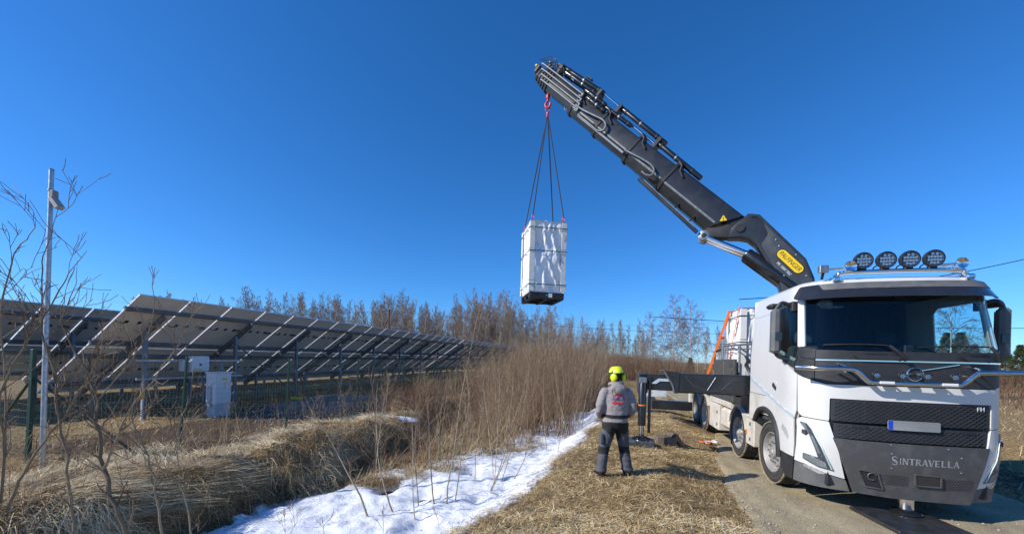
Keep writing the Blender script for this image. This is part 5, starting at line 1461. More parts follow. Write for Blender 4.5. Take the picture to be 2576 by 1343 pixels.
# ------------------------------------------------------------------ solar tables: backs towards the road
BACK = mat('panel_backsheet', (.70, .67, .625), .55, var=.04, scale=3)
GLASSP = mat('panel_glass', (.012, .016, .035), .12, coat=.8, var=.1, scale=12)
ALU = mat('panel_frame', (.84, .84, .85), .4, metal=.15, var=.05, scale=20)
SL = math.atan(.69); CS, SN = math.cos(SL), math.sin(SL)
PW, PLEN, GAP = 1.099, 2.21, .035
def panel_mesh():
    """local: X up the slope, Y along the row, Z out of the glass; origin at low corner"""
    mb = MB(); t = .035; f = .028
    mb.mat(0)
    mb.add([(f, f, -.010), (PLEN - f, f, -.010), (PLEN - f, PW - f, -.010), (f, PW - f, -.010)], [[3, 2, 1, 0]])
    mb.mat(1)
    mb.add([(.01, .01, -.001), (PLEN - .01, .01, -.001), (PLEN - .01, PW - .01, -.001), (.01, PW - .01, -.001)], [[0, 1, 2, 3]])
    mb.mat(2)
    for (x0, x1, y0, y1) in ((0, PLEN, 0, f), (0, PLEN, PW - f, PW), (0, f, f, PW - f), (PLEN - f, PLEN, f, PW - f)):
        v = [(x, y, z) for x in (x0, x1) for y in (y0, y1) for z in (-t, 0)]
        mb.add(v, [[0, 1, 3, 2], [4, 6, 7, 5], [0, 4, 5, 1], [2, 3, 7, 6], [0, 2, 6, 4], [1, 5, 7, 3]])
    me = bpy.data.meshes.new('solar_panel'); me.from_pydata(mb.v, [], mb.f); me.polygons.foreach_set('material_index', mb.mi)
    for m in (BACK, GLASSP, ALU): me.materials.append(m)
    return me
def jbox_mesh():
    mb = MB()
    for y in (.28, .55, .82): mb.cbox(PLEN * .5 - .05, PLEN * .5 + .05, y - .035, y + .035, -.026, -.0105, .003)
    mb.cbox(PLEN * .5 - .02, PLEN * .5 + .03, PW - .26, PW - .06, -.02, -.0105, .003)
    mb.tube([(PLEN * .5 + .02, .30, -.02), (PLEN * .5 - .04, .22, -.05), (PLEN * .5 + .0, .10, -.06), (PLEN * .5 + .05, .02, -.045)], .009, 5)
    mb.tube([(PLEN * .5 + .02, .82, -.02), (PLEN * .5 - .05, .92, -.05), (PLEN * .5 + .02, 1.04, -.05)], .009, 5)
    me = bpy.data.meshes.new('junction_box'); me.from_pydata([tuple(p) for p in mb.v], [], mb.f); me.materials.append(M_['matt_black'])
    return me
PME, JME = panel_mesh(), jbox_mesh()
ROT = Matrix(((CS, 0, -SN), (0, 1, 0), (SN, 0, CS))).to_4x4()      # slope matrix: local X climbs towards +X
Z0 = 2.72                                         # panel plane height over the tall-post line
def solar_table(q, x, label, ncol=18, npost=8, braces=(1, 4)):
    root = empty('solar_table', W(q, x, 0), -TH)
    tag(root, label, 'solar panels', 'rows of ground-mounted solar panels')
    xlow = -2.79
    for c in range(ncol):
        for r2 in range(2):
            o = bpy.data.objects.new('solar_panel', PME); COL.objects.link(o); o.parent = root
            off = r2 * (PLEN + GAP)
            o.matrix_local = Matrix.Translation((xlow + off * CS, c * (PW + GAP), Z0 + xlow * .69 + off * SN + .06)) @ ROT
            j = bpy.data.objects.new('junction_box', JME); COL.objects.link(j); j.parent = o; j['kind'] = 'stuff'
    ylen = ncol * (PW + GAP)
    for fx in (.12, .43, .57, .90):
        xx = xlow + fx * (2 * PLEN) * CS
        mb = MB(); zc = Z0 + xx * .69 - .02
        mb.cbox(-.03, .03, -.06, ylen + .03, -.055, .055, .006, Matrix.Translation((xx, 0, zc)) @ Matrix(((CS, 0, -SN, 0), (0, 1, 0, 0), (SN, 0, CS, 0), (0, 0, 0, 1))))
        mb.build('purlin', M_['galv_dull'], root)
    for k in range(npost):
        y = .69 + 2.47 * k
        wx, wy, _ = W(q, x + y); g0 = zg(wx, wy); wx2, wy2, _ = W(q - 1.93, x + y); g1 = zg(wx2, wy2)
        mb = MB(); mb.cbox(-.045, .045, y - .055, y - .047, g0 - .1, 2.56, .002); mb.cbox(-.045, -.037, y - .047, y + .03, g0 - .1, 2.56, .002); mb.cbox(.037, .045, y - .047, y + .03, g0 - .1, 2.56, .002)
        mb.build('tall_post', M_['galv_dull'], root)
        MB().cbox(-1.97, -1.89, y - .05, y + .03, g1 - .1, 1.27, .004).build('short_post', M_['galv_dull'], root)
        MB().bar((-2.62, y + .07, Z0 - 2.62 * .69 - .155), (.52, y + .07, Z0 + .52 * .69 - .155), .06, .15, .006).build('rafter', M_['galv_dull'], root)
        if k in braces:
            MB().tube([(.03, y + .02, 2.28), (.03, y + 2.42, .50)], .024, 6).build('diagonal_brace', M_['galv_dull'], root)
            MB().tube([(.0, y, .75), (-1.85, y - .05, .95)], .022, 6).build('cross_brace', M_['galv_dull'], root)
    return root
QP = -15.81
solar_table(QP, -1.19, 'nearest solar table, its near end rising beside the lamp pole')
solar_table(QP, 19.45, 'solar table continuing the front row towards the forest')
solar_table(QP - 5.9, -4.6, 'second-row solar table seen at the left edge behind the front one', braces=())
solar_table(QP - 5.9, 16.0, 'second-row solar table farther off, behind the front row', braces=())

# mounting rails, inverter and electric cabinet at the first bay
rails = []
for z in (1.77, 1.29):
    mb = MB(); mb.cbox(.05, .09, .45, 3.35, z - .025, z + .025, .004)
    o = mb.build('mounting_rail', M_['galv'], bpy.data.objects['solar_table'])
WHITEBOX = mat('box_white', (.72, .73, .74), .45, var=.03, scale=6)
GREYBOX = mat('box_grey', (.50, .52, .55), .5, var=.05, scale=6)
inv = empty('inverter_box', W(QP + .17, .66, 1.45), -TH); tag(inv, 'white inverter box fixed to the rails under the nearest panels', 'inverter')
MB().cbox(-.08, .18, -.24, .24, 0, .46, .03).build('housing', WHITEBOX, inv)
for y, z in ((-.20, .04), (.20, .04), (-.20, .42), (.20, .42)): MB().lathe([(.012, 0), (.012, .006)], zax((.18, y, z), (1, 0, 0)), 8).build('screw', M_['matt_black'], inv)
MB().cbox(.178, .186, -.06, .0, .18, .24, .004).build('emblem', M_['matt_black'], inv)
MB().cbox(.178, .184, -.20, .0, .04, .09, .002).build('warning_label', M_['yellow'], inv)
MB().cbox(-.02, .10, -.02, .14, -.09, .0, .01).build('connector', M_['matt_black'], inv)
MB().tube([(.05, .1, -.05), (.05, .16, -.4), (.02, .2, -1.2)], .03, 8).build('cable_duct', M_['galv_dull'], inv)
MB().cbox(-.10, .08, -.42, -.28, .02, .36, .02).build('side_unit', GREYBOX, inv)
wx, wy, _ = W(-14.75, .62); gz = zg(wx, wy)
cbt = empty('electric_cabinet', (wx, wy, gz), -TH); tag(cbt, 'tall pale grey electric cabinet standing in front of the nearest panel posts', 'cabinet')
MB().cbox(-.16, .16, -.21, .21, .0, .36, .01).build('plinth', GREYBOX, cbt)
MB().cbox(-.17, .17, -.23, .23, .36, 1.22, .012).build('body', WHITEBOX, cbt)
MB().cbox(-.19, .19, -.25, .25, 1.22, 1.26, .008).build('cover', WHITEBOX, cbt)
MB().cbox(-.05, .05, -.29, -.232, .30, .85, .01).build('side_casing', GREYBOX, cbt)
MB().cbox(.168, .176, -.21, .21, .40, 1.18, .003).build('door', WHITEBOX, cbt)
for z, w_ in ((1.06, .07), (.93, .03), (.82, .03)): MB().cbox(.175, .179, -w_ + .02, w_ + .02, z - .02, z + .02, .001).build('warning_label', M_['yellow'], cbt)
MB().cbox(.175, .179, -.19, -.11, 1.04, 1.16, .001).build('paper_label', M_['letter_white'], cbt)
MB().tube([(0, .08, 1.26), (0, .08, 1.48)], .035, 10).build('cable_pipe', M_['galv_dull'], cbt)
p_ = empty('conduit_stub', W(QP + .12, -.62, .2), -TH); tag(p_, 'short white conduit with yellow tape at the foot of the first post', 'pipe')
MB().tube([(0, 0, 0), (0, 0, .55)], .025, 10).build('pipe', WHITEBOX, p_)
MB().cbox(-.03, .03, -.045, .03, .58, .78, .01).build('yellow_tape', M_['yellow'], p_)

# concrete slabs, gravel, yellow drain pipes, tarpaulin
CONC = mat('concrete', (.17, .17, .165), .9, var=.12, scale=9, bump=.2)
for i, (X, Y, a, b, lb_) in enumerate(((-6.35, 12.5, 1.1, .75, 'front concrete slab in a gravel bed behind the wire fence'), (-6.4, 14.5, 1.15, .7, 'rear concrete slab half hidden behind the front slab'))):
    o = MB().cbox(-a, a, -b, b, -.1, .20, .02, Matrix.Rotation(-R(6), 4, 'Z')).build('concrete_slab', CONC)
    o.location = (X, Y, zg(X, Y)); tag(o, lb_, 'slab', 'concrete slabs by the fence')
r_ = rng(301); n = 5200
X = r_.normal(-6.2, .95, n); Y = r_.normal(12.0, .85, n)
q_, x_ = Ln(X, Y); hz = h_ground(q_, x_) + .24 * np.exp(-(((X + 6.3) / 1.25) ** 2 + ((Y - 12.4) / .95) ** 2))
s = r_.uniform(.018, .045, n)
V = (np.stack([X, Y, hz + s * .3], -1)[:, None] + oc[None] * s[:, None, None] * r_.uniform(.6, 1.3, (n, 6, 1))).reshape(-1, 3)
F = (tri[None] + (np.arange(n) * 6)[:, None, None]).reshape(-1, 3)
me = np_mesh('gravel_bed', V, F); vcol(me, np.repeat(r_.rand(n), 6))
tag(link_mesh('gravel_bed', me, tint_mat('crushed_stone', [(0, (.05, .05, .05)), (.6, (.14, .14, .14)), (1, (.30, .30, .30))], .9)), 'grey gravel heaped round the concrete slabs', 'gravel', kind='stuff')
YP = mat('yellow_pipe', (.72, .62, .01), .45, var=.06, scale=12)
for (a, b, lb_) in (((-8.45, 14.68), (-7.55, 14.44), 'longer yellow corrugated pipe lying by the panel post'), ((-8.2, 15.25), (-7.7, 15.18), 'shorter yellow pipe end lying behind the long one'), ((-5.45, 13.95), (-5.2, 13.9), 'stub of yellow pipe on the gravel among the twigs')):
    za, zb = zg(*a) + .07, zg(*b) + .07; pa, pb = Vector((*a, za)), Vector((*b, zb)); L_ = (pb - pa).length; nn = int(L_ / .02)
    o = MB().tube([pa.lerp(pb, t) - pa for t in np.linspace(0, 1, nn)], [.062 if k % 2 else .055 for k in range(nn)], 14).build('yellow_pipe', YP, None, 60)
    o.location = pa; tag(o, lb_, 'pipe', 'yellow pipes on the ground')
tp = MB(); nr, na = 12, 36; rr_ = rng(55)
for i in range(nr + 1):
    for k in range(na):
        a = 2 * math.pi * k / na; f = i / nr; fx, fy = np.array([3 * math.cos(a) * f]), np.array([3 * math.sin(a) * f])
        rr = (1.15 * f) * (1 + .35 * float(fnoise(fx, fy, 91)[0])); z = .62 * math.cos(f * 1.57) ** .7 * (1 + .9 * float(fnoise(fx * 1.3, fy * 1.3, 92)[0])) + .08 * float(fnoise(fx * 3, fy * 3, 93)[0])
        tp.v.append((rr * math.cos(a), rr * .6 * math.sin(a), max(z, .01)))
for i in range(nr):
    for k in range(na): tp.f.append([i * na + k, i * na + (k + 1) % na, (i + 1) * na + (k + 1) % na, (i + 1) * na + k]); tp.mi.append(0)
o = tp.build('tarpaulin_heap', mat('olive_tarp', (.34, .33, .02), .5, var=.15, scale=3, bump=.1, bscale=12), None, 50)
o.location = (-5.78, 25.3, zg(-5.78, 25.3)); tag(o, 'crumpled yellow-green tarpaulin heap in the shade of the panels', 'tarpaulin')

# ------------------------------------------------------------------ wire fence
GREEN = mat('fence_green', (.008, .05, .035), .45, var=.1, scale=9, coat=.2)
WIRE = mat('fence_wire', (.20, .24, .22), .4, metal=.6)
fence = empty('wire_fence', (-5.13, 8.74, 0)); tag(fence, 'green-posted wire mesh fence running between ditch bank and solar panels', 'fence')
FO = Vector((-5.13, 8.74, 0))
FP = [(-11.2, 7.3, 2.03, 0, .05), (-7.72, 6.12, 2.03, .05, .055), (-6.46, 7.47, 1.95, .10, .04), (-5.13, 8.74, 1.95, .03, .04)] + [(-5.13 + .635 * k, 8.74 + 2.42 * k, 1.95, .0, .04) for k in range(1, 9)]
tops = []
for (X, Y, zt, ln_, th) in FP:
    g0 = zg(X, Y); b = Vector((X, Y, g0 - .05)) - FO; t = Vector((X + ln_, Y, zt)) - FO
    MB().bar(b, t, th, th, .006).build('fence_post', GREEN, fence)
    tops.append((b, t))
for i in range(len(FP) - 1):
    b0, t0 = tops[i]; b1, t1 = tops[i + 1]; L_ = (b1 - b0).length
    P0, P1 = [], []
    nv = int(L_ / .05)
    for k in range(nv + 1):
        f = k / nv; P0.append(b0.lerp(b1, f) + Vector((0, 0, .06))); P1.append(t0.lerp(t1, f) - Vector((0, 0, .03)))
    for k in range(17):
        f = .04 + .95 * k / 16; P0.append(b0.lerp(t0, f)); P1.append(b1.lerp(t1, f))
    n = len(P0)
    tag(link_mesh('wire_mesh', seg_mesh('wire_mesh', P0, P1, np.full(n, .0015), np.full(n, .0015)), WIRE, fence), kind='stuff')
b0, t0 = tops[1]
MB().tube([t0 + Vector((0, 0, -.45)), Vector((-6.35, 6.55, zg(-6.35, 6.55))) - FO], .02, 8).build('fence_brace', GREEN, fence)
MB().tube([t0 + Vector((0, 0, -.45)), Vector((-9.2, 6.6, zg(-9.2, 6.6))) - FO], .02, 8).build('fence_brace', GREEN, fence)

# ------------------------------------------------------------------ galvanised pole with floodlight
px_, py_ = -6.98, 5.71; gz = zg(px_, py_)
pole = empty('lamp_pole', (px_, py_, gz)); tag(pole, 'tall galvanised steel pole with a small floodlight, left foreground', 'pole')
ht = 4.72 - gz
MB().tube([(0, 0, -.2), (0, 0, ht * .4), (.02, 0, ht)], [.034, .031, .027], 16).build('shaft', M_['galv'], pole, 60)
MB().lathe([(.029, ht - .005), (.029, ht + .01), (0, ht + .014)], Matrix.Translation((.02, 0, 0)), 16).build('cap', M_['galv_dull'], pole)
MB().lathe([(.036, 0), (.036, .03)], Matrix.Translation((.017, 0, 4.40 - gz)), 14).build('clamp', M_['steel'], pole)
fx = 4.33 - gz
lbx = MB().cbox(.035, .10, -.04, .04, fx - .05, fx + .08, .012).build('sensor_box', mat('weathered_grey', (.28, .25, .22), .6, var=.15, scale=20), pole)
MB().cbox(-.035, .035, -.05, .05, -.10, .10, .010, Matrix.Translation((.145, -.03, fx - .12)) @ Matrix.Rotation(R(-38), 4, 'Y')).build('floodlight', mat('lamp_shell', (.40, .37, .32), .5, var=.1, scale=20), pole)
MB().cbox(-.042, -.036, -.04, .04, -.085, .085, .002, Matrix.Translation((.145, -.03, fx - .12)) @ Matrix.Rotation(R(-38), 4, 'Y')).build('lamp_glass', M_['gloss_dark'], pole)
# ------------------------------------------------------------------ bare trees, shrubs, saplings
class Segs:
    def __init__(self): self.a = []; self.b = []; self.r0 = []; self.r1 = []; self.t = []
    def path(self, pts, r0, r1, tint=.5):
        n = len(pts) - 1
        for i in range(n):
            self.a.append(pts[i]); self.b.append(pts[i + 1])
            self.r0.append(r0 + (r1 - r0) * i / n); self.r1.append(r0 + (r1 - r0) * (i + 1) / n); self.t.append(tint)
    def mesh(self, name, n=3):
        return seg_mesh(name, np.array(self.a), np.array(self.b), self.r0, self.r1, n, np.array(self.t))
def nrm(v): return v / (np.linalg.norm(v) + 1e-9)
def grow(p, d, L, r_, k, wob, grav):
    """wobbly path of k steps; grav>0 bends up, <0 droops"""
    pts = [p]; d = nrm(d)
    for i in range(k):
        d = nrm(d + r_.normal(0, wob, 3) + np.array([0, 0, grav / k]))
        p = p + d * (L / k); pts.append(p)
    return pts, d
def branch(S, p, d, L, r, r_, lev, maxlev, spec):
    k = max(2, int(4 - lev))
    pts, de = grow(p, d, L, r_, k, spec['wob'], spec['grav'][lev])
    S.path(pts, r, max(r * .35, spec['rmin']), r_.rand())
    if lev >= maxlev: return
    n = r_.randint(*spec['n'][lev])
    for i in range(n):
        f = r_.uniform(.25, 1.0); idx = min(int(f * k), k - 1); t = f * k - idx
        q = pts[idx] * (1 - t) + pts[idx + 1] * t
        dd = nrm(pts[idx + 1] - pts[idx])
        s = r_.normal(0, 1, 3); s = nrm(s - dd * s.dot(dd))
        ang = r_.uniform(*spec['ang'])
        branch(S, q, dd * math.cos(ang) + s * math.sin(ang), L * r_.uniform(*spec['len'][lev]), max(r * .55 * (1 - .5 * f), spec['rmin']), r_, lev + 1, maxlev, spec)

def tree_proto(name, seed, H, tr, spec, trunk_mat, twig_mat, first=.25, nb=26, lb=.30, up=.75, top=1.0):
    r_ = rng(seed)
    T = Segs(); k = 12
    pts, _ = grow(np.zeros(3), np.array([r_.normal(0, .03), r_.normal(0, .03), 1]), H * top, r_, k, .025, .12)
    pts[0] = pts[0] - np.array([0, 0, .3])
    T.path(pts, tr, .018, r_.rand())
    C_ = Segs()
    for i in range(nb):
        f = first + (1 - first) * (i + r_.rand()) / nb
        idx = min(int(f * k), k - 1); t = f * k - idx
        q = pts[idx] * (1 - t) + pts[idx + 1] * t
        a = i * 2.4 + r_.uniform(-.5, .5)
        pitch = up + .35 * f + r_.normal(0, .12)
        d = np.array([math.cos(a) * math.cos(pitch), math.sin(a) * math.cos(pitch), math.sin(pitch)])
        L = H * lb * (1.15 - .85 * f) * r_.uniform(.7, 1.2)
        branch(C_, q, d, L, max(.010, tr * .38 * (1.1 - f)), r_, 0, 2, spec)
    root = empty(name, (0, 0, 0))
    link_mesh('trunk', T.mesh('trunk', 6), trunk_mat, root, 60)
    link_mesh('crown', C_.mesh('crown', 3), twig_mat, root)
    return root
BIRCH = mat('birch_bark', (.62, .60, .56), .75, col2=(.07, .06, .055), scale=3.2, thresh=(.55, .66))
ASPEN = mat('aspen_bark', (.44, .41, .35), .85, col2=(.22, .20, .165), scale=2.4, thresh=(.42, .66))
TWIG = tint_mat('bare_twigs', [(0, (.15, .115, .085)), (.5, (.265, .205, .155)), (1, (.42, .345, .27))], .8, .2)
TWIGR = tint_mat('birch_twigs', [(0, (.125, .085, .07)), (.5, (.215, .155, .13)), (1, (.34, .26, .22))], .8, .2)
SP_A = dict(wob=.10, grav=[.35, .3, .2, .1], n=[(4, 7), (4, 7), (2, 4)], ang=(.3, .7), len=[(.35, .6), (.35, .6), (.4, .7)], rmin=.0155)
SP_B = dict(wob=.10, grav=[.15, -.35, -.55, -.6], n=[(4, 7), (5, 8), (2, 4)], ang=(.4, .9), len=[(.35, .6), (.45, .75), (.5, .9)], rmin=.0125)
protos = []
for i in range(4): protos.append(tree_proto('aspen_tree', 400 + i, 14.5 + i * .6, .15, SP_A, ASPEN, TWIG, first=.26 + .06 * (i % 2), nb=32, lb=.215, up=.80))
for i in range(3): protos.append(tree_proto('birch_tree', 420 + i, 13.0 + i * .7, .12, SP_B, BIRCH, TWIGR, first=.2, nb=34, lb=.25, up=.6))
used = set()
def plant(i, X, Y, h, rz, label, cat, group):
    p = protos[i]
    o = p if i not in used else copy_tree(p)
    used.add(i)
    o.location = (X, Y, zg(X, Y) - .1); o.rotation_euler = (0, 0, rz); o.scale = (h * .95, h * .95, h)
    tag(o, label, cat, group)
r_ = rng(500)
def along(px, Y): return (px - 1288) / 960.0 * Y
GF = 'bare trees of the forest edge'
def tree_label(i, px, Y):
    a = 'grey-trunked bare tree' if i < 4 else 'white-trunked bare birch'
    d = 'in the front rank' if Y < 86 else ('deep' if Y > 100 else 'midway back')
    for lim, w in ((470, 'showing just its top over the near end of the panels'), (620, 'showing its top over the middle of the first solar table'), (750, 'left half of the clump above the solar panels'), (890, 'right half of the clump above the solar panels'), (985, 'around the wooden utility pole'), (1100, 'right of the wooden utility pole'), (1220, 'behind the far end of the panels'), (1320, 'left of the hanging cabinet, below it'), (1430, 'under and right of the hanging cabinet'), (1540, 'low over the thicket above the person'), (1650, 'low over the thicket, left of the birch group'), (2600, 'low behind the load on the truck')):
        if px < lim: return '%s %s, %s' % (a, d, w)
LAB = {True: 'slender grey-trunked bare tree in the forest edge behind the panels and thicket', False: 'white-trunked bare birch in the forest edge behind the panels and thicket'}
k = 0
# distant tops over the panels, then the closed forest edge in the middle
for px in list(r_.uniform(325, 470, 9)) + list(r_.uniform(520, 620, 4)) + list(r_.uniform(600, 880, 44)):
    Y = r_.uniform(86, 118); h = (1.02 if 600 < px < 860 else .96) * Y / 100 * r_.uniform(.86, 1.08)
    i = r_.randint(0, 7) if px > 600 else r_.randint(0, 4)
    plant(i, along(px, Y), Y, h, r_.uniform(0, 6.28), tree_label(i, px, Y), 'tree', GF)
for px in list(r_.uniform(880, 1425, 150)):
    Y = r_.uniform(66, 105); h = (.99 + .08 * math.sin(px / 37.0)) * (Y / 100) * r_.uniform(.84, 1.12) * (1.0 if px < 1400 else .8)
    i = int(r_.choice([0, 1, 2, 3, 0, 1, 2, 3, 4, 5, 6]))
    plant(i, along(px, Y), Y, h, r_.uniform(0, 6.28), tree_label(i, px, Y), 'tree', GF)
for px in list(r_.uniform(1425, 1640, 40)):
    Y = r_.uniform(95, 130); h = .72 * Y / 100 * r_.uniform(.7, 1.15); i = r_.randint(0, 7)
    plant(i, along(px, Y), Y, h, r_.uniform(0, 6.28), tree_label(i, px, Y), 'tree', GF)
for px in list(r_.uniform(1755, 1990, 28)):
    Y = r_.uniform(85, 115); h = .66 * Y / 100 * r_.uniform(.8, 1.15); i = r_.randint(0, 4)
    plant(i, along(px, Y), Y, h, r_.uniform(0, 6.28), tree_label(i, px, Y), 'tree', GF)
# the birch group left of the truck's load
names = ['small birch at the left fringe of the group by the load', 'thin birch half hidden behind the middle of the group', 'slim birch at the right fringe of the group by the load', 'leftmost tall birch of the group left of the load on the truck', 'slim birch second from the left in the group by the load', 'white-trunked birch in the middle of the group left of the load', 'forked birch right of the middle in the group by the load', 'tallest and rightmost birch of the group beside the load on the truck']
for j, (px, Y, h) in enumerate(((1630, 64, .62), (1702, 72, .86), (1755, 70, .76), (1642, 58, .72), (1668, 62, .74), (1690, 57, .80), (1712, 66, .76), (1738, 56, .78))):
    plant(4 + j % 3, along(px, Y), Y, h, j * 1.3, names[j], 'tree', 'birch group beyond the verge')
for px, Y, h in ((2392, 24, .55), (2480, 60, .55), (2300, 70, .6), (2200, 75, .6), (2420, 48, .5), (2100, 80, .6)):
    plant(4 + int(px) % 3, along(px, Y), Y, h, px, 'bare birch beyond the road behind the cab, seen through its windows', 'tree', 'birches behind the cab')

# evergreens
def spruce(seed, H, wide, pine=False):
    r_ = rng(seed)
    n = 5200; f = r_.rand(n) ** .8
    z = H * (.06 + .94 * f); rad = wide * (1 - f) ** .8 * (.45 + .55 * r_.rand(n)) * (1 + .25 * np.sin(z * 5.1))
    a = r_.uniform(0, 6.28, n)
    base = np.stack([rad * np.cos(a), rad * np.sin(a), z - .25 * rad], -1)
    root = empty('spruce_tree')
    T = Segs(); T.path([np.array([0, 0, -.2]), np.array([0, 0, H * .5]), np.array([0, 0, H * .98])], .10, .02)
    link_mesh('trunk', T.mesh('trunk', 6), ASPEN, root, 60)
    o = ribbons('crown', base, a + r_.normal(0, .5, n), r_.uniform(-.3, .5, n), r_.uniform(.25, .55, n), r_.uniform(.05, .12, n), r_.uniform(.1, .5, n), 2, r_.rand(n), tint_mat('needles_%d' % seed, [(0, (.02, .038, .014)), (.6, (.05, .08, .028)), (1, (.11, .14, .05))], .6, .3), kind=None, parent=root, twist=r_.uniform(-1.2, 1.2, n))
    return root
sp = [spruce(601, 6.5, 1.5), spruce(602, 7.5, 1.7)]
su = set()
for j, (px, Y, h, lb_) in enumerate(((1737, 46, .42, 'small dark spruce at the foot of the birch group'), (2566, 40, .62, 'dark spruce at the right edge beyond the mirror'), (2590, 44, .7, 'spruce cut by the right edge of the view'), (2415, 46, .85, 'spruce seen through the driver side window'), (2450, 50, .8, 'spruce seen low through the right part of the windscreen'), (2380, 55, .95, 'spruce behind the steering wheel as seen through the cab'), (2530, 52, .75, 'spruce hidden mostly by the right mirror'), (2340, 60, .9, 'spruce beyond the driver door glimpsed past the wheel'), (2640, 50, .95, 'spruce farthest right, beyond the frame edge'))):
    b = sp[j % 2]; o = b if j % 2 not in su else copy_tree(b); su.add(j % 2)
    X = along(px, Y); o.location = (X, Y, zg(X, Y) - .1); o.scale = (h, h, h); o.rotation_euler = (0, 0, j * 1.1); tag(o, lb_, 'tree', 'dark spruces')

# ---- thicket: thousands of willow stems, one mass
THK = tint_mat('thicket_stems', [(0, (.15, .07, .042)), (.35, (.24, .15, .095)), (.65, (.37, .27, .165)), (1, (.60, .49, .31))], .8, .2)
def thicket(name, label, q, x, hgt, r0, tint, seed, twigs=5, spread=.16, thin=None):
    r_ = rng(seed); n = len(q)
    wx, wy = Wn(q, x); z = h_ground(q, x) - .03
    if thin: hgt = hgt * np.interp(wx / wy, [-.45, -.12, .03], thin)
    P = np.stack([wx, wy, z], -1)
    ln = np.stack([r_.normal(0, spread, n), r_.normal(0, spread, n), np.ones(n)], -1); ln /= np.linalg.norm(ln, axis=1, keepdims=True)
    A, B, RA, RB, TT = [], [], [], [], []
    k = 3; p = P; d = ln; stations = [P]
    for i in range(k):
        d = d + r_.normal(0, .07, (n, 3)) + np.array([0, 0, .05]); d /= np.linalg.norm(d, axis=1, keepdims=True)
        p2 = p + d * (hgt / k)[:, None]
        A.append(p); B.append(p2); RA.append(r0 * (1 - .27 * i)); RB.append(r0 * (1 - .27 * (i + 1))); TT.append(tint); p = p2; stations.append(p)
    for j in range(twigs):
        f = r_.uniform(.3, .97, n); st = np.minimum((f * k).astype(int), k - 1); t = (f * k - st)[:, None]
        S_ = np.stack(stations, 1); i = np.arange(n)
        b0 = S_[i, st] * (1 - t) + S_[i, st + 1] * t
        a = r_.uniform(0, 6.28, n); pt = r_.uniform(.5, 1.25, n); L = hgt * r_.uniform(.12, .34, n)
        dd = np.stack([np.cos(a) * np.cos(pt), np.sin(a) * np.cos(pt), np.sin(pt)], -1)
        A.append(b0); B.append(b0 + dd * L[:, None]); RA.append(r0 * .5 * (1.1 - f)); RB.append(np.full(n, .0012)); TT.append(np.clip(tint + r_.normal(0, .1, n), 0, 1))
    me = seg_mesh(name, np.concatenate(A), np.concatenate(B), np.concatenate(RA), np.concatenate(RB), 3, np.concatenate(TT))
    tag(link_mesh(name, me, THK), label, 'shrubs', kind='stuff')
r_ = rng(700)
# far and dense, along the verge beyond the worker
n = 8200; x = 4.2 + 42 * r_.rand(n) ** 1.35
qe = q_edge(x); ql = q_left(x)
q = qe - .9 - (5.6 + .10 * x) * r_.rand(n)
keep = fnoise(q * .55, x * .55, 702) > -.14
q, x = q[keep], x[keep]; n = len(q)
thicket('willow_thicket', 'dense reddish brown bare thicket closing the ditch beyond the worker', q, x, r_.uniform(1.0, 3.9, n) * (.85 + 1.1 * fnoise(q * .45, x * .45, 703)), r_.uniform(.005, .016, n) * np.clip(x / 14, .7, 1.3), np.clip(.48 + .5 * fnoise(q * .5, x * .5, 704) + r_.normal(0, .3, n), 0, 1), 701, 6, .2, (.25, .45, 1.18))
n = 6000; x = 30 + 45 * r_.rand(n); q = -4.6 + 9 * r_.rand(n)
thicket('far_thicket', 'brown scrub across the far end of the road', q, x, r_.uniform(1.6, 3.2, n), r_.uniform(.010, .022, n), np.clip(.35 + r_.normal(0, .2, n), 0, 1), 711, 4)
n = 9000; x = 45 + 45 * r_.rand(n); q = -75 + 72 * r_.rand(n)
thicket('forest_undergrowth', 'brown undergrowth at the foot of the forest edge behind the panels', q, x, r_.uniform(1.5, 5.0, n), r_.uniform(.015, .035, n), np.clip(.45 + r_.normal(0, .2, n), 0, 1), 715, 3)
n = 3600; x = 14 + 55 * r_.rand(n); q = 9 + 40 * r_.rand(n)
thicket('field_thicket', 'rusty brown scrub at the edge of the field right of the truck', q, x, r_.uniform(1.2, 2.6, n), r_.uniform(.010, .022, n), np.clip(.15 + r_.normal(0, .15, n), 0, 1), 713, 4)
# nearer: olive and straw coloured shoots on the left half of the ditch
n = 950; x = -.8 + 10 * r_.rand(n) ** .9; q = q_left(x) + .3 + 2.5 * r_.rand(n) * np.clip((x + 2.2) / 5, .3, 1)
cl = fnoise(q * 1.1, x * 1.1, 721); keep = cl > -.10; q, x = q[keep], x[keep]; n = len(q)
thicket('ditch_shoots', 'olive and straw coloured willow shoots crowding the ditch', q, x, r_.uniform(.5, 2.3, n) * r_.uniform(.6, 1, n), r_.uniform(.0045, .011, n), np.clip(.5 + .9 * fnoise(q * .8, x * .8, 723) + r_.normal(0, .28, n), 0, 1), 722, 6, .34, (.5, .8, 1.2))
# low rusty shrubs along the fence foot
n = 1900; x = 2.5 + 11 * r_.rand(n); q = q_left(x) - .2 - 1.9 * r_.rand(n)
cl = fnoise(q * .9, x * .9, 731); keep = cl > -.08; q, x = q[keep], x[keep]; n = len(q)
thicket('rusty_shrubs', 'low rust-red shrubs along the foot of the fence', q, x, r_.uniform(.4, 1.15, n), r_.uniform(.003, .006, n), np.clip(.10 + r_.normal(0, .12, n), 0, 1), 732, 5, .3)
# left: thin weeds and shoots in front of the panels
n = 420; x = -5.5 + 8 * r_.rand(n); q = q_left(x) - .1 - 2.4 * r_.rand(n)
thicket('bank_weeds', 'thin dead weed stems standing on the left bank', q, x, r_.uniform(.3, 1.1, n), r_.uniform(.0025, .005, n), np.clip(.6 + r_.normal(0, .2, n), 0, 1), 741, 4, .3)

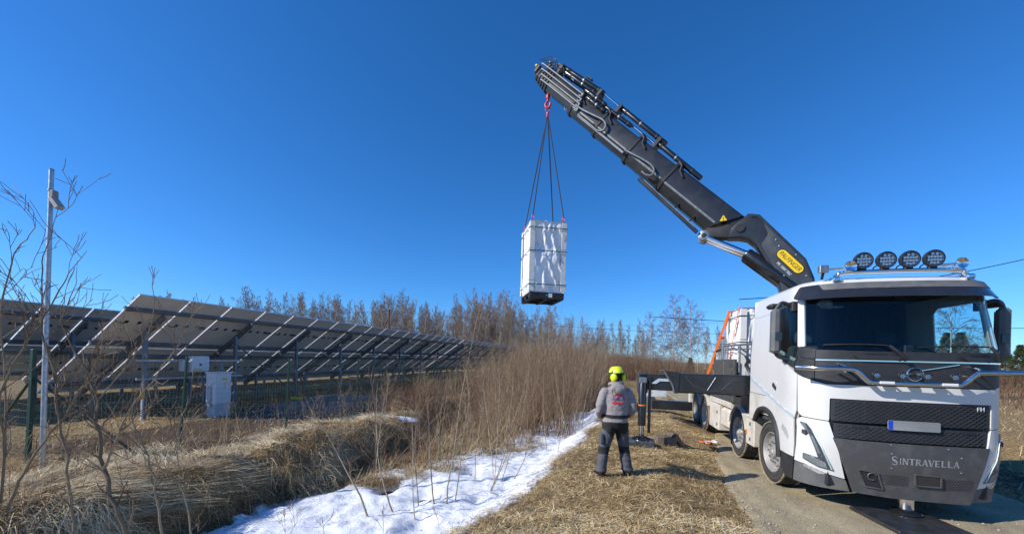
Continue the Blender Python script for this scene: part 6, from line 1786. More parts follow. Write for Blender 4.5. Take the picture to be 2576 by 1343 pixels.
# ---- single saplings in the ditch, each a thing
BARK = tint_mat('sapling_bark', [(0, (.20, .15, .10)), (.5, (.31, .25, .17)), (1, (.44, .37, .26))], .7, .3)
SAPT = tint_mat('sapling_twigs', [(0, (.13, .07, .045)), (.5, (.21, .14, .09)), (1, (.31, .235, .15))], .75, .25)
SP_S = dict(wob=.10, grav=[.25, .25, .2], n=[(2, 5), (1, 4), (0, 2)], ang=(.35, .8), len=[(.35, .65), (.4, .7), (.4, .6)], rmin=.0016)
def sapling(X, Y, H, lean, r, seed, label, nb=12, n_side=6, first=.3, lb=.34, group='saplings in the ditch'):
    r_ = rng(seed); z0 = zg(X, Y); q_, x_ = Ln(X, Y); 
    z0 = max(z0, float(h_snow(np.array([q_]), np.array([x_]))[0]) if -10 < q_ < -3.8 and -7 < x_ < 10.5 else -9)
    root = empty('sapling', (X, Y, z0)); tag(root, label, 'sapling', group)
    T = Segs(); k = 9
    pts, _ = grow(np.array([0, 0, -.12]), np.array([lean[0], lean[1], 1.0]), H + .12, r_, k, .06, .18)
    T.path(pts, r * .78, .0022, r_.rand())
    C_ = Segs()
    for i in range(nb):
        f = first + (.98 - first) * (i + r_.rand()) / nb
        idx = min(int(f * k), k - 1); t = f * k - idx; p = pts[idx] * (1 - t) + pts[idx + 1] * t
        a = i * 2.4 + r_.uniform(-.6, .6); pitch = r_.uniform(.45, 1.15)
        branch(C_, p, np.array([math.cos(a) * math.cos(pitch), math.sin(a) * math.cos(pitch), math.sin(pitch)]), H * lb * (1.1 - .75 * f) * r_.uniform(.5, 1.2), max(.0028, r * .5 * (1.1 - f)), r_, 0, 2, SP_S)
    link_mesh('stem', T.mesh('stem', n_side), BARK, root, 60)
    tag(link_mesh('twigs', C_.mesh('twigs', 4), SAPT, root), kind='stuff')
    return root
SAP = [(-2.09, 5.80, 1.9, (-.34, .05), .022, 'forked grey sapling rising from the snow, its foot nearest the camera'), (-1.80, 6.10, 2.2, (-.30, .1), .019, 'sapling leaning left from the snow just behind the forked one'),
       (-1.42, 5.87, 1.7, (-.25, .1), .013, 'thin bent sapling with a twiggy foot in the middle of the snow'), (-1.21, 6.34, 2.4, (-.16, .1), .017, 'straight sapling left of the tall thin whip in the snow'), (-1.03, 6.41, 3.5, (.05, .05), .018, 'tallest thin whip rising above the forest line from the snow'),
       (-.92, 6.47, 2.4, (.12, .1), .015, 'sapling leaning right beside the tall whip'), (-1.48, 6.30, 2.0, (-.08, .1), .012, 'slim sapling between the bent one and the straight one'), (-.32, 7.94, 2.5, (-.05, 0), .014, 'upright sapling farther up the snow, left of the leaning rods'),
       (-.37, 7.13, 1.9, (.32, .1), .014, 'sapling slanting right over the snow edge'), (-.38, 6.99, 2.2, (.45, .05), .012, 'long thin rod slanting right towards the worker'), (-.29, 7.51, 2.5, (.04, 0), .013, 'upright rod beside the slanting ones'),
       (-.18, 7.59, 2.1, (.25, .1), .012, 'middle rod of the fan of leaning stems'), (.02, 7.60, 1.5, (.35, .1), .011, 'short rightmost rod of the fan of leaning stems'), (-.68, 7.69, 2.3, (-.12, .1), .012, 'thin sapling at the far rim of the snow, left of the fan'),
       (1.01, 10.14, 2.4, (-.2, 0), .016, 'pale stem left of the worker at the snow edge'), (1.10, 9.04, 2.0, (.2, 0), .012, 'stem just left of the worker leaning right'), (.40, 9.49, 2.6, (.05, 0), .015, 'pale upright stem in the shoots left of the worker'),
       (1.77, 11.65, 2.6, (-.05, 0), .018, 'first of three pale stems behind the worker at left'), (2.01, 11.85, 2.7, (.02, 0), .018, 'second of three pale stems behind the worker at left'), (2.32, 12.41, 2.6, (.05, 0), .018, 'third of three pale stems behind the worker at left'),
       (-2.55, 7.4, 2.1, (-.1, .05), .013, 'purple-tinged sapling on the left bank above the snow'), (-2.9, 8.3, 2.3, (.1, .05), .014, 'sapling on the left bank behind the purple-tinged one'), (-2.2, 9.2, 2.2, (-.08, 0), .013, 'sapling at the foot of the rusty shrubs'),
       (-1.6, 8.3, 2.0, (.08, 0), .012, 'sapling amid the olive shoots behind the snow'), (-1.0, 9.6, 2.4, (-.04, 0), .013, 'far sapling amid the olive shoots'), (-.1, 10.6, 2.7, (.03, 0), .014, 'sapling where shoots meet the thicket'),
       (-3.3, 9.9, 1.7, (.15, 0), .011, 'small twiggy sapling in front of the gravel heap'), (-3.9, 9.3, 1.3, (-.2, 0), .010, 'low twiggy sapling in front of the concrete slabs')]
for j, (X, Y, H, ln_, r, lb_) in enumerate(SAP):
    sapling(X, Y, H, ln_, r, 800 + j, lb_, nb=14 if H > 1.8 else 9, first=.3)
# knee-high twigs poking out of the snow in front
for j, (X, Y, H) in enumerate(((-2.75, 4.75, .55), (-2.2, 4.6, .5), (-3.0, 5.4, .4), (-1.6, 4.9, .45), (-1.0, 5.6, .35))):
    sapling(X, Y, H, (.1 * (j % 3 - 1), .1), .005, 860 + j, ['twig nearest the left corner of the snow', 'twig beside the nearest snow hollow', 'short twig by the bank foot in the snow', 'low twig in the open snow', 'tiny twig right of the bent sapling'][j], nb=4, n_side=5, first=.3, lb=.5)

# ---- big bare bush at the left edge, traced stems
BST = [('a', [(-3.80, 3.9, -.35), (-3.9, 3.9, .19), (-4.01, 3.9, .48), (-4.14, 3.9, .84), (-4.2, 3.9, 1.21), (-4.25, 3.9, 1.53), (-4.3, 3.9, 1.81), (-4.33, 3.9, 1.98)], .034, .012), ('a', [(-4.3, 3.9, 1.81), (-4.42, 3.85, 2.06), (-4.51, 3.83, 2.3), (-4.52, 3.8, 2.5)], .012, .003),
       ('a', [(-4.25, 3.9, 1.53), (-4.01, 3.95, 1.86), (-3.85, 3.98, 2.15), (-3.77, 4.0, 2.48), (-3.78, 4.0, 2.88)], .013, .003), ('a', [(-4.14, 3.9, .84), (-3.99, 3.85, 1.13), (-3.8, 3.8, 1.46), (-3.64, 3.8, 1.67), (-3.32, 3.75, 2.08), (-3.09, 3.75, 2.54)], .017, .003),
       ('c', [(-5.5, 4.1, -.1), (-5.19, 4.0, .55), (-4.96, 3.95, .88), (-4.68, 3.9, 1.22), (-4.41, 3.9, 1.61), (-4.17, 3.85, 1.98), (-4.02, 3.8, 2.15)], .022, .006), ('c', [(-5.5, 4.1, -.1), (-5.35, 4.05, .9), (-5.22, 3.9, 1.59), (-4.99, 3.9, 2.04), (-4.79, 3.9, 2.37), (-4.64, 3.9, 2.66), (-4.48, 3.85, 2.83), (-4.28, 3.8, 3.04)], .020, .003),
       ('c', [(-5.35, 4.05, .9), (-5.3, 4.0, 1.7), (-5.24, 3.9, 2.36), (-5.1, 3.9, 3.01), (-4.96, 3.9, 3.22), (-4.92, 3.9, 3.46)], .014, .003), ('c', [(-5.24, 3.9, 2.36), (-5.25, 3.95, 2.6), (-5.01, 3.9, 2.81), (-4.92, 3.9, 2.9)], .007, .002),
       ('e', [(-4.35, 3.9, -.3), (-4.41, 3.9, .17), (-4.48, 3.9, .55), (-4.51, 3.9, .96), (-4.6, 3.9, 1.32), (-4.66, 3.9, 1.72), (-4.76, 3.9, 2.13)], .022, .010), ('e', [(-4.66, 3.9, 1.72), (-4.81, 3.9, 2.21), (-4.87, 3.95, 2.78), (-4.88, 3.95, 3.02), (-4.86, 4.0, 3.26), (-4.78, 4.0, 3.53)], .011, .003),
       ('e', [(-4.81, 3.9, 2.21), (-4.96, 3.85, 2.53), (-5.09, 3.8, 2.77), (-5.25, 3.8, 2.81)], .007, .002), ('e', [(-4.76, 3.9, 2.13), (-4.67, 3.95, 2.37), (-4.64, 4.0, 2.62), (-4.58, 4.0, 2.78), (-4.6, 4.0, 2.99)], .008, .002),
       ('f', [(-3.45, 3.95, -.35), (-3.56, 3.95, .2), (-3.63, 3.95, .53), (-3.7, 3.95, .86), (-3.83, 3.95, 1.18), (-3.92, 3.95, 1.42), (-3.88, 3.95, 1.66)], .018, .005), ('h', [(-3.2, 4.0, -.35), (-3.32, 4.0, .2), (-3.41, 4.0, .58), (-3.47, 4.0, .86), (-3.47, 4.0, 1.27), (-3.37, 4.0, 1.6)], .014, .003)]
BLAB = {'a': 'thickest bare bush stem with forking top, left foreground', 'c': 'bare bush at the left frame edge sending long branches to the right', 'e': 'bare bush left of the thickest stem, its twigs crossing the lamp pole', 'f': 'thin bare shrub just right of the thickest stem', 'h': 'thin rightmost shrub of the left foreground group'}
BUSHB = tint_mat('bush_bark', [(0, (.13, .095, .06)), (.5, (.21, .16, .10)), (1, (.30, .24, .155))], .7, .3)
SP_L = dict(wob=.13, grav=[.3, .25, .2], n=[(2, 5), (1, 4), (0, 2)], ang=(.4, .95), len=[(.35, .7), (.4, .7), (.4, .6)], rmin=.0026)
for key in 'acefh':
    base = np.array([b[1][0] for b in BST if b[0] == key][0])
    root = empty('bare_bush', tuple(base)); tag(root, BLAB[key], 'bush', 'bare bushes in the left foreground')
    T = Segs(); C_ = Segs(); r_ = rng(ord(key) * 7)
    for (kk, pts, r0, r1) in BST:
        if kk != key: continue
        P = [np.array(p) - base for p in catmull(pts, 3)]
        P = [p + r_.normal(0, .008, 3) for p in P]
        T.path(P, r0 * .68, r1 * .75, r_.rand())
        Lm = sum(np.linalg.norm(P[i + 1] - P[i]) for i in range(len(P) - 1))
        for i in range(int(Lm * 8)):
            j = r_.randint(max(1, len(P) // 6), len(P) - 1)
            if P[j][2] + base[2] > 2.45 and r_.rand() < .6: continue
            dd = nrm(P[min(j + 1, len(P) - 1)] - P[j - 1])
            s = r_.normal(0, 1, 3); s = nrm(s - dd * s.dot(dd)); ang = r_.uniform(.4, .95)
            branch(C_, P[j], dd * math.cos(ang) + s * math.sin(ang) + np.array([0, 0, .2]), r_.uniform(.12, .45), max(.003, (r0 + (r1 - r0) * j / len(P)) * .4), r_, 0, 2 if r_.rand() < .3 else 1, SP_L)
    link_mesh('stem', T.mesh('stem', 8), BUSHB, root, 60)
    tag(link_mesh('twigs', C_.mesh('twigs', 4), SAPT, root), kind='stuff')

# ---- utility pole and wires
ux_, uy_ = -19.5, 60.0; gz = zg(ux_, uy_)
up_ = empty('utility_pole', (ux_, uy_, gz)); tag(up_, 'brown wooden utility pole with a slanting stay among the forest tops', 'utility pole')
WOOD = mat('old_pole_wood', (.13, .075, .05), .85, var=.2, scale=6, bump=.1)
MB().tube([(0, 0, -.3), (0, 0, 9.2 - gz)], [.15, .11], 10).build('shaft', WOOD, up_, 60)
MB().tube([(-3.6, 0, 0), (-.05, 0, 7.9 - gz)], [.13, .10], 10).build('stay_pole', WOOD, up_, 60)
MB().cbox(-.9, .9, -.05, .05, 8.95 - gz, 9.07 - gz, .01).build('crossarm', WOOD, up_)
for x_ in (-.8, 0, .8): MB().lathe([(.05, 9.07 - gz), (.07, 9.15 - gz), (.04, 9.25 - gz), (0, 9.28 - gz)], Matrix.Translation((x_, 0, 0)), 8).build('insulator', M_['letter_white'], up_)
MB().cbox(-.1, 1.6, -.04, .04, 6.35 - gz, 6.45 - gz, .01).build('lower_arm', M_['steel'], up_)
def wire(a, b, sag, r, label, group='overhead wires'):
    a, b = Vector(a), Vector(b)
    o = MB().tube([a.lerp(b, t) - a + Vector((0, 0, -sag * 4 * t * (1 - t))) for t in np.linspace(0, 1, 28)], r, 5).build('overhead_wire', M_['matt_black'], None, 60)
    o.location = a; return tag(o, label, 'wire', group)
wire((-70, 64, 10.2), (-19.5, 60, 9.1), 1.6, .014, 'overhead wire left of the wooden utility pole')
wire((-19.5, 60, 9.1), (40, 62, 9.2), 1.5, .012, 'overhead wire right of the wooden utility pole')
wire((9.0, 75, 8.6), (75, 78, 9.0), .8, .03, 'upper far wire crossing behind the birch group')
wire((9.0, 75, 6.6), (75, 78, 7.0), .8, .03, 'lower far wire crossing behind the birch group')
wire((13.0, 22, 5.8), (40, 24.0, 11.5), .8, .025, 'wire rising to the right beyond the driver side mirror')
wire((11.0, 30, 5.6), (70, 36, 7.6), .9, .025, 'wire seen low through the cab window')
# ------------------------------------------------------------------ the worker
def ell_loft(rings, n=20):
    """rings: (cx,cy,z,rx,ry)"""
    mb = MB(); m = len(rings)
    for (cx, cy, z, rx, ry) in rings:
        for k in range(n):
            a = 2 * math.pi * k / n; mb.v.append((cx + rx * math.cos(a), cy + ry * math.sin(a), z))
    for i in range(m - 1):
        for k in range(n): mb.f.append([i * n + k, i * n + (k + 1) % n, (i + 1) * n + (k + 1) % n, (i + 1) * n + k])
    mb.f.append(list(range(n))[::-1]); mb.f.append([(m - 1) * n + k for k in range(n)])
    mb.mi = [0] * len(mb.f); return mb
def limb(mb, pts, rs, n=14):
    c = catmull(pts, 5); r = np.interp(np.linspace(0, len(pts) - 1, len(c)), range(len(pts)), rs)
    mb.tube([tuple(p) for p in c], list(r), n)
    for p, q_ in ((c[0], r[0]), (c[-1], r[-1])): ball(mb, p, (q_, q_, q_))
def ball(mb, c, r, n=14, M=None):
    vs = []; fs = []; h = n // 2
    for i in range(h + 1):
        t = math.pi * i / h
        for k in range(n):
            a = 2 * math.pi * k / n; p = Vector((r[0] * math.sin(t) * math.cos(a), r[1] * math.sin(t) * math.sin(a), r[2] * math.cos(t)))
            if M is not None: p = M @ p
            vs.append((c[0] + p.x, c[1] + p.y, c[2] + p.z))
    for i in range(h):
        for k in range(n): fs.append([i * n + k, i * n + (k + 1) % n, (i + 1) * n + (k + 1) % n, (i + 1) * n + k])
    mb.add(vs, fs)
def remesh(mb, vox, smooth_it=6, fac=.5):
    me = bpy.data.meshes.new('tmp'); me.from_pydata([tuple(p) for p in mb.v], [], mb.f)
    o = bpy.data.objects.new('tmp', me); COL.objects.link(o)
    m = o.modifiers.new('r', 'REMESH'); m.mode = 'VOXEL'; m.voxel_size = vox
    s = o.modifiers.new('s', 'SMOOTH'); s.factor = fac; s.iterations = smooth_it
    dg = bpy.context.evaluated_depsgraph_get(); ev = o.evaluated_get(dg)
    out = bpy.data.meshes.new_from_object(ev)
    bpy.data.objects.remove(o); bpy.data.meshes.remove(me)
    return out
wz = zg(1.74, 6.32)
person = empty('person', (1.74, 6.32, wz + .005), R(3)); tag(person, 'person in yellow helmet, grey hooded sweatshirt and work trousers, seen from behind', 'person')
PS = 1.0
b = MB()
tor = ell_loft([(0, 0, .80, .165, .125), (0, 0, .88, .190, .145), (0, -.01, .97, .198, .150), (0, -.01, 1.08, .203, .150), (0, -.005, 1.20, .215, .148), (0, 0, 1.32, .222, .140), (0, .005, 1.40, .208, .125), (0, .01, 1.46, .155, .105), (0, .015, 1.50, .09, .085), (0, .02, 1.58, .062, .068)])
b.add(tor.v, tor.f)
for s in (-1, 1):
    fy = .05 if s > 0 else -.02
    limb(b, [(s * .095, 0, .86), (s * .125, .005 + fy * .3, .70), (s * .175, .03 + fy * .7, .47), (s * .205, fy, .28), (s * .238, fy - .01, .09)], [.125, .112, .088, .088, .082])
    limb(b, [(s * .190, 0, 1.385), (s * .245, -.015, 1.27), (s * .275, -.025, 1.11), (s * .225, .12, 1.00), (s * .135, .235, .985)], [.085, .078, .068, .060, .045])
    # hands on the remote control
    wr = Vector((s * .135, .235, .985)); pa = Vector((s * .105, .30, 1.0))
    limb(b, [tuple(wr), tuple(pa)], [.032, .036], 10)
    for f, (dx, ln) in enumerate(((-.030, .060), (-.010, .072), (.010, .070), (.030, .055))):
        p0 = pa + Vector((s * dx * .8, .025, .008)); limb(b, [tuple(p0), tuple(p0 + Vector((-s * .004, ln * .6, .012))), tuple(p0 + Vector((-s * .010, ln * .95, -.012)))], [.010, .0095, .008], 8)
    limb(b, [tuple(pa + Vector((-s * .02, -.01, .01))), tuple(pa + Vector((-s * .055, .02, .03))), tuple(pa + Vector((-s * .060, .05, .025)))], [.012, .011, .009], 8)
    ball(b, (s * .250, .055 + fy, .045), (.052, .145, .05), 14, Matrix.Rotation(-s * R(14), 3, 'Z'))
    ball(b, (s * .243, -.03 + fy, .07), (.055, .07, .075))
HM = Matrix.Rotation(R(24), 3, 'Z') @ Matrix.Rotation(R(-6), 3, 'X')
hc = Vector((0, .035, 1.665))
ball(b, hc, (.076, .096, .118), 18, HM)
for off, rr in (((0, .097, -.012), (.014, .018, .026)), ((0, .088, -.062), (.028, .014, .012)), ((-.079, -.002, -.015), (.012, .022, .032)), ((.079, -.002, -.015), (.012, .022, .032)), ((0, .065, -.085), (.045, .035, .03))):
    p = hc + HM @ Vector(off); ball(b, p, rr, 10, HM)
me = remesh(b, .0095, 5)
# folds in the cloth
co = np.zeros(len(me.vertices) * 3, np.float32); me.vertices.foreach_get('co', co); co = co.reshape(-1, 3)
no = np.zeros_like(co).ravel(); me.vertices.foreach_get('normal', no); no = no.reshape(-1, 3)
z = co[:, 2]
amp = np.where((z > .90) & (z < 1.44), .016, np.where((z > .1) & (z < .86), .014, 0))
fo = fnoise(co[:, 0] * 6 + z * 4, z * 11 + co[:, 1] * 4, 901, 2) + .7 * fnoise(co[:, 0] * 14 - z * 9, z * 16, 902, 2)
co = co + no * (amp * fo)[:, None]
hem = np.exp(-((z - .925) / .016) ** 2) * .012 * (np.abs(co[:, 0]) < .23); co = co + no * hem[:, None]
ank = np.exp(-((z - .115) / .03) ** 2) * .014; co = co + no * ank[:, None]
me.vertices.foreach_set('co', co.astype(np.float32).ravel()); me.update()
CLO = dict(hood=mat('grey_sweatshirt', (.29, .257, .25), .95, var=.08, scale=22, bump=.15, bscale=180), black=mat('black_work_cloth', (.016, .016, .018), .85, var=.2, scale=25, bump=.12, bscale=160), grey=mat('grey_work_cloth', (.085, .09, .10), .85, var=.12, scale=25, bump=.12, bscale=160),
           skin=mat('skin', (.52, .30, .22), .5, var=.05, scale=30), hair=mat('dark_hair', (.03, .022, .016), .6, var=.3, scale=80, bump=.2, bscale=200), boot=mat('black_boots', (.02, .019, .018), .6, var=.2, scale=18))
for kx in ('black', 'grey', 'hood', 'skin', 'hair', 'boot'): me.materials.append(CLO[kx])
nf = len(me.polygons); ce = np.zeros(nf * 3, np.float32); me.polygons.foreach_get('center', ce); ce = ce.reshape(-1, 3)
X_, Y_, Z_ = ce.T
mi = np.full(nf, 2)
leg = (Z_ < .905) & (np.abs(X_) < .33) & ~((np.abs(X_) > .235) & (Z_ > .8)) & ~((Y_ > .19))
mi[leg] = 0
ax = np.abs(X_)
mi[leg & (Z_ < .74 + (ax - .16) * .9) & (Z_ > .50) & (ax > .06)] = 1
mi[leg & (Z_ < .50) & (Z_ > .385)] = 0
mi[leg & (Z_ <= .385) & (Z_ > .105)] = 1
mi[leg & (Z_ <= .385) & (Z_ > .105) & (X_ < -.235) & (Y_ > .0)] = 0
mi[Z_ < .10] = 5
mi[(Z_ > 1.515)] = 3
hl_ = ce - np.array(hc); 
hm = np.array(HM.inverted()); hl_ = hl_ @ hm.T
mi[(Z_ > 1.53) & (hl_[:, 1] < .015) & (hl_[:, 2] > -.09)] = 4
mi[(Y_ > .255) & (Z_ > .95) & (Z_ < 1.10) & (ax < .2)] = 3
me.polygons.foreach_set('material_index', mi.astype(np.int32))
body = link_mesh('body', me, None, person, 180)
bvh = BVHTree.FromPolygons([tuple(v) for v in co], [tuple(p.vertices) for p in me.polygons])
def back_y(x, z):
    h = bvh.ray_cast(Vector((x, -1, z)), Vector((0, 1, 0)))[0]
    return h.y if h else -.15
# hood hanging at the nape, collar, belt
hd = MB(); ball(hd, (0, -.085, 1.475), (.135, .060, .055), 16, Matrix.Rotation(R(-30), 3, 'X')); ball(hd, (0, -.125, 1.425), (.085, .045, .065), 16)
hd.tube([(.105 * math.cos(a), .02 + .095 * math.sin(a), 1.525 - .02 * math.sin(a)) for a in np.linspace(0, 2 * math.pi, 24, False)], .032, 8, closed=True)
ball(hd, (.06, -.10, 1.45), (.07, .05, .06)); ball(hd, (-.06, -.10, 1.455), (.07, .05, .06))
hme = remesh(hd, .011, 4); link_mesh('hood', hme, CLO['hood'], person, 180)
bl = MB(); bp_pts = []
for k in range(40):
    a = 2 * math.pi * k / 40; d = Vector((math.cos(a), math.sin(a), 0)); h = bvh.ray_cast(Vector((0, 0, 1.005)) + d * .5, -d)[0]
    rr = min((h - Vector((0, 0, 1.005))).length, .235) if h else .2
    bp_pts.append((d * (rr + .006)))
for zz in (.978, 1.032):
    for p in bp_pts: bl.v.append((p.x, p.y, zz))
for zz in (1.032, .978):
    for p in bp_pts: bl.v.append((p.x * .95, p.y * .95, zz))
for rr in range(3):
    for k in range(40): bl.f.append([rr * 40 + k, rr * 40 + (k + 1) % 40, (rr + 1) * 40 + (k + 1) % 40, (rr + 1) * 40 + k]); bl.mi.append(0)
bl.build('belt', CLO['black'], person, 50)
MB().cbox(-.27, -.215, -.10, .02, .56, .72, .012).build('thigh_pocket', CLO['grey'], person)
MB().tube(catmull([(-.09, -.155, 1.47), (-.12, -.158, 1.42), (-.105, -.165, 1.36), (-.085, -.166, 1.31)], 5), .004, 6).build('cord', CLO['black'], person)
# print on the back: red 20 with blue name
RED = mat('print_red', (.55, .03, .035), .8); BLUE = mat('print_blue', (.05, .06, .38), .8)
def on_back(x, z, lift=.004): return (x, back_y(x, z) - lift, z)
def ribbon_print(name, pts, w, m, lift):
    c = catmull(pts, 7); mb = MB(); wv = np.interp(np.linspace(0, 1, len(c)), np.linspace(0, 1, len(w)), w)
    for i in range(len(c)):
        d = c[min(i + 1, len(c) - 1)] - c[max(i - 1, 0)]; nn = np.array([-d[1], d[0]]) / (np.linalg.norm(d) + 1e-9) * wv[i] / 2
        mb.v += [on_back(*(c[i] - nn), lift), on_back(*(c[i] + nn), lift)]
        if i: mb.f.append([2 * i - 2, 2 * i - 1, 2 * i + 1, 2 * i]); mb.mi.append(0)
    return mb.build(name, m, person, 60)
zc = 1.275
ribbon_print('back_print', [(-.075, zc + .06), (-.05, zc + .085), (-.01, zc + .07), (-.02, zc + .03), (-.07, zc - .02), (-.095, zc - .05), (-.03, zc - .042), (.04, zc - .05), (.075, zc - .04)], [.006, .020, .024, .018, .012, .030, .022, .018, .004], RED, .006)
ribbon_print('back_print', [(.0, zc + .06), (.03, zc + .088), (.075, zc + .06), (.085, zc + .02), (.06, zc - .03), (.0, zc - .075), (-.02, zc - .05)], [.010, .018, .014, .012, .014, .020, .004], RED, .0065)
tm = text_mesh('SINTRAVELLA', .050, .92, 0.1)
for v in tm.vertices: v.co = Vector(on_back(v.co.x * .80, zc + .012 + v.co.y, .009))
link_mesh('back_lettering', tm, BLUE, person)
# helmet with strap and ear defenders
HV = mat('hi_vis_shell', (.72, .86, .01), .38, coat=.3, var=.03, scale=8)
HW = Matrix.Translation(hc) @ HM.to_4x4()
sh = MB()
pr = [(1.0, .0), (1.0, .03), (.985, .22), (.93, .48), (.80, .74), (.58, .91), (.30, .985), (0, 1.0)]
nn = 32
for r_f, h_f in pr:
    for k in range(nn):
        a = 2 * math.pi * k / nn; sh.v.append(HW @ Vector((.106 * r_f * math.cos(a), .131 * r_f * math.sin(a) - .004, .028 + .125 * h_f + .006 * math.cos(6 * a) * (h_f > .3) * (h_f < .95))))
for i in range(len(pr) - 1):
    for k in range(nn): sh.f.append([i * nn + k, i * nn + (k + 1) % nn, (i + 1) * nn + (k + 1) % nn, (i + 1) * nn + k]); sh.mi.append(0)
helmet = sh.build('helmet', HV, person, 60)
so = helmet.modifiers.new('shell', 'SOLIDIFY'); so.thickness = .004
pk = MB(); pk.prism([(-.085, .10), (-.06, .145), (0, .158), (.06, .145), (.085, .10), (0, .13)], lambda a, b_, d: HW @ Vector((a, b_, .028 + d)), -.004, .004); pk.build('helmet_peak', HV, person)
st = MB(); st.tube([HW @ Vector((.111 * math.cos(a), .136 * math.sin(a) - .004, .040 - .014 * (math.sin(a) < -.3))) for a in np.linspace(0, 2 * math.pi, 36, False)], .012, 6, closed=True); st.build('goggle_strap', CLO['black'], person, 60)
for (x_, y_, z_) in ((-.10, -.03, .075), (.10, -.03, .075), (0, -.10, .09)):
    MB().tube([HW @ Vector((x_, y_, z_)), HW @ Vector((x_ * 1.12, y_ * 1.1, .02)), HW @ Vector((x_ * 1.0, y_, -.05))], .010, 6).build('harness', CLO['black'], person)
for s in (-1, 1):
    e = MB(); ball(e, (0, 0, 0), (.040, .060, .068), 16); 
    eo = e.build('ear_defender', HV, person, 60, HW @ Matrix.Translation((s * .100, -.058, -.035)) @ Matrix.Rotation(s * R(-28), 4, 'Z'))
    e = MB(); ball(e, (0, 0, 0), (.022, .050, .060), 14); e.build('ear_cushion', CLO['black'], eo, 60, HW @ Matrix.Translation((s * .078, -.035, -.035)) @ Matrix.Rotation(s * R(-28), 4, 'Z'))
# remote control in front of him
PW_ = Matrix.Translation((1.74, 6.32, wz + .005)) @ Matrix.Rotation(R(3), 4, 'Z')
rc = empty('remote_control', tuple(PW_ @ Vector((0, .34, .96))), R(3)); tag(rc, 'crane remote control box held at the belt of the person', 'remote control')
MB().cbox(-.15, .15, -.07, .08, -.05, .03, .02).build('box', M_['matt_black'], rc)
for k in range(5): MB().tube([(-.10 + .05 * k, 0, .03), (-.10 + .05 * k, 0, .06)], .007, 6).build('lever', M_['yellow'], rc)

# ------------------------------------------------------------------ small things on the ground
PADM = mat('plastic_pad', (.028, .028, .030), .5, var=.25, scale=7, bump=.05)
def at_local(q, x): X, Y, _ = W(q, x); return X, Y, max(zg(X, Y), float(h_road(np.array([q]), np.array([x]))[0]) if q > -2.2 else -9)
X, Y, z0 = at_local(-.05, -1.38)
o = MB().cbox(-.50, .42, -.42, .42, .004, .052, .015).build('jack_pad', PADM); o.location = (X, Y, .004); o.rotation_euler = (0, 0, -TH + R(8))
tag(o, 'flat black plastic pad under the front jack of the truck', 'pad')
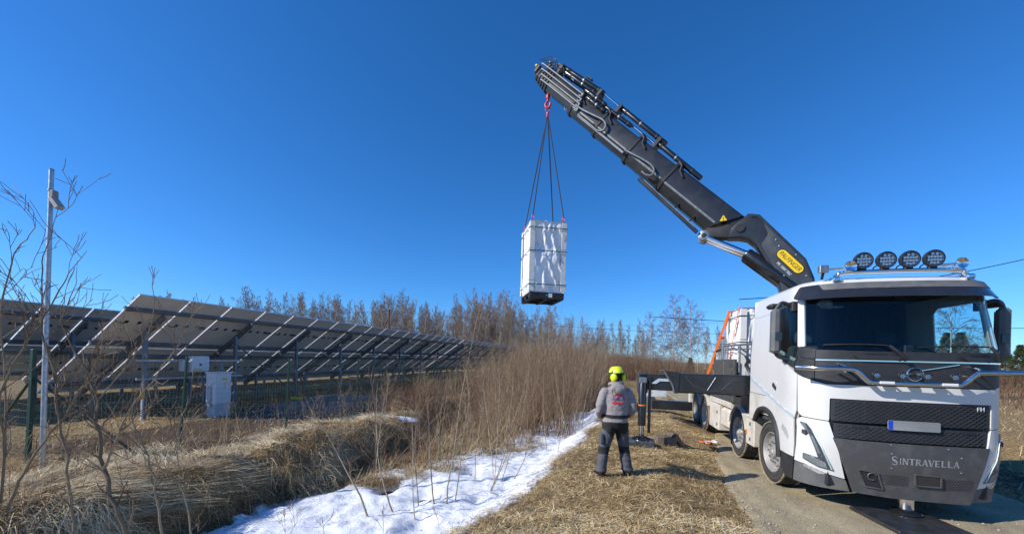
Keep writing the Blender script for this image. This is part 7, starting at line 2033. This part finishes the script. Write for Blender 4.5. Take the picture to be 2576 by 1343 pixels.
# pads and timbers under the outrigger leg
TIM = mat('weathered_timber', (.24, .20, .155), .85, col2=(.38, .30, .21), scale=7, thresh=(.4, .65), bump=.15)
TIMO = mat('fresh_timber', (.50, .27, .09), .8, var=.15, scale=9, bump=.1)
lx, ly = -3.335, 1.30
X, Y, z0 = at_local(lx, ly)
o = MB().cbox(-.30, .28, -.24, .24, 0, .155, .015).build('outrigger_pad', mat('scuffed_pad', (.04, .043, .048), .55, col2=(.13, .13, .135), scale=9, thresh=(.5, .75), bump=.06)); o.location = (X, Y, .185); o.rotation_euler = (0, 0, -TH + R(-4)); tag(o, 'thick black scuffed pad under the outrigger foot', 'pad')
for (a, b_, w_, l_, zz, rot, m, lb_) in ((-.16, -.12, .10, .22, .02, 5, TIM, 'left timber under the outrigger pad'), (.10, -.14, .16, .20, .02, -3, TIM, 'middle timber under the outrigger pad'), (.20, -.10, .09, .21, .024, 2, TIMO, 'orange end-grained timber under the right of the outrigger pad'), (-.02, .14, .30, .09, .02, 0, TIM, 'timber at the rear under the outrigger pad'), (-.30, .10, .12, .14, .16, 6, TIM, 'pale plank end sticking out left of the outrigger pad')):
    o = MB().cbox(-w_, w_, -l_, l_ * .4, 0, .165, .008).build('timber_block', m); Xb, Yb, _ = W(lx + a, ly + b_); o.location = (Xb, Yb, zz); o.rotation_euler = (0, 0, -TH + R(rot)); tag(o, lb_, 'timber', 'timbers under the outrigger')
BRN = mat('brown_block', (.11, .085, .062), .85, col2=(.22, .18, .14), scale=8, thresh=(.42, .7), bump=.15)
z0 = zg(3.68, 8.95)
o = MB().cbox(-.22, .22, -.16, .16, 0, .19, .01).build('support_block', BRN); o.location = (3.66, 8.98, z0 - .01); o.rotation_euler = (0, 0, R(-8)); tag(o, 'brown wooden block lying flat on the straw by the road', 'block', 'brown blocks on the verge')
z0 = zg(4.05, 9.0)
o = MB().cbox(-.05, .05, -.18, .18, 0, .32, .01).build('support_block', BRN); o.location = (3.98, 9.0, z0 - .0); o.rotation_euler = (R(0), R(-38), R(12)); o.location.z += .03; tag(o, 'brown wooden block tilted against the flat block', 'block', 'brown blocks on the verge')
# crumpled orange and grey strap bundle
X, Y = 5.10, 9.84; z0 = zg(X, Y)
bn = empty('strap_bundle', (X, Y, z0), R(20)); tag(bn, 'crumpled orange, grey and white strap bundle on the verge by the second wheel', 'strap')
r_ = rng(77)
for k, (m, cx) in enumerate((('orange', -.10), ('orange', .12), ('steel', -.22), ('letter_white', .20), ('steel', .05))):
    p = [(cx + .12 * r_.normal(), .08 * r_.normal(), .03 + .03 * r_.rand()) for _ in range(6)]
    MB().tube(catmull(p, 5), .018, 5).build('strap_loop', M_[m], bn, 50)
# small leftover snow patch on the bank
sp_ = MB(); nr, na = 8, 26
for i in range(nr + 1):
    for k in range(na):
        a = 2 * math.pi * k / na; f = i / nr; rr = f * (.62 + .2 * math.sin(3 * a + 1) + .1 * math.sin(7 * a)); sp_.v.append((rr * math.cos(a), rr * .55 * math.sin(a), .10 * (1 - f ** 2) - .06 * (f > .99)))
for i in range(nr):
    for k in range(na): sp_.f.append([i * na + k, i * na + (k + 1) % na, (i + 1) * na + (k + 1) % na, (i + 1) * na + k]); sp_.mi.append(0)
o = sp_.build('snow_patch', SNOW, None, 180); o.location = (-3.5, 10.9, zg(-3.5, 10.9) + .01); tag(o, kind='structure')
